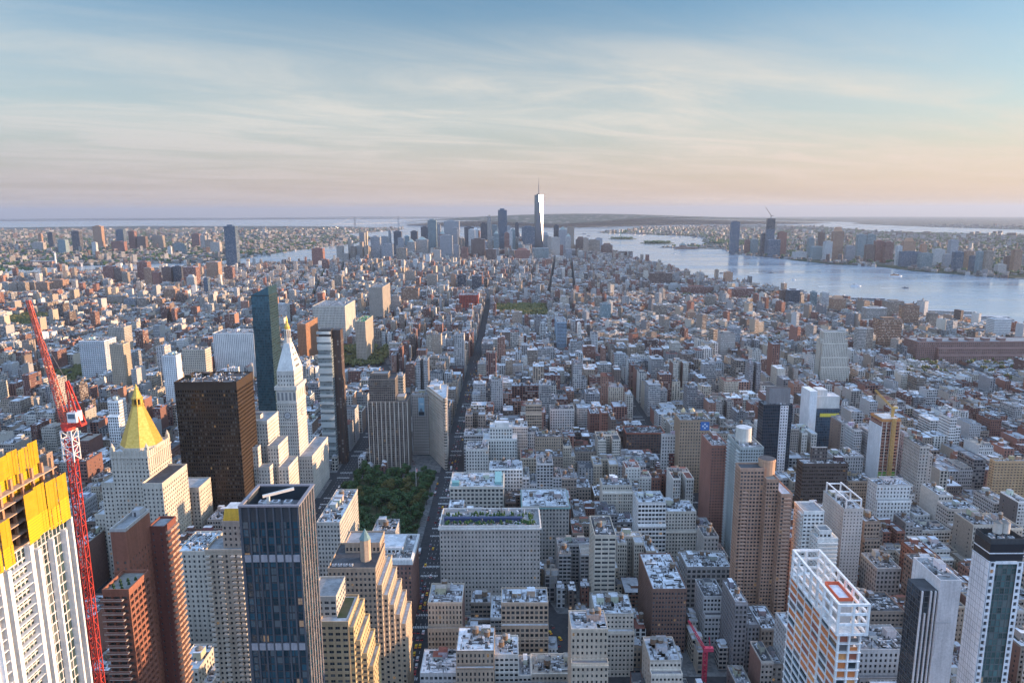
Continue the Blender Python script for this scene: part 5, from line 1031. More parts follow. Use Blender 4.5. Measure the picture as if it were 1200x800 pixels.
def small_red_crane():
    x, y = ground_at(824, 815); c = (.42, .03, .07); t = thing('tower_crane', 'small magenta red crane standing low among the roofs at the bottom edge', 'crane', (x, y, 0))
    def part(mb, n): o = mb.build(n, None, (x, y, 0)); o.location = (0, 0, 0); o.parent = t
    zt = P(824, 762, y)[1]; mb = MB(); lattice(mb, (x, y, 0), (x, y, zt), 2.4, 16, c, .35); part(mb, 'mast'); mb = MB(); e = P(807, 727, y); lattice(mb, (x, y, zt), (e[0], y, e[1]), 1.7, 12, c, .3, .5); part(mb, 'jib')
    mb = MB(); mb.box(x - 1.5, x + 5, y - 1.4, y + 1.4, zt, zt + 2.4, (.45, .05, .09), 'paint', bottom=True); mb.bar((x + 3, y, zt + 2), (x + 2, y, zt + 10), .5, col=c); part(mb, 'slewing_deck'); see(806, 834, 800, y); FOOT.append((x - 6, x + 6, y - 6, y + 6))
small_red_crane()
# left middle distance
simple('apartment_tower', 'tan brick apartment tower with a sunlit side, nearer of two on the left', 'apartment tower', 'nearer tan sunlit tower', 128, 144, 404, 1190, (.42, .34, .25), 458, px2=152, tanks=0, acs=2, bulk=2, bay=3, fl=3, wf=.45, hf=.5, nwin=60)
simple('apartment_tower', 'grey beige apartment tower with sunlit side standing behind the nearer tan tower', 'apartment tower', 'further beige sunlit tower', 126, 145, 384, 1330, (.38, .34, .29), 404, px2=154, tanks=0, acs=2, bulk=2, bay=3, fl=3, wf=.5, hf=.5, nwin=0)
simple('office_building', 'long white office block with rows of dark windows left of the teal glass tower', 'office building', 'long white office block', 249, 297, 391, 1330, (.66, .65, .62), 418, depth=50, tanks=0, acs=3, bulk=2, bay=3.6, fl=4, wf=.5, hf=.55, nwin=100)
simple('office_building', 'wide cream block with a warm end wall below the long white office block', 'office building', 'wide cream block', 213, 240, 410, 1180, (.48, .42, .34), 428, px2=247, tanks=0, acs=3, bulk=1, bay=3.4, fl=4, wf=.5, hf=.5, nwin=0)
simple('apartment_building', 'white stepped apartment block in the middle distance left of the dark brown slab', 'apartment building', 'white stepped apartment block', 190, 206, 417, 1080, (.66, .66, .65), 440, px2=212, tanks=0, acs=2, bulk=2, bay=3, fl=3, wf=.5, hf=.45, nwin=0)
simple('office_building', 'low white office block with banded windows left of the two tan towers', 'office building', 'low white banded block', 92, 122, 400, 1280, (.62, .62, .62), 415, depth=40, tanks=0, acs=3, bulk=2, bay=4, fl=3.8, wf=.8, hf=.45, nwin=0)
simple('apartment_tower', 'broad grey tan apartment slab with a sunlit corner in the middle of the view', 'apartment tower', 'broad slab in the middle', 432, 448, 337, 2000, (.36, .31, .26), 372, px2=457, tanks=0, acs=2, bulk=2, bay=3, fl=2.9, wf=.5, hf=.5, nwin=0)
simple('office_building', 'pale cream office block with a sunlit west end above the dark green square', 'office building', 'cream block above the square', 366, 404, 359, 1700, (.52, .47, .40), 378, px2=416, tanks=0, acs=3, bulk=2, bay=3.4, fl=4, wf=.5, hf=.5, nwin=0)
simple('apartment_tower', 'tan tower with a green roof and sunlit side beside the dark green square', 'apartment tower', 'tan tower with the green roof', 416, 428, 377, 1480, (.40, .34, .27), 415, px2=437, roof=(.1, .4, .06), tanks=0, acs=0, bulk=1, bay=3, fl=3.2, wf=.45, hf=.5, nwin=0)
simple('apartment_building', 'twin gabled red brown brick towers lit from the west behind the clock tower', 'apartment building', 'red brown gabled towers', 348, 358, 380, 1440, (.32, .17, .10), 412, px2=372, tanks=0, acs=0, bulk=3, bay=3, fl=3, wf=.4, hf=.5, nwin=0)
simple('library_block', 'deep red sandstone block with a flat roof beside the village green', 'library', 'red sandstone block', 538, 560, 346, 2180, (.30, .07, .05), 358, depth=60, tanks=0, acs=3, bulk=0, bay=5, fl=5, wf=.5, hf=.7, nwin=0)
simple('glass_tower', 'slim pale blue glass tower standing over the low village roofs', 'tower', 'slim pale blue tower', 653, 664, 378, 1620, (.30, .40, .50), 425, px2=650, tanks=0, acs=0, bulk=0, bay=2.5, fl=3.4, wf=.8, hf=.7, nwin=0, gcol=(.10, .17, .26))
simple('office_tower', 'narrow stone tower with a billboard on its flank left of the wedge building', 'office building', 'stone tower with the billboard', 482, 503, 463, 905, (.40, .35, .31), 506, px2=504.5, tanks=0, acs=3, bulk=2, bay=2.8, fl=3.8, wf=.4, hf=.5, nwin=60)
def billboard():
    xa, za = P(490, 466, 904); xb, zb = P(497.5, 487, 904); y = 904.2
    mb = MB(); mb.box(xa, xb, y, y + .35, zb, za, (.30, .46, .55), 'paint', bottom=True); h = za - zb
    o = mb.build('billboard', None, ((xa + xb) / 2, y, zb)); tag(o, 'tall blue sky picture billboard hung on the stone tower left of the wedge building', 'billboard')
    mb = MB(); mb.box(xa + .2, xb - .2, y - .06, y - .01, zb + h * .02, zb + h * .22, (.03, .04, .05), 'paint', bottom=True); mb.prism([(xa + 1, y - .05), (xb - 2, y - .05), (xb - 2, y - .01), (xa + 1, y - .01)], zb + h * .22, zb + h * .42, 'paint', (.16, .20, .24), r1=.4); mb.box(xa + 2, xb - 1, y - .06, y - .01, zb + h * .6, zb + h * .7, (.55, .62, .64), 'paint', bottom=True)
    c = mb.build('picture_panel', None, ((xa + xb) / 2, y, zb)); c.parent = o; c.location = (0, 0, 0)
billboard()

WALLC = [tuple(1.05 * q for q in c) for c in [(.24, .115, .085), (.30, .16, .115), (.19, .095, .075), (.36, .28, .21), (.43, .36, .28), (.50, .45, .38), (.33, .32, .31), (.42, .41, .40), (.62, .60, .57), (.16, .12, .10), (.27, .22, .18), (.38, .34, .30), (.55, .52, .47), (.22, .21, .21)]]
WALLN = ['red brick', 'orange brick', 'maroon brick', 'tan brick', 'tan stone', 'cream stone', 'grey stone', 'pale grey', 'white', 'dark brown', 'brown brick', 'taupe', 'ivory stone', 'dark grey']
WALLP = np.array([.12, .07, .06, .08, .08, .08, .10, .09, .065, .06, .09, .06, .065, .06]); WALLP = WALLP / WALLP.sum()
ROOFC = [(.50, .52, .55), (.38, .39, .41), (.22, .22, .23), (.075, .075, .08), (.62, .62, .63), (.30, .26, .22), (.20, .075, .055)]
ROOFN = ['silver', 'grey', 'dark grey', 'black', 'white', 'brown', 'red']; ROOFP = np.array([.25, .22, .19, .15, .09, .06, .04]); ROOFP = ROOFP / ROOFP.sum()
FAR = []     # ground the far towers stand on
# ------------------------------------------------------------------ far towers, each a thing of its own
CN = {'g': ((.36, .37, .39), 'grey'), 'd': ((.075, .08, .10), 'dark'), 'b': ((.10, .15, .21), 'blue glass'), 't': ((.36, .29, .23), 'tan'), 'r': ((.28, .13, .10), 'brick red'), 'p': ((.46, .42, .38), 'pale stone'), 'w': ((.60, .60, .59), 'white'), 'n': ((.17, .11, .09), 'brown'), 'l': ((.24, .32, .34), 'pale glass'), 'o': ((.42, .25, .16), 'orange brown')}
def far_tower(px0, px1, ytop, Y, c, crown='', dep=None, parts=None):
    a, z = P(px0, ytop, Y); b_, _ = P(px1, ytop, Y); zb = float(zc(math.hypot(a, Y))); col = CN[c][0]; w = b_ - a; d = dep or min(max(w * .8, 18), 45)
    if a > 250: d = min(d, 30)
    if crown in ('pyramid', 'dome', 'spire', 'crown'): zt = z; z = z - max(8, (z - zb) * .13)
    mb = MB(); mat = 'windowed_wall'; rn = random.choice((.14, .3, .46, .62, .9)); 
    mb.box(a, b_, Y, Y + d, zb, z, col, mat, 'roofing', random.choice(ROOFC[:4]), rnd=rn); o = mb.build('tower', None, ((a + b_) / 2, Y + d / 2, zb))
    FAR.append((a - 2, b_ + 2, Y - 2, Y + d + 2)); VIS.append((px0, px1, ytop + min(26., 9 + .5 * FPX * (z - zb) / Y * .62), Y))
    def part(m, n): q = m.build(n, None, ((a + b_) / 2, Y + d / 2, zb)); q.location = (0, 0, 0); q.parent = o
    cx, cyy = (a + b_) / 2, Y + d / 2; m = MB(); base = [(a + w * .12, Y + d * .12), (b_ - w * .12, Y + d * .12), (b_ - w * .12, Y + d * .88), (a + w * .12, Y + d * .88)]
    if crown == 'pyramid': m.prism(base, z, zt, col=(.30, .36, .34), r1=0); part(m, 'pyramid_roof')
    elif crown == 'spire': m.prism(base, z, z + (zt - z) * .4, col=col, r1=.5); m.cyl(cx, cyy, 2.2, z + (zt - z) * .4, zt, 6, col=(.4, .4, .4), r1=.1); part(m, 'spire')
    elif crown == 'dome':
        for i in range(4): r0, r1 = math.cos(i * math.pi / 8), math.cos((i + 1) * math.pi / 8); m.cyl(cx, cyy, w * .44 * r0, z + (zt - z) * math.sin(i * math.pi / 8), z + (zt - z) * math.sin((i + 1) * math.pi / 8), 14, col=(.20, .27, .27), r1=r1 / r0 if r0 > 0 else 0)
        part(m, 'dome')
    elif crown == 'crown': m.prism(base, z, zt, col=col, r1=.62); part(m, 'crown')
    else: m.box(cx - w * .28, cx + w * .22, cyy - d * .25, cyy + d * .25, z, z + max(3, (z - zb) * .03), tuple(v * .8 for v in col)); part(m, 'roof_house')
    return o, (z - zb) / max(w, 1)
def cluster(rows, cat, where, end='left'):
    rows = sorted(rows, key=lambda r: r[0]); n = {}
    for r in rows: n.setdefault(r[4], []).append(r)
    for i, r in enumerate(rows):
        px0, px1, yt, Y, c, cr = r; o, ratio = far_tower(px0, px1, yt, Y, c, cr); k = n[c].index(r); kk = len(n[c])
        shape = 'thin' if ratio > 6 else 'slim' if ratio > 3.2 else 'upright' if ratio > 1.6 else 'squat'; top = {'pyramid': ' with pyramid roof', 'dome': ' with domed roof', 'spire': ' with spire', 'crown': ' with tapered crown', '': ''}[cr]
        q = 'only' if kk == 1 else ('leftmost' if k == 0 else 'rightmost' if k == kk - 1 else ['', 'second', 'third', 'fourth', 'fifth', 'sixth', 'seventh', 'eighth', 'ninth', 'tenth', 'eleventh', 'twelfth', 'thirteenth', 'fourteenth', 'fifteenth', 'sixteenth', 'seventeenth', 'eighteenth', 'nineteenth', 'twentieth'][k] + ' from left')
        lab = f"{shape} {CN[c][1]} tower{top}, {q} of its colour {where}"; lab = lab if len(lab.split()) <= 16 else f"{CN[c][1]} tower{top}, {q} of its colour {where}"; lab = lab if len(lab.split()) <= 16 else f"{shape} {CN[c][1]} tower, {q} of its colour {where}"
        tag(o, lab, cat, 'towers ' + where)
D = lambda *r: r
rr_ = random.Random(17); MORE = []
for px_ in range(438, 690, 7):                                 # the middling towers that close the downtown cluster up
    MORE.append((px_ + rr_.uniform(-2, 2), px_ + rr_.uniform(5.5, 9.5), rr_.uniform(266, 287) + (6 if px_ < 475 or px_ > 640 else 0), rr_.uniform(4550, 5500), rr_.choice('pptwglgltr'), rr_.choice(('', '', '', 'crown', 'pyramid', 'spire'))))
cluster([D(434, 445, 277.5, 4550, 'g', ''), D(447, 460, 286, 4400, 'g', ''), D(455, 458, 270, 5200, 'g', ''), D(461, 470, 271, 5150, 'd', ''), D(481, 489, 271, 5200, 'd', ''), D(477, 486, 280, 4560, 'p', 'pyramid'), D(487, 501, 277, 4600, 'p', 'pyramid'), D(493, 502, 266, 5100, 'd', ''), D(501, 511, 258, 4750, 'l', ''), D(509, 516, 263, 5250, 'g', ''),
         D(515, 530, 276, 4450, 'g', ''), D(520, 538, 259, 5350, 'g', ''), D(534, 541, 279, 4900, 't', ''), D(544, 555, 266, 5300, 'd', ''), D(554, 560, 264, 5000, 'w', 'spire'), D(552, 568, 280, 4380, 'n', ''), D(563, 571, 262, 5300, 'd', ''), D(571, 576, 253.5, 4950, 'p', ''), D(576, 583, 264, 5400, 'l', ''), D(583.5, 594, 246, 5000, 'b', ''), D(591, 597, 273, 4650, 'r', ''),
         D(594, 598, 265, 5300, 'g', ''), D(598.5, 604, 269, 4950, 'l', ''), D(603.5, 608, 261.5, 5350, 'd', ''), D(611.5, 627, 266, 4880, 'b', ''), D(636, 643, 272, 5150, 'g', 'crown'), D(649, 655, 264, 5300, 'd', ''), D(655, 664.5, 265, 5250, 'g', 'pyramid'), D(665, 673, 266, 5250, 't', ''), D(675, 686, 277.5, 5000, 'n', 'crown'), D(688, 703, 281, 4950, 't', ''), D(705, 718, 285, 5050, 'n', 'crown'), D(569, 581, 292, 4300, 'n', ''), D(603, 621, 291, 4350, 'r', 'crown'), D(624, 643, 291, 4600, 'l', ''), D(648, 660, 287, 4750, 'r', ''), D(663, 670, 292, 4600, 'g', ''), D(698, 706, 279, 5250, 'g', ''),
         D(531, 538, 287, 4250, 'g', ''), D(540, 548, 290, 4200, 'r', ''), D(508, 516, 293, 4150, 'p', ''), D(464, 476, 291, 4250, 't', ''), D(466, 473, 279, 4800, 'g', ''), D(527, 534, 268, 5400, 'r', 'crown')] + MORE, 'skyscraper', 'in the downtown cluster')
cluster([D(857.5, 867.5, 260, 5230, 'b', ''), D(893, 899, 274, 5000, 'd', ''), D(901, 915, 281, 4900, 'b', ''), D(913, 922.5, 272, 5000, 'r', ''), D(874, 880, 281, 5200, 'r', ''), D(881, 889, 281, 5150, 'l', ''), D(948, 955, 279, 4800, 'l', ''), D(952, 967, 289, 4600, 'l', ''), D(967, 976, 283, 4500, 'w', ''), D(977.5, 990, 266, 4550, 'o', 'crown'), D(961, 967, 272.5, 5000, 'n', ''), D(1006, 1016, 275, 4700, 'l', ''), D(1017, 1027, 275, 4700, 'l', ''), D(1016, 1026, 287, 4350, 'n', ''),
         D(1027, 1037, 282, 4350, 'r', ''), D(1038, 1048, 283.5, 4300, 'r', ''), D(1052, 1058, 288, 4100, 'w', ''), D(1060, 1074, 279, 4250, 'o', 'crown'), D(1057, 1080, 295, 4000, 'b', ''), D(1081, 1087, 286, 4300, 'o', ''), D(1079, 1094, 297, 3900, 'l', ''), D(1096, 1108, 292, 4100, 'w', ''), D(1115, 1124, 281.5, 4000, 'g', ''), D(1120, 1130, 295, 3700, 'b', ''), D(1133, 1142, 294, 3800, 'o', ''), D(1148, 1156, 295, 3600, 'l', ''), D(1156.5, 1165, 294, 3580, 't', ''), D(1170, 1180, 310, 3480, 'p', ''), D(1181, 1189, 300, 3700, 'n', ''), D(1190, 1199, 293, 3600, 'o', ''), D(992, 1003, 288, 4500, 'g', ''), D(1108, 1115, 298, 3900, 'g', ''), D(1140, 1148, 300, 3700, 'b', ''), D(930, 946, 295, 4700, 'w', '')], 'tower', 'on the far river bank')
cluster([D(262, 275, 265, 3950, 'b', ''), D(365, 378, 291, 4050, 'r', ''), D(376, 384, 304, 3900, 'r', ''), D(108, 118, 265, 6300, 'o', ''), D(135, 144, 269, 6100, 'b', ''), D(83, 92, 271, 5900, 'd', ''), D(150, 157, 271, 6200, 'r', ''), D(44, 48, 274, 6200, 'o', ''), D(55, 61, 272, 6400, 'd', ''), D(67, 76, 281, 5600, 'l', ''), D(107, 112, 284, 5400, 'w', ''), D(130, 145, 283, 5700, 'r', ''), D(203, 216, 285, 5600, 'l', ''), D(178, 190, 276, 6300, 't', ''), D(160, 170, 277, 6200, 'n', ''), D(196, 200, 289, 5200, 'w', ''), D(224, 233, 274, 6500, 'r', ''), D(240, 250, 281, 6000, 't', ''), D(234, 240, 276, 6300, 'p', ''), D(246, 257, 284, 5600, 'p', ''), D(76, 85, 305, 4500, 'w', ''), D(37, 50, 284, 6000, 'p', '')], 'tower', 'in the far left distance')
cluster([D(0, 9, 331, 2900, 'p', ''), D(10, 19, 332, 2850, 't', ''), D(20, 29, 331, 2850, 't', ''), D(30, 40, 330, 2880, 't', ''), D(41, 55, 331, 2800, 'o', ''), D(58, 73, 328, 2900, 'o', ''), D(120, 132, 312, 3150, 'r', ''), D(133, 141, 314, 3100, 'n', ''), D(142, 149, 319, 3050, 't', ''), D(160, 172, 307, 3150, 'r', ''), D(168, 177, 314, 3000, 'o', ''), D(178, 186, 319, 3000, 'r', ''), D(189, 200, 313, 3100, 'n', ''), D(202, 212, 312, 3100, 'd', ''), D(214, 229, 313, 3000, 'r', ''), D(125, 143, 347, 2450, 't', ''), D(145, 158, 350, 2380, 'g', ''), D(160, 171, 349, 2350, 't', ''), D(180, 190, 350, 2350, 'o', ''), D(191, 205, 336, 2450, 'o', 'crown'), D(206, 216, 344, 2420, 'n', ''), D(241, 255, 307, 3300, 'o', ''), D(218, 227, 322, 2900, 'p', 'crown'), D(238, 243, 326, 2700, 'b', ''), D(262, 272, 313, 3200, 'r', ''), D(322, 336, 357, 2000, 'w', ''), D(338, 345, 340, 2300, 'p', ''), D(392, 400, 322, 2800, 't', ''), D(500, 512, 322, 2900, 't', ''), D(536, 546, 322, 2800, 'd', ''), D(528, 534, 322, 2850, 'o', ''), D(553, 564, 323, 2750, 'd', ''), D(470, 490, 338, 2350, 'o', ''), D(475, 486, 318, 3200, 't', ''), D(484, 489, 304, 3700, 'w', ''), D(458, 468, 347, 2150, 'p', '')], 'tower', 'among the old low blocks')
cluster([D(600, 612, 366, 1900, 't', ''), D(697, 706, 348, 2300, 't', ''), D(704, 716, 356, 2000, 'l', ''), D(767, 782, 357, 2050, 't', ''), D(806, 816, 363, 2000, 'o', 'crown'), D(828, 840, 347, 2350, 't', ''), D(762, 788, 320, 2950, 'n', ''), D(783, 799, 333, 2850, 'w', ''), D(800, 836, 336, 2700, 'r', ''), D(850, 859, 319, 3150, 'o', ''), D(856, 884, 338, 2550, 'r', ''), D(916, 925, 340, 2350, 'n', ''), D(925, 938, 340, 2300, 'd', ''), D(952, 958, 342, 2250, 'l', ''), D(964, 972, 343, 2230, 'w', ''), D(977, 992, 347, 2150, 'o', 'crown'), D(1016, 1040, 361, 1950, 'p', ''), D(1040, 1060, 353, 2000, 't', ''), D(1061, 1078, 358, 1900, 'o', ''), D(1090, 1100, 367, 1850, 't', ''), D(1166, 1186, 374, 1700, 'w', ''), D(1031, 1058, 374, 1600, 'o', ''), D(1006, 1016, 385, 1560, 'p', ''), D(1016, 1024, 385, 1560, 't', ''), D(745, 756, 404, 1500, 't', ''), D(755, 771, 398, 1600, 'n', ''), D(845, 862, 391, 1500, 'p', ''), D(720, 734, 415, 1350, 'w', ''), D(700, 717, 427, 1300, 'p', ''), D(855, 868, 384, 1650, 'g', '')], 'tower', 'in the right middle distance')

def trade_tower():
    """The square based tower whose edges are cut back into eight tall triangles."""
    cx, cyy = P(631.5, 228.5, 5000)[0], 5020; hb, zb, zt, tip = 30.5, 56, P(631.5, 228.5, 5000)[1], P(631.5, 207, 5000)[1]
    mb = MB(); S = [(cx + hb * u, cyy + hb * v) for u, v in ((-1, -1), (1, -1), (1, 1), (-1, 1))]; r = hb * .98; T = [(cx + r * u, cyy + r * v) for u, v in ((0, -1), (1, 0), (0, 1), (-1, 0))]
    o = MB(); o.prism(S, 0, zb, 'windowed_wall', (.3, .32, .35), win=1, rnd=.3, cap=False); g = (.13, .145, .17)
    for i in range(4):
        j = (i + 1) % 4; o.polys([[(*S[i], zb), (*S[j], zb), (*T[i], zt)]], 'mirror_glass', g, 0, .5); o.polys([[(*S[j], zb), (*T[j], zt), (*T[i], zt)]], 'mirror_glass', g, 0, .5)
    o.poly([(*t, zt) for t in T], 'roofing', MIDROOF); t = o.build('skyscraper', None, (cx, cyy, 0)); tag(t, 'tallest tower, faceted pale glass with a thin spire above the downtown cluster', 'skyscraper')
    m = MB(); m.cyl(cx, cyy, 17, zt + .1, zt + 7, 16, col=(.10, .10, .11), mat='paint'); q = m.build('roof_ring', None, (cx, cyy, 0)); q.location = (0, 0, 0); q.parent = t
    m = MB(); m.cyl(cx, cyy, 3.6, zt + 7, zt + (tip - zt) * .55, 8, col=(.16, .15, .15), mat='paint', r1=.7); m.cyl(cx, cyy, 2.4, zt + (tip - zt) * .55, tip, 8, col=(.2, .19, .19), mat='paint', r1=.25); q = m.build('spire', None, (cx, cyy, 0)); q.location = (0, 0, 0); q.parent = t
trade_tower()
def crane_topped():
    a, z = P(900, 256, 4950); b_, _ = P(909, 256, 4950); mb = MB(); mb.box(a, b_, 4950, 4985, 0, z * .72, (.10, .14, .19), 'windowed_wall', rnd=.3); mb.box(a + 3, b_, 4952, 4985, z * .72, z, (.09, .085, .09), 'windowed_wall', rnd=.62); t = mb.build('skyscraper', None, ((a + b_) / 2, 4967, 0)); tag(t, 'dark unfinished skyscraper topped by a crane on the far river bank', 'skyscraper')
    x = (a + b_) / 2; m = MB(); m.bar((x, 4967, z), (x, 4967, z + 22), 3, col=(.09, .08, .08)); m.bar((x + 2, 4967, z + 16), (x - 42, 4967, z + 78), 2.4, col=(.14, .11, .1)); m.bar((x + 2, 4967, z + 16), (x + 16, 4967, z + 20), 3, col=(.09, .08, .08)); q = m.build('tower_crane', None, (x, 4967, z)); tag(q, 'thin crane leaning from the top of the dark skyscraper across the river', 'crane')
crane_topped()
def statue():
    cx, cyy = 1268., 8110.; z0 = float(zc(math.hypot(cx, cyy))); t = thing('statue', 'robed statue holding up a torch on a tall stone pedestal, on a small island', 'statue', (cx, cyy, z0))
    def part(m, n): q = m.build(n, None, (cx, cyy, z0)); q.location = (0, 0, 0); q.parent = t
    m = MB(); m.prism([(cx + (40 if i % 2 else 27) * math.cos(i * math.pi / 11), cyy + (40 if i % 2 else 27) * math.sin(i * math.pi / 11)) for i in range(22)], z0, z0 + 20, col=LIME); m.prism([(cx - 10, cyy - 10), (cx + 10, cyy - 10), (cx + 10, cyy + 10), (cx - 10, cyy + 10)], z0 + 20, z0 + 47, col=LIME, r1=.75); part(m, 'pedestal')
    c = (.20, .34, .29); m = MB(); prof = [(5.6, 47), (4.9, 56), (4.4, 64), (4.2, 72), (3.6, 77), (1.5, 79), (1.4, 80), (2.1, 82), (2.2, 84.5), (1.2, 86.5)]
    for (r0, h0), (r1, h1) in zip(prof[:-1], prof[1:]): m.cyl(cx, cyy, r0, z0 + h0, z0 + h1, 10, col=c, r1=r1 / r0)
    m.bar((cx - 3, cyy, z0 + 75), (cx - 5, cyy - 1, z0 + 84), 2, col=c); m.bar((cx - 5, cyy - 1, z0 + 84), (cx - 5.6, cyy - 1, z0 + 91), 1.5, col=c); m.bar((cx + 3, cyy, z0 + 74), (cx + 4, cyy - 3, z0 + 67), 2, col=c); m.box(cx + 2, cx + 5, cyy - 4, cyy - 3, z0 + 64, z0 + 71, c, 'paint', bottom=True)
    for i in range(7): a = math.pi * (i + .5) / 7; m.bar((cx, cyy, z0 + 85), (cx + 3.6 * math.cos(a), cyy, z0 + 86 + 2.6 * math.sin(a)), .4, col=c)
    part(m, 'figure'); m = MB(); m.cyl(cx - 5.7, cyy - 1, 1.4, z0 + 91, z0 + 93, 8, mat='gilding'); m.cyl(cx - 5.7, cyy - 1, 1.1, z0 + 93, z0 + 96, 8, mat='gilding', r1=0); part(m, 'torch')
statue()
def bridge():
    A, B = P(416, 262, 15400)[0], P(467, 262, 16500)[0]; z0 = float(zc(16500)); t = thing('suspension_bridge', 'long suspension bridge with two tall towers crossing the strait at the horizon', 'bridge', (A, 15400, z0))
    def part(m, n): q = m.build(n, None, (A, 15400, z0)); q.location = (0, 0, 0); q.parent = t
    g = (.20, .23, .26); pa, pb = Vector((A, 15400, z0)), Vector((B, 16500, z0)); d = (pb - pa).normalized(); s = Vector((-d.y, d.x, 0)) * 16
    for p in (pa, pb):
        m = MB()
        for k in (-1, 1): m.bar(p + s * k, p + s * k + Vector((0, 0, 211)), 13, col=g)
        for h in (75, 140, 205): m.bar(p - s + Vector((0, 0, h)), p + s + Vector((0, 0, h)), 9, col=g)
        part(m, 'tower_leg')
    m = MB(); m.bar(pa - d * 600 + Vector((0, 0, 62)), pb + d * 600 + Vector((0, 0, 62)), 7, col=g); part(m, 'deck')
    m = MB(); n = 24
    for k in (-1, 1):
        pts = [pa.lerp(pb, i / n) + s * k + Vector((0, 0, 75 + 134 * (2 * i / n - 1) ** 2)) for i in range(n + 1)]; pts = [pa - d * 500 + s * k + Vector((0, 0, 66))] + pts + [pb + d * 500 + s * k + Vector((0, 0, 66))]
        for p, q in zip(pts[:-1], pts[1:]): m.bar(p, q, 2.2, col=g)
    part(m, 'cable')
bridge()
def far_landmarks():
    # power station with a row of brick piers and one white stack, by the left river
    a, b_ = P(32, 300, 4350)[0], P(60, 300, 4350)[0]; zt = P(45, 306, 4350)[1]; mb = MB(); mb.box(a, b_, 4350, 4400, 0, zt, (.36, .22, .17), 'windowed_wall', 'roofing', (.4, .4, .41), .46); t = mb.build('power_station', None, ((a + b_) / 2, 4375, 0)); tag(t, 'long brick power station by the far left river bank', 'power station')
    m = MB()
    for x in np.linspace(a, b_, 9): m.box(x - 3, x + 3, 4346, 4349.9, 0, zt * .8, (.45, .28, .22))
    q = m.build('buttress', None, ((a + b_) / 2, 4375, 0)); q.location = (0, 0, 0); q.parent = t
    x, z = P(64, 296, 4380); m = MB(); m.cyl(x, 4380, 6, 0, z, 12, col=(.66, .65, .63), r1=.7); tag(m.build('chimney_stack', None, (x, 4380, 0)), 'single white chimney stack beside the long brick power station', 'chimney')
    # turreted terminal hall with the long low shed, near the harbour islands
    x0, y0 = ground_at(800, 291.5); t = thing('terminal_hall', 'red brick ferry terminal with a turreted clock gable on the harbour point', 'terminal', (x0, y0, 0)); m = MB(); m.box(x0 - 60, x0 + 130, y0, y0 + 60, 0, 16, (.28, .15, .11), 'windowed_wall', 'roofing', (.3, .3, .3), .3); m.box(x0 - 20, x0 + 30, y0 - 3, y0 + 40, 0, 30, (.28, .15, .11), 'windowed_wall', rnd=.3); m.prism([(x0 - 20, y0 - 3), (x0 + 30, y0 - 3), (x0 + 30, y0 + 40), (x0 - 20, y0 + 40)], 30, 46, 'roofing', (.18, .22, .22), r1=.4); m.cyl(x0 + 5, y0 + 18, 5, 44, 62, 8, col=(.2, .24, .24), r1=.2); q = m.build('hall', None, (x0, y0, 0)); q.location = (0, 0, 0); q.parent = t
    # pier sheds along the near bank
    for i, (px, py, L, ang, c) in enumerate(((998, 351, 120, 12, (.18, .18, .19)), (990, 354, 90, 12, (.30, .29, .27)), (905, 341, 130, 8, (.36, .34, .32)), (880, 338, 100, 5, (.25, .24, .24)), (1080, 366, 150, 14, (.40, .38, .35)), (1120, 372, 150, 15, (.3, .3, .31)))):
        x, y = ground_at(px, py); m = MB(); m.rot = (x, y, R(-ang)); m.box(x - 20, x + L, y - 12, y + 12, -2.5, 1.6, (.28, .27, .26)); m.box(x, x + L - 12, y - 9, y + 9, 1.6, 8, c, 'windowed_wall', 'roofing', (.45, .46, .48), .3)
        tag(m.build('pier_shed', None, (x, y, 0)), f"long flat pier shed reaching into the river, {['third from right', 'fourth from right', 'second from left', 'leftmost', 'second from right', 'rightmost'][i]} on the near bank", 'pier', 'pier sheds on the near bank')
    spots = [(1003, 334.5, 46, 'white ferry in mid river before the tall glass towers', 8), (1062, 336.7, 30, 'small dark boat right of the white ferry in mid river', 5), (905, 319, 34, 'dark barge below the crane topped skyscraper', 4), (1050, 323, 60, 'moored pale ferry with an orange cabin by the far bank', 12), (735, 298, 30, 'small boat left of the harbour islands', 5), (846, 319.5, 26, 'dark boat beside the river vent tower', 5), (685, 274, 70, 'dark freighter far out in the bay', 9), (690, 276.5, 60, 'second dark freighter in the bay, just nearer', 9), (790, 297, 26, 'small boat under the turreted terminal', 4), (930, 327, 20, 'little pale boat in the near channel', 4)]
    for px, py, L, lab, hh in spots:
        x, y = ground_at(px, py); z = -3 + float(zc(math.hypot(x, y))); dk = 'dark' in lab; t = thing('boat', lab, 'boat', (x, y, z)); w = L * .16
        def part(m, n): q = m.build(n, None, (x, y, z)); q.location = (0, 0, 0); q.parent = t
        m = MB(); pr = [(x - L / 2, y - w), (x + L * .3, y - w), (x + L / 2, y), (x + L * .3, y + w), (x - L / 2, y + w)]; m.prism(pr, z - .5, z + hh * .3, 'paint', (.06, .06, .07) if dk else (.62, .62, .62)); part(m, 'hull')
        m = MB(); m.box(x - L * .4, x + L * .2, y - w * .7, y + w * .7, z + hh * .3, z + hh * .8, (.5, .25, .12) if 'orange' in lab else (.25, .25, .25) if dk else (.68, .68, .68), 'windowed_wall', rnd=.3); m.box(x - L * .05, x + L * .1, y - w * .4, y + w * .4, z + hh * .8, z + hh * 1.1, (.6, .6, .6)); part(m, 'cabin'); m = MB(); m.cyl(x - L * .2, y, w * .25, z + hh * .8, z + hh * 1.3, 8, col=(.12, .1, .1)); part(m, 'funnel')
        if L < 60:
            k = MB(); k.poly([(x - L * .5, y - .5, z + .05), (x - L * .5, y + .5, z + .05), (x - L * 3.5, y + L * .25, z + .03), (x - L * 3.5, y - L * .25, z + .03)], 'white_marking'); wk = k.build('wake'); wk['kind'] = 'stuff'
far_landmarks()

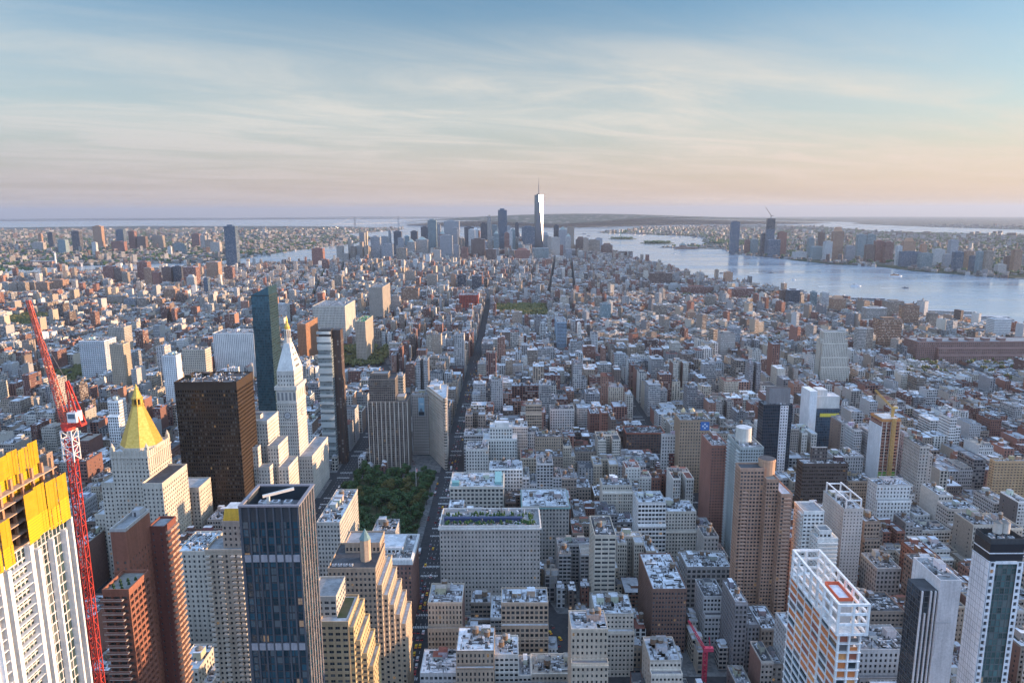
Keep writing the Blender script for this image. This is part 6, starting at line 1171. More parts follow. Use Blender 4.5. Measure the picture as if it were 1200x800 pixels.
# ------------------------------------------------------------------ ordinary blocks
see(425, 508, 624, 600); see(478, 512, 560, 700); see(612, 640, 372, 2150); see(400, 455, 436, 1430); see(55, 110, 447, 1290)
PARKS = [(-190, -92, 594, 824), (20, 122, 2150, 2400), (-395, -270, 1440, 1650), (-900, -785, 1290, 1460), (-1530, -1330, 1950, 2220), (-45, 60, 2150, 2400)]
def zlimit(cx, w, y, pad=1.0):
    """Greatest height at this spot that leaves the taller buildings behind it in view."""
    lim = 1e9
    pa, pb = project(cx - w / 2, y, 20)[0][0], project(cx + w / 2, y, 20)[0][0]
    for a, b, pyb, Y in VIS:
        if Y > y + 4 and pa < b - 1 and pb > a + 1: lim = min(lim, P((max(a, pa) + min(b, pb)) / 2, pyb - pad, y)[1])
    return lim
LOTS = []      # (cx, cy, w, d, h, angle)
def fill(x0, x1, y0, y1, wr, hf, rows=2, ang=0., piv=(0, 0), ok=None, gap=.12, dmax=30):
    ca, sa = math.cos(ang), math.sin(ang)
    for r in range(rows):
        ya = y0 + (y1 - y0) * r / rows; yb = y0 + (y1 - y0) * (r + 1) / rows; x = x0
        while x < x1 - 4:
            w = min(random.uniform(*wr), x1 - x)
            if x1 - x - w < wr[0] * .6: w = x1 - x
            d = min(yb - ya, dmax) * random.choice((1, 1, .8, .7)); cx = x + w / 2; cy = ya + d / 2 if r == 0 else yb - d / 2
            wx, wy = piv[0] + ca * (cx - piv[0]) - sa * (cy - piv[1]), piv[1] + sa * (cx - piv[0]) + ca * (cy - piv[1]); x += w + (gap if random.random() < .85 else random.uniform(1.5, 5))
            if ok is not None and not ok(wx, wy): continue
            if any(a - w / 2 < wx < b + w / 2 and c - d / 2 < wy < e + d / 2 for a, b, c, e in PARKS): continue
            px = project(wx, wy, 10)[0][0]
            if wy < 200 or not -60 < px < 1260 or (-150 < wx < -90 and 812 < wy < 990): continue
            if any(a < wx + w / 2 and b > wx - w / 2 and c < wy + d / 2 and e > wy - d / 2 for a, b, c, e in FAR): continue
            if wy < 1600 and abs(wx - broadway(wy)) < w / 2 + d * .16 + 8.5: continue
            if wy < 1600 and not free(wx - w / 2, wx + w / 2, wy - d / 2, wy + d / 2, .4): continue
            h = hf(wx, wy); l = zlimit(wx, w, wy - d / 2)
            if l < h: h = max(l, 7 if l > 0 else 6)
            LOTS.append((wx, wy, w, d, h, ang))
def h_mid(x, y):
    g = random.gauss
    if -330 < x < 480: h = g(42, 13) if y < 900 else g(36, 13)
    elif x >= 480: h = g(24, 9) if x < 720 else g(16, 4.5)
    else: h = g(28, 12)
    if random.random() < .05: h *= 1.7
    if x > 900 and random.random() < .06: h = random.uniform(30, 55)
    return min(max(h, 11), 85)
for s in range(29, 14, -1):
    ya, yb = ST(s) + 9.5, ST(s - 1) - 9.5
    for (xa, wa), (xb, wb) in zip(AV[:-1], AV[1:]):
        x0, x1 = xa + wa / 2 + .5, xb - wb / 2 - .5; core = -340 < xa < 440
        okf = lambda X, Y: X < 1500 - (Y - 1300) * .14 and (X > -1300 or inside(MANH, [X - 40], [Y])[0])
        fill(x0, x1, ya, yb, ((13, 36) if s > 21 else (10, 28)) if core else (7.5, 20) if xa < 690 else (7, 17), h_mid, 2, ok=okf)
def fill_gaps():
    """Small buildings on the leftover ground of each near block."""
    near = [l for l in LOTS if l[1] < 1250]
    for s in range(29, 18, -1):
        for (xa, wa), (xb, wb) in zip(AV[:-1], AV[1:]):
            x0, x1, ya, yb = xa + wa / 2 + .5, xb - wb / 2 - .5, ST(s) + 9.5, ST(s - 1) - 9.5
            if x1 < -600 or x0 > 700: continue
            mine = [l for l in near if abs(l[0] - (x0 + x1) / 2) < (x1 - x0) and abs(l[1] - (ya + yb) / 2) < 60]
            for q_ in range(420):
                w, d = random.choice(((8, 14), (7, 18), (10, 22), (14, 26), (6.5, 11)) if q_ < 200 else ((6.5, 9), (7, 11), (6.5, 14))); x, y = random.uniform(x0 + w / 2, x1 - w / 2), random.uniform(ya + d / 2, yb - d / 2)
                if any(abs(l[0] - x) < (l[2] + w) / 2 + .1 and abs(l[1] - y) < (l[3] + d) / 2 + .1 for l in mine) or not free(x - w / 2, x + w / 2, y - d / 2, y + d / 2, .3) or abs(x - broadway(y)) < w / 2 + d * .16 + 8.5: continue
                if any(a - w / 2 < x < b + w / 2 and c - d / 2 < y < e + d / 2 for a, b, c, e in PARKS): continue
                px = project(x, y, 10)[0][0]
                if not -60 < px < 1260 or y < 300 or (-150 < x < -55 and 812 < y < 990): continue
                h = max(7, min(random.gauss(27, 9), 1.6 * w + 6, zlimit(x, w, y - d / 2))); l = (x, y, w, d, h, 0.); mine.append(l); LOTS.append(l)
fill_gaps()
mshrink = lambda X, Y: all(inside(MANH, [X + dx], [Y + dy])[0] for dx, dy in ((45, 0), (-45, 0), (0, 45), (0, -45)))
for s in range(14, 1, -1):                                     # the villages
    ya, yb = ST(s) + 9, ST(s - 1) - 8
    for (xa, wa), (xb, wb) in zip(AV[:-7], AV[1:-6]):
        fill(xa + wa * .36, xb - wb * .36, ya, yb, (8, 19), lambda X, Y: max(10, random.gauss(30, 12) if -340 < X < -60 else random.gauss(20, 6) if random.random() > .06 else random.uniform(35, 62)), 2, ok=lambda X, Y: X < 195 and mshrink(X, Y))
A3 = R(22)
for i in range(-12, 12):
    for j in range(-10, 11):
        fill(620 + 96 * i, 620 + 96 * i + 82, 2100 + 66 * j, 2100 + 66 * j + 52, (8, 16), lambda X, Y: max(9, random.gauss(16, 4)) if random.random() > .05 else random.uniform(28, 55), 2, A3, (620, 2100), lambda X, Y: X > 212 and 1575 < Y < 2640 and mshrink(X, Y))
A4 = R(-4.4)
for i in range(-14, 14):
    for j in range(0, 32):
        fill(150 + 98 * i, 150 + 98 * i + 83, 2575 + 82 * j, 2575 + 82 * j + 68, (10, 22), lambda X, Y: max(13, random.gauss(25, 7) + (10 if Y > 3500 else 0) + (random.uniform(15, 35) if random.random() < .09 else 0)), 2, A4, (150, 2560), lambda X, Y: -700 - (Y - 2560) * .1 < X and 2575 < Y < 4500 and (X < 420 or Y > 2650) and mshrink(X, Y), dmax=34)
A5 = R(12.4)
for i in range(-24, 6):
    for j in range(-8, 30):
        fill(-900 + 92 * i, -900 + 92 * i + 78, 2575 + 84 * j, 2575 + 84 * j + 68, (9, 20), lambda X, Y: max(12, random.gauss(19, 4)) if random.random() > .05 else random.uniform(30, 60), 2, A5, (-900, 2560), lambda X, Y: X < -706 - (Y - 2560) * .1 and 2575 < Y < 4450 and mshrink(X, Y), dmax=34)
for i in range(-16, 12):
    for j in range(0, 18):
        fill(0 + 92 * i, 92 * i + 78, 4440 + 84 * j, 4440 + 84 * j + 68, (22, 40), lambda X, Y: max(22, random.gauss(80, 32) if X < 150 else random.gauss(44, 15)), 2, A4, (0, 4440), lambda X, Y: Y > 4450 - (60 if X > -760 else 0) and mshrink(X, Y), dmax=34)
print('lots', len(LOTS))
LOTS.sort(key=lambda l: -l[2] * l[4] / (l[1] ** 2))
near_ix = [i for i, l in enumerate(LOTS) if l[5] == 0 and 330 < l[1] < 1300 and (lambda q: 2 < q[0][0] < 1198 and q[1][0] < 792)(project(l[0], l[1] + l[3] / 2, l[4]))][:270]
NEAR = [LOTS[i] for i in near_ix]; MASS = [l for i, l in enumerate(LOTS) if i not in set(near_ix)]

ORD = ['nearest', 'second', 'third', 'fourth', 'fifth', 'sixth', 'seventh', 'eighth', 'ninth', 'tenth', 'eleventh', 'twelfth', 'thirteenth', 'fourteenth', 'fifteenth', 'sixteenth']
def near_blocks():
    """The blocks that show largest, each a building of its own with roof-top parts; labels refer to the landmark next to it."""
    info = []
    for (cx, cy, w, d, h, a) in NEAR:
        ci = int(RNG.choice(len(WALLC), p=WALLP)); ri = int(RNG.choice(len(ROOFC), p=ROOFP)); px, py = [v[0] for v in project(cx, cy - d / 2, h)]
        an = min(ANCH, key=lambda q: abs(q[1] - px) + 1.1 * abs(q[2] - py)); dx, dy = px - an[1], py - an[2]
        dr = ('right of' if dx > 0 else 'left of') if abs(dx) > abs(dy) * 1.1 else ('behind' if cy > an[3] else 'before')
        info.append([cx, cy, w, d, h, ci, ri, an[0], dr, math.hypot(dx, dy)])
    cnt = {}
    for q in sorted(info, key=lambda q: q[9]):
        tanks = random.choice((0, 1, 1, 2)) if q[4] > 18 and q[2] > 9 else 0; key = (WALLN[q[5]], ROOFN[q[6]], q[7], q[8]); k = cnt.get(key, 0); cnt[key] = k + 1
        q += [tanks, k]
    for q in info:
        cx, cy, w, d, h, ci, ri, an, dr, _, tanks, k = q
        size = 'tall' if h > 46 else 'low' if h < 18 else 'mid height'
        o = ('' if cnt[(WALLN[ci], ROOFN[ri], an, dr)] == 1 else ORD[min(k, 15)] + ' such ')
        lab = f"{size} {WALLN[ci]} block, {ROOFN[ri]} roof, {o}{dr} the {an}"; wd = lab.split()
        if len(wd) > 16: lab = f"{WALLN[ci]} block, {ROOFN[ri]} roof, {o}{dr} the {an}"
        if len(lab.split()) > 16: lab = f"{WALLN[ci]}, {ROOFN[ri]} roof, {o}{dr} the {an}"
        kind = 'row_house' if h < 17 and w < 13 else 'apartment_block' if ci in (0, 1, 2, 3) and h > 30 else 'loft_building'
        b = Bld(kind, lab, kind.replace('_', ' '), (cx, cy, 0), 'city blocks between the landmarks', 0)
        X0, X1, Y0_, Y1_ = cx - w / 2, cx + w / 2, cy - d / 2, cy + d / 2; col = np.array(WALLC[ci]) * random.uniform(.85, 1.12); rc = ROOFC[ri]; rn = random.random()
        st = random.random(); bay = random.uniform(2.3, 3.4); fl = random.uniform(3.3, 4.1); wf = random.choice((.42, .48, .55, .66, .80)); hf = random.uniform(.48, .64); side = 'r' if cx < 0 else 'l'
        blind = tuple(col * random.choice((.55, .8, 1.0))) if ci < 3 or random.random() < .5 else random.choice(((.20, .11, .085), (.13, .115, .11), (.26, .18, .14)))
        def section(x0, x1, y0, y1, h, tk, kit=True, main=True):
            mb = MB()
            for c, (o_, u_, W) in {'f': ((x0, y0, 0), (1, 0, 0), x1 - x0), 'r': ((x1, y0, 0), (0, 1, 0), y1 - y0), 'l': ((x0, y1, 0), (0, -1, 0), y1 - y0), 'b': ((x1, y1, 0), (-1, 0, 0), x1 - x0)}.items():
                if (c == 'f' or (c == side and rn > .55)) and cy < 950: grid_facade(mb, o_, u_, W, h, col=tuple(col), rev=.35, skip_top=1.0, bay=bay, fl=fl, wf=wf, hf=hf)
                else:
                    win = 1. if c in 'fb' or (c == side and rn > .55) else 0.; o2, u2, zz = np.array(o_, float), np.array(u_, float), np.array([0, 0, h])
                    mb.polys([[o2, o2 + u2 * W, o2 + u2 * W + zz, o2 + zz]], 'windowed_wall', tuple(col) if win else blind, win, rn, np.array([[(0, 0), (W, 0), (W, h), (0, h)]], float))
                    if not win and c == side and cy < 950:          # a few lone windows and a light well in the party wall
                        n = np.array([u2[1], -u2[0], 0]); m = random.choice((0, 2, 3))
                        for i in range(m):
                            p = o2 + u2 * W * (.2 + .6 * i / max(1, m - 1)) + n * .03
                            for zf in np.arange(4, h - 3, fl): q = p + np.array([0, 0, zf]); mb.polys([[q, q + u2 * 1.1, q + u2 * 1.1 + np.array([0, 0, 1.6]), q + np.array([0, 0, 1.6])]], 'window_glass', (.02, .025, .03), 0, random.random())
            b.part(mb, 'wall')
            rb = MB(); rb.polys([[(x0, y0, h), (x1, y0, h), (x1, y1, h), (x0, y1, h)]], 'roofing', rc if main else ROOFC[int(RNG.choice(len(ROOFC), p=ROOFP))]); pr = random.choice((.7, 1.0, 1.3)); ring(rb, x0, x1, y0, y1, h + .01, h + pr, .35, tuple(col * random.choice((.7, .95, 1.2)))); b.part(rb, 'roof')
            if main and cy < 950:
                cb = MB(); e = random.uniform(.3, .9); cc = tuple(np.array(col) * random.uniform(.85, 1.35))
                if rn > .3 and h > 15: cb.box(x0 - .1, x1 + .1, y0 - e, y0 - .01, h - .9, h + .35, cc, bottom=True); cb.box(x0, x1, y0 - e * .6, y0 - .01, h - 1.5, h - .91, cc, bottom=True)
                if cb.ch: b.part(cb, 'cornice')
                cb = MB()
                for zb_ in ((5.2,) if h < 25 else (5.2, h - fl * 2 - 1.0) if st > .4 else (5.2, h * .3, h * .75)): cb.box(x0, x1, y0 - .28, y0 - .01, zb_ - .3, zb_ + .25, cc, bottom=True); b.part(cb, 'belt_course'); cb = MB()
                if st > .6:
                    pb = MB(); k = max(2, round((x1 - x0) / bay / random.choice((1, 2, 2, 3))) + 1)
                    for x in np.linspace(x0 + .3, x1 - .3, k): pb.box(x - .28, x + .28, y0 - .26, y0 - .01, 0, h - 1.52, tuple(np.array(col) * 1.12))
                    b.part(pb, 'pilaster')
            if kit: roof_kit(b, x0 + .6, x1 - .6, y0 + .6, y1 - .6, h, tuple(col), tk, random.choice((1, 2, 3)) if x1 - x0 > 9 else 1, 1 if x1 - x0 < 18 else 2, rc)
        sp_ = random.random()
        if w > 13 and sp_ < .35: f = random.uniform(.45, .7); xm = X0 + w * f; section(X0, xm - .01, Y0_, Y1_, h, tanks); section(xm, X1, Y0_ + random.choice((0, 0, 3)), Y1_, h * random.uniform(.55, .9), 0, True, False)
        elif h > 24 and w > 11 and sp_ < .6: hl = h * random.uniform(.6, .86); sb = random.uniform(2.5, 6); section(X0, X1, Y0_, Y0_ + sb - .01, hl, 0, False, True); section(X0, X1, Y0_ + sb, Y1_, h, tanks, True, False)
        elif w > 15 and sp_ < .8: lw = w * .28; section(X0, X0 + (w - lw) / 2 - .01, Y0_, Y0_ + d * .6 - .01, h, tanks); section(X1 - (w - lw) / 2 + .01, X1, Y0_, Y0_ + d * .6 - .01, h, 0, False); section(X0, X1, Y0_ + d * .6, Y1_, h, 0, True, False)
        else: section(X0, X1, Y0_, Y1_, h, tanks)
near_blocks()

def city_mass(name, lots, label, clutter=True, tank=.35):
    L = np.array([(l[0], l[1], l[2], l[3], l[4], l[5]) for l in lots]); n = len(L); mb = MB(); cx, cy, w, d, h, a = L.T
    ci = RNG.choice(len(WALLC), n, p=WALLP); ri = RNG.choice(len(ROOFC), n, p=ROOFP); col = np.array(WALLC)[ci] * RNG.uniform(.85, 1.15, (n, 1)); rc = np.array(ROOFC)[ri] * RNG.uniform(.8, 1.15, (n, 1)); rnd = RNG.random(n); par = RNG.uniform(.5, 1.3, n)
    blind = (RNG.random(n) > .5).astype(float)
    mb.boxes(cx - w / 2, cx + w / 2, cy - d / 2, cy + d / 2, np.zeros(n), h + par, col, 'windowed_wall', 'none', rnd=rnd, wins=blind, ang=a)
    ca, sa = np.cos(a), np.sin(a)
    def at(u, v): return cx + ca * u * w / 2 - sa * v * d / 2, cy + sa * u * w / 2 + ca * v * d / 2
    mb.polys(np.stack([np.stack([*at(u, v), h], -1) for u, v in ((-1, -1), (1, -1), (1, 1), (-1, 1))], 1), 'roofing', rc)
    if clutter:
        for k in range(6):
            s = (RNG.random(n) < (.9, .8, .65, .55, .5, .4)[k]) & ((k < 3) | (cy < 2600)); u, v = RNG.uniform(-.7, .7, n), RNG.uniform(-.6, .8, n); x, y = at(u, v); bw = np.minimum(RNG.uniform(1.2, 3.2, n) * (1.5 if k == 0 else .8), w * .28); bd = np.minimum(RNG.uniform(1.2, 3.2, n), d * .28); bh = RNG.uniform(1.2, 4.5, n) if k < 2 else RNG.uniform(.8, 2, n)
            c = np.where(RNG.random((n, 1)) < .5, col, RNG.uniform(.06, .6, (n, 1)) * np.ones(3)); mb.boxes((x - bw)[s], (x + bw)[s], (y - bd)[s], (y + bd)[s], h[s], (h + bh)[s], c[s], 'masonry', 'roofing', rc[s], rnd[s], ang=a[s])
        for i in np.nonzero((RNG.random(n) < tank) & (h > 18) & (cy < 4200))[0]:
            r = random.uniform(1.6, 2.3); x, y = cx[i] + random.uniform(-.25, .25) * w[i], cy[i] + random.uniform(-.2, .3) * d[i]; z = h[i] + random.uniform(1.5, 5); t = random.choice(((.16, .11, .08), (.24, .17, .12), (.3, .24, .19)))
            mb.cyl(x, y, r * .7, h[i], z, 4, col=(.1, .1, .1)); mb.cyl(x, y, r, z, z + 3.6, 7, col=t, cap=False); mb.cyl(x, y, r * 1.06, z + 3.6, z + 4.8, 7, col=(.2, .18, .16), r1=0)
    o = mb.build(name, merge=False); o['kind'] = 'stuff'; o['label'] = label; return o
city_mass('city_blocks', MASS, 'dense mass of low and middle height city blocks filling the island')

# far low-rise quarters across the two rivers
def sprawl(name, poly, n, box, label, hmean, big=0., view=True):
    out = []; x0, x1, y0, y1 = box
    while len(out) < n:
        m = n * 2; X = RNG.uniform(x0, x1, m); Y = y0 + (y1 - y0) * RNG.random(m) ** 1.25; px = project(X, Y, 0)[0]; k = inside(poly, X, Y) & (px > -60) & (px < 1260)
        k &= np.sin(X * .011 + 2 * np.sin(Y * .004)) + np.sin(Y * .009) > -1.2
        for x, y in zip(X[k], Y[k]):
            f = y > 7500; w = RNG.uniform(9, 24) * (2.2 if f else 1); h = max(6, RNG.normal(hmean, 3.5)) + (RNG.uniform(12, 40) if RNG.random() < big else 0)
            out.append((x, y, w, RNG.uniform(10, 30) * (1.5 if f else 1), h, .3 * round(math.sin(x * .0007) * 3)))
    lots = out[:n]; L = np.array(lots); z = zc(np.hypot(L[:, 0], L[:, 1]))
    mb = MB(); cx, cy, w, d, h, a = L.T; ci = RNG.choice(len(WALLC), n, p=WALLP); ri = RNG.choice(len(ROOFC), n, p=ROOFP); col = np.array(WALLC)[ci]; col = (col * .5 + col.mean(1, keepdims=True) * .5) * RNG.uniform(.55, .95, (n, 1)); rc = np.array(ROOFC)[ri] * RNG.uniform(.45, .9, (n, 1))
    mb.boxes(cx - w / 2, cx + w / 2, cy - d / 2, cy + d / 2, z - 3, z + h, col, 'windowed_wall', 'roofing', rc, RNG.random(n), ang=a); o = mb.build(name, merge=False); o['kind'] = 'stuff'; o['label'] = label
sprawl('far_houses', BKLYN, 15000, (-9500, -1450, 2300, 13500), 'sea of small houses across the river on the left', 11, .05)
sprawl('far_houses', NJ, 11000, (1250, 9500, 2600, 14500), 'low houses and sheds across the wide river on the right', 10, .06)

def tree_mass(name, spots, label, rr=(3, 6)):
    """Loose clumps: each tree a handful of jittered, faceted leaf tufts over a short stem."""
    mb = MB(); S = np.array(spots); n = len(S)
    for k in range(6):
        r = RNG.uniform(*rr, n) * (.75 if k else 1.); c = S[:, :2] + RNG.normal(0, 1, (n, 2)) * (rr[1] * .5 if k else 0); z = zc(np.hypot(S[:, 0], S[:, 1])) + S[:, 2] + RNG.uniform(.6, 1.35, n) * rr[1]
        J = RNG.uniform(.55, 1.25, (n, 6)) * r[:, None]; D = np.array([(1, 0, 0), (0, 1, 0), (-1, 0, 0), (0, -1, 0), (0, 0, .9), (0, 0, -.8)]); V = np.column_stack([c, z])[:, None, :] + D[None] * J[..., None] + RNG.normal(0, .6, (n, 6, 3))
        for i, j in ((0, 1), (1, 2), (2, 3), (3, 0)): mb.polys(V[:, [i, j, 4]], 'leaves'); mb.polys(V[:, [j, i, 5]], 'leaves')
    o = mb.build(name, merge=False); o['kind'] = 'stuff'; o['label'] = label
tree_spots = []
for a, b, c, d in PARKS[1:]: tree_spots += [(random.uniform(a, b), random.uniform(c, d), 2) for _ in range(int((b - a) * (d - c) / 95))]
LA = np.array([(l[0], l[1], l[3]) for l in MASS if l[1] > 1150]); wv = ((LA[:, 0] > 200) & (LA[:, 1] < 2700)) | (LA[:, 0] < -450) | (LA[:, 0] > 650)
for x, y, d in LA[wv]:
    if random.random() < .55: tree_spots.append((x + random.uniform(-6, 6), y + d / 2 + random.uniform(2, 9), random.uniform(1, 5)))
tree_mass('street_trees', tree_spots, 'dark green street and courtyard trees between the low blocks')
tree_spots = []
while len(tree_spots) < 5200:
    x, y = random.uniform(-9000, 9000), random.uniform(2500, 13000); p = project(x, y, 0)[0][0]
    if -40 < p < 1240 and (inside(BKLYN, [x], [y])[0] or inside(NJ, [x], [y])[0]): tree_spots.append((x, y, 0))
for cx, cyy, rx, ry, n in ((1290, 8110, 130, 60, 60), (1470, 7040, 140, 90, 90), (2300, 6900, 330, 700, 200), (-820, 7150, 250, 400, 80), (-2950, 3900, 400, 120, 60)):
    tree_spots += [(cx + rx * math.sqrt(random.random()) * math.cos(t), cyy + ry * math.sqrt(random.random()) * math.sin(t), 0) for t in np.random.default_rng(3).uniform(0, 6.28, n)]
tree_mass('far_trees', tree_spots, 'trees scattered over the far shores and harbour islands', (7, 13))

# ------------------------------------------------------------------ the square's trees and the traffic
def park_trees():
    protos = []
    for k in range(6):
        rg = np.random.default_rng(40 + k); n = 1500; lobes = np.column_stack([rg.normal(0, 2.5, (9, 2)), rg.uniform(6, 13, 9)]); lr = rg.uniform(1.7, 3.0, 9); i = rg.integers(0, 9, n); v = rg.normal(0, 1, (n, 3)); v /= np.linalg.norm(v, axis=1)[:, None]
        c = lobes[i] + v * (lr[i] * rg.uniform(.55, 1.08, n))[:, None]; u = rg.normal(0, 1, (n, 3)); u /= np.linalg.norm(u, axis=1)[:, None]; w = np.cross(u, v); w /= np.linalg.norm(w, axis=1)[:, None] + 1e-6; s = rg.uniform(.28, .6, n)[:, None]
        mb = MB(); mb.polys(np.stack([c - u * s - w * s * .7, c + u * s - w * s * .7, c + u * s + w * s * .7, c - u * s + w * s * .7], 1), 'leaves'); o = mb.build('crown', merge=False); cm = o.data; bpy.data.objects.remove(o)
        tb = MB(); tb.cyl(0, 0, .42, 0, 7, 8, mat='bark', r1=.6)
        for q in range(5): a = q * 1.256 + k; tb.bar((0, 0, 4.5 + .4 * q), tuple(lobes[q]), .28, 'bark', (.1, .1, .1))
        o = tb.build('trunk'); tm = o.data; bpy.data.objects.remove(o); protos.append((cm, tm))
    rr = random.Random(11); pts = []
    while len(pts) < 150:
        x, y = rr.uniform(PARK[0] + 2, PARK[1] - 1), rr.uniform(PARK[2] - 2, PARK[3] - 1)
        if abs(x + 143) < 9 and 690 < y < 720: continue
        if all(math.hypot(x - a, y - b) > 6.2 for a, b in pts): pts.append((x, y))
        elif rr.random() < .002: pts.append((x, y))
    for x, y in pts:
        cm, tm = rr.choice(protos); s = rr.uniform(1.0, 1.45)
        ex = 'along the fifth avenue edge' if x > -108 else 'along the left edge' if x < -172 else 'in the middle'; ey = 'at the far end' if y > 745 else 'at the near end' if y < 668 else 'halfway down'
        t = thing('tree', f"leafy green tree {ex} of the square {ey}".replace('fifth avenue', 'busy avenue'), 'tree', (x, y, .3), 'trees of the square, ' + ex + ' ' + ey); t.scale = (s, s, s * rr.uniform(.9, 1.1)); t.rotation_euler = (0, 0, rr.uniform(0, 6.28))
        for n_, me in (('crown', cm), ('trunk', tm)): o = bpy.data.objects.new(n_, me); COL.objects.link(o); o.parent = t
park_trees()
def flagpole():
    x, y = ground_at(488, 578); t = thing('flagpole', 'white flagpole with a drooping striped flag at the edge of the square', 'flagpole', (x, y, 0)); 
    def part(m, n): q = m.build(n, None, (x, y, 0)); q.location = (0, 0, 0); q.parent = t
    m = MB(); m.cyl(x, y, .5, 0, 2, 8, col=(.4, .4, .4)); m.cyl(x, y, .28, 2, 32, 8, col=(.75, .72, .68), mat='paint', r1=.6); part(m, 'pole'); m = MB()
    for i in range(6): m.box(x + .3, x + 1.7 + .2 * (i % 2), y - .1, y + .1, 26 + .7 * i, 26.7 + .7 * i, (.55, .06, .06) if i % 2 else (.7, .68, .66), 'paint', bottom=True)
    part(m, 'flag')
flagpole()
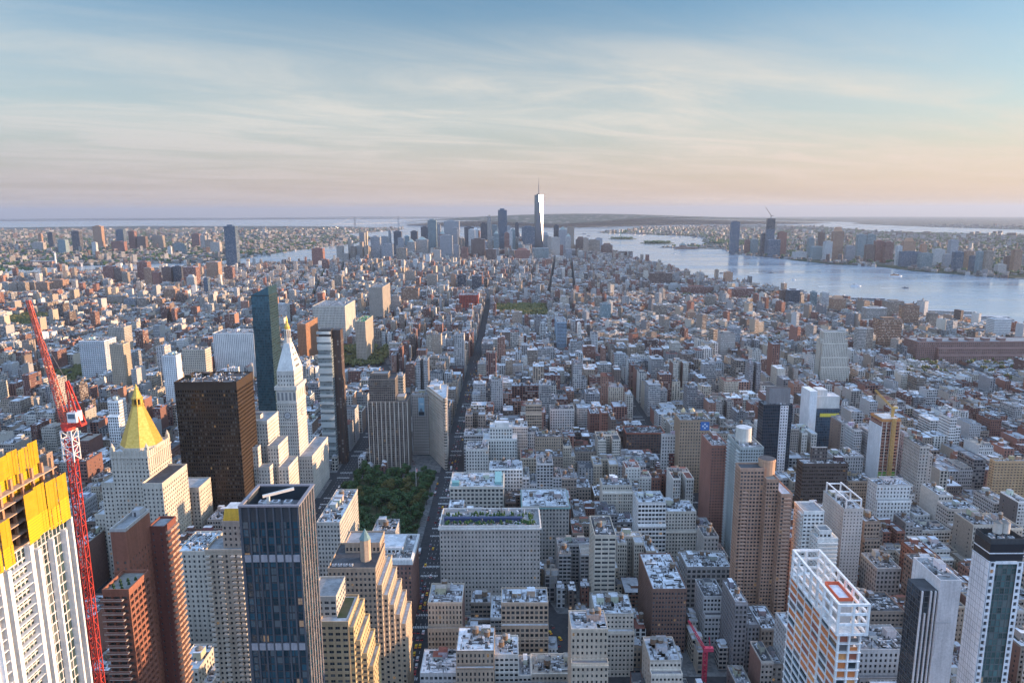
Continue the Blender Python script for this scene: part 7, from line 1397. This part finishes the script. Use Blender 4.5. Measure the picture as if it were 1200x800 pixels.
def traffic():
    cols = [((.62, .38, .02), 'yellow cab'), ((.03, .03, .035), 'black car'), ((.55, .55, .56), 'silver car'), ((.68, .68, .68), 'white car'), ((.14, .15, .17), 'dark grey car'), ((.30, .03, .03), 'red car'), ((.04, .07, .18), 'blue car')]
    protos = {}
    def mk(kind, c, L=4.7, W=1.9, Hh=1.5):
        b = MB(); h0, h1 = .28, .85; b.prism([(-W / 2, -L / 2), (W / 2, -L / 2), (W / 2, L / 2 - .2), (W / 2 - .25, L / 2), (-W / 2 + .25, L / 2), (-W / 2, L / 2 - .2)], h0, h1 if Hh < 2 else Hh * .9, 'paint', c)
        r = [(-W * .44, -L * .36), (W * .44, -L * .36), (W * .44, L * .20), (-W * .44, L * .20)]
        if Hh < 2: b.prism([(p * .9, q * .86 - .1) for p, q in r], 1.36, Hh, 'paint', c, r1=.92)
        else: b.box(-W * .47, W * .47, -L * .48, L * .3, Hh * .9, Hh, c, 'paint')
        g = MB(); g.prism(r, .851, 1.359, 'window_glass', (.015, .018, .022), r1=.86) if Hh < 2 else g.box(-W * .48, W * .48, L * .42, L * .505, 1.3, Hh * .8, (.015, .018, .022), 'window_glass')
        w = MB(); n = 10; w.polys([[(sx, .33 * math.cos(2 * math.pi * (i + k) / n), .33 + .33 * math.sin(2 * math.pi * (i + k) / n)) for sx, k in ((-.11, 0), (-.11, 1), (.11, 1), (.11, 0))] for i in range(n)], 'paint', (.02, .02, .02))
        for sx in (-.11, .11): w.poly([(sx, .33 * math.cos(2 * math.pi * i / n), .33 + .33 * math.sin(2 * math.pi * i / n)) for i in range(n)], 'paint', (.12, .12, .12))
        t = MB(); t.box(-.16, .16, -.05, .03, 0, .15, (1, 0, 0), 'tail_light_lens', bottom=True); hl = MB(); hl.box(-.2, .2, -.03, .05, 0, .18, (1, 1, 1), 'head_light_lens', bottom=True)
        out = []
        for m, nme in ((b, 'car'), (g, 'window_band'), (w, 'wheel'), (t, 'tail_light'), (hl, 'headlight')): o = m.build(nme); out.append(o.data); bpy.data.objects.remove(o)
        protos[kind] = out + [(L, W, Hh)]
    for c, n in cols: mk(n, c)
    mk('white van', (.6, .6, .6), 7.5, 2.3, 3.0); mk('city bus', (.50, .54, .60), 12, 2.6, 3.1)
    rr = random.Random(21); used = []
    def car(x, y, rot, where, kind=None):
        kind = kind or rr.choices([n for _, n in cols] + ['white van', 'city bus'], (5, 5, 3, 3, 3, 1, 1, 1.4, .6))[0]; body, gl, wh, tl, hl, (L, W, Hh) = protos[kind]
        if any(abs(a - x) < 2.2 and abs(b - y) < 4 + L / 2 for a, b in used): return
        used.append((x, y)); nm = 'bus' if kind == 'city bus' else 'van' if kind == 'white van' else 'taxi' if 'cab' in kind else 'car'
        o = bpy.data.objects.new(nm, body); COL.objects.link(o); o.location = (x, y, .01); o.rotation_euler = (0, 0, rot); tag(o, f"{kind} {where}", nm, f"{kind}s {where}")
        def kid(n, me, p): k = bpy.data.objects.new(n, me); COL.objects.link(k); k.parent = o; k.location = p
        kid('window_band', gl, (0, 0, 0))
        for sx in (-1, 1):
            for sy in (-1, 1): kid('wheel', wh, (sx * (W / 2 - .1), sy * L * .31, 0))
            kid('tail_light', tl, (sx * (W / 2 - .32), -L / 2, .6)); kid('headlight', hl, (sx * (W / 2 - .5), L / 2 - .02, .55))
    lanes = (-78.2, -74.9, -71.4, -68)
    for x in lanes:
        y = 445 + rr.uniform(0, 8)
        while y < 1500:
            seg = y < 560; where = 'queuing on the avenue beside the blue terraced hotel' if seg else 'driving down the avenue past the square' if y < 840 else 'driving on the avenue beyond the wedge building'
            if not any(abs(y - ST(s)) < 9 for s in range(10, 34)) and rr.random() < (.9 if seg else .55 if y < 840 else .5): car(x + rr.uniform(-.3, .3), y, 0, where)
            y += rr.uniform(6.5, 9.5) if seg else rr.uniform(10, 26)
    for x in (-87, -60.5):
        for y in np.arange(450, 840, 6.6):
            if rr.random() < .5 and not any(abs(y - ST(s)) < 14 for s in range(10, 34)): car(x, float(y), 0, 'parked along the avenue kerb before the wedge building', None if rr.random() < .9 else 'white van')
    for y in np.arange(432, 700, 8.):
        if rr.random() < .7: car(broadway(y) + rr.choice((-3, 1.5)), float(y), math.atan(.316), 'on the slanting avenue behind the hotel')
    for y in np.arange(845, 1100, 11.):
        if rr.random() < .8: car(-118 - (y - 845) * .28 + rr.choice((-4, 0, 4)), float(y), math.atan(.3), 'on the wide plaza left of the wedge building')
    for y in np.arange(600, 830, 12.):
        if rr.random() < .6: car(-205 + rr.choice((-5, 2, 5)), float(y), math.pi, 'on the avenue left of the square')
traffic()

# ------------------------------------------------------------------ the air between here and the horizon
def haze():
    Rr = 75000.; zb = float(zc(90000)) - 20; me = bpy.data.meshes.new('haze'); v = [(x, y, z) for z in (zb, 600.) for x, y in ((-Rr, -Rr), (Rr, -Rr), (Rr, Rr), (-Rr, Rr))]
    me.from_pydata(v, [], [(3, 2, 1, 0), (4, 5, 6, 7), (0, 1, 5, 4), (1, 2, 6, 5), (2, 3, 7, 6), (3, 0, 4, 7)]); o = bpy.data.objects.new('haze', me); COL.objects.link(o); o['kind'] = 'stuff'; o['label'] = 'thin blue evening haze over the whole city'
    m = bpy.data.materials.new('haze'); m.use_nodes = True; n = m.node_tree.nodes; n.clear(); out = n.new('ShaderNodeOutputMaterial'); p = n.new('ShaderNodeVolumePrincipled'); p.inputs['Color'].default_value = (.45, .54, .68, 1); p.inputs['Density'].default_value = HAZE_DENSITY; p.inputs['Anisotropy'].default_value = .2
    m.node_tree.links.new(p.outputs[0], out.inputs['Volume']); me.materials.append(m)
haze()
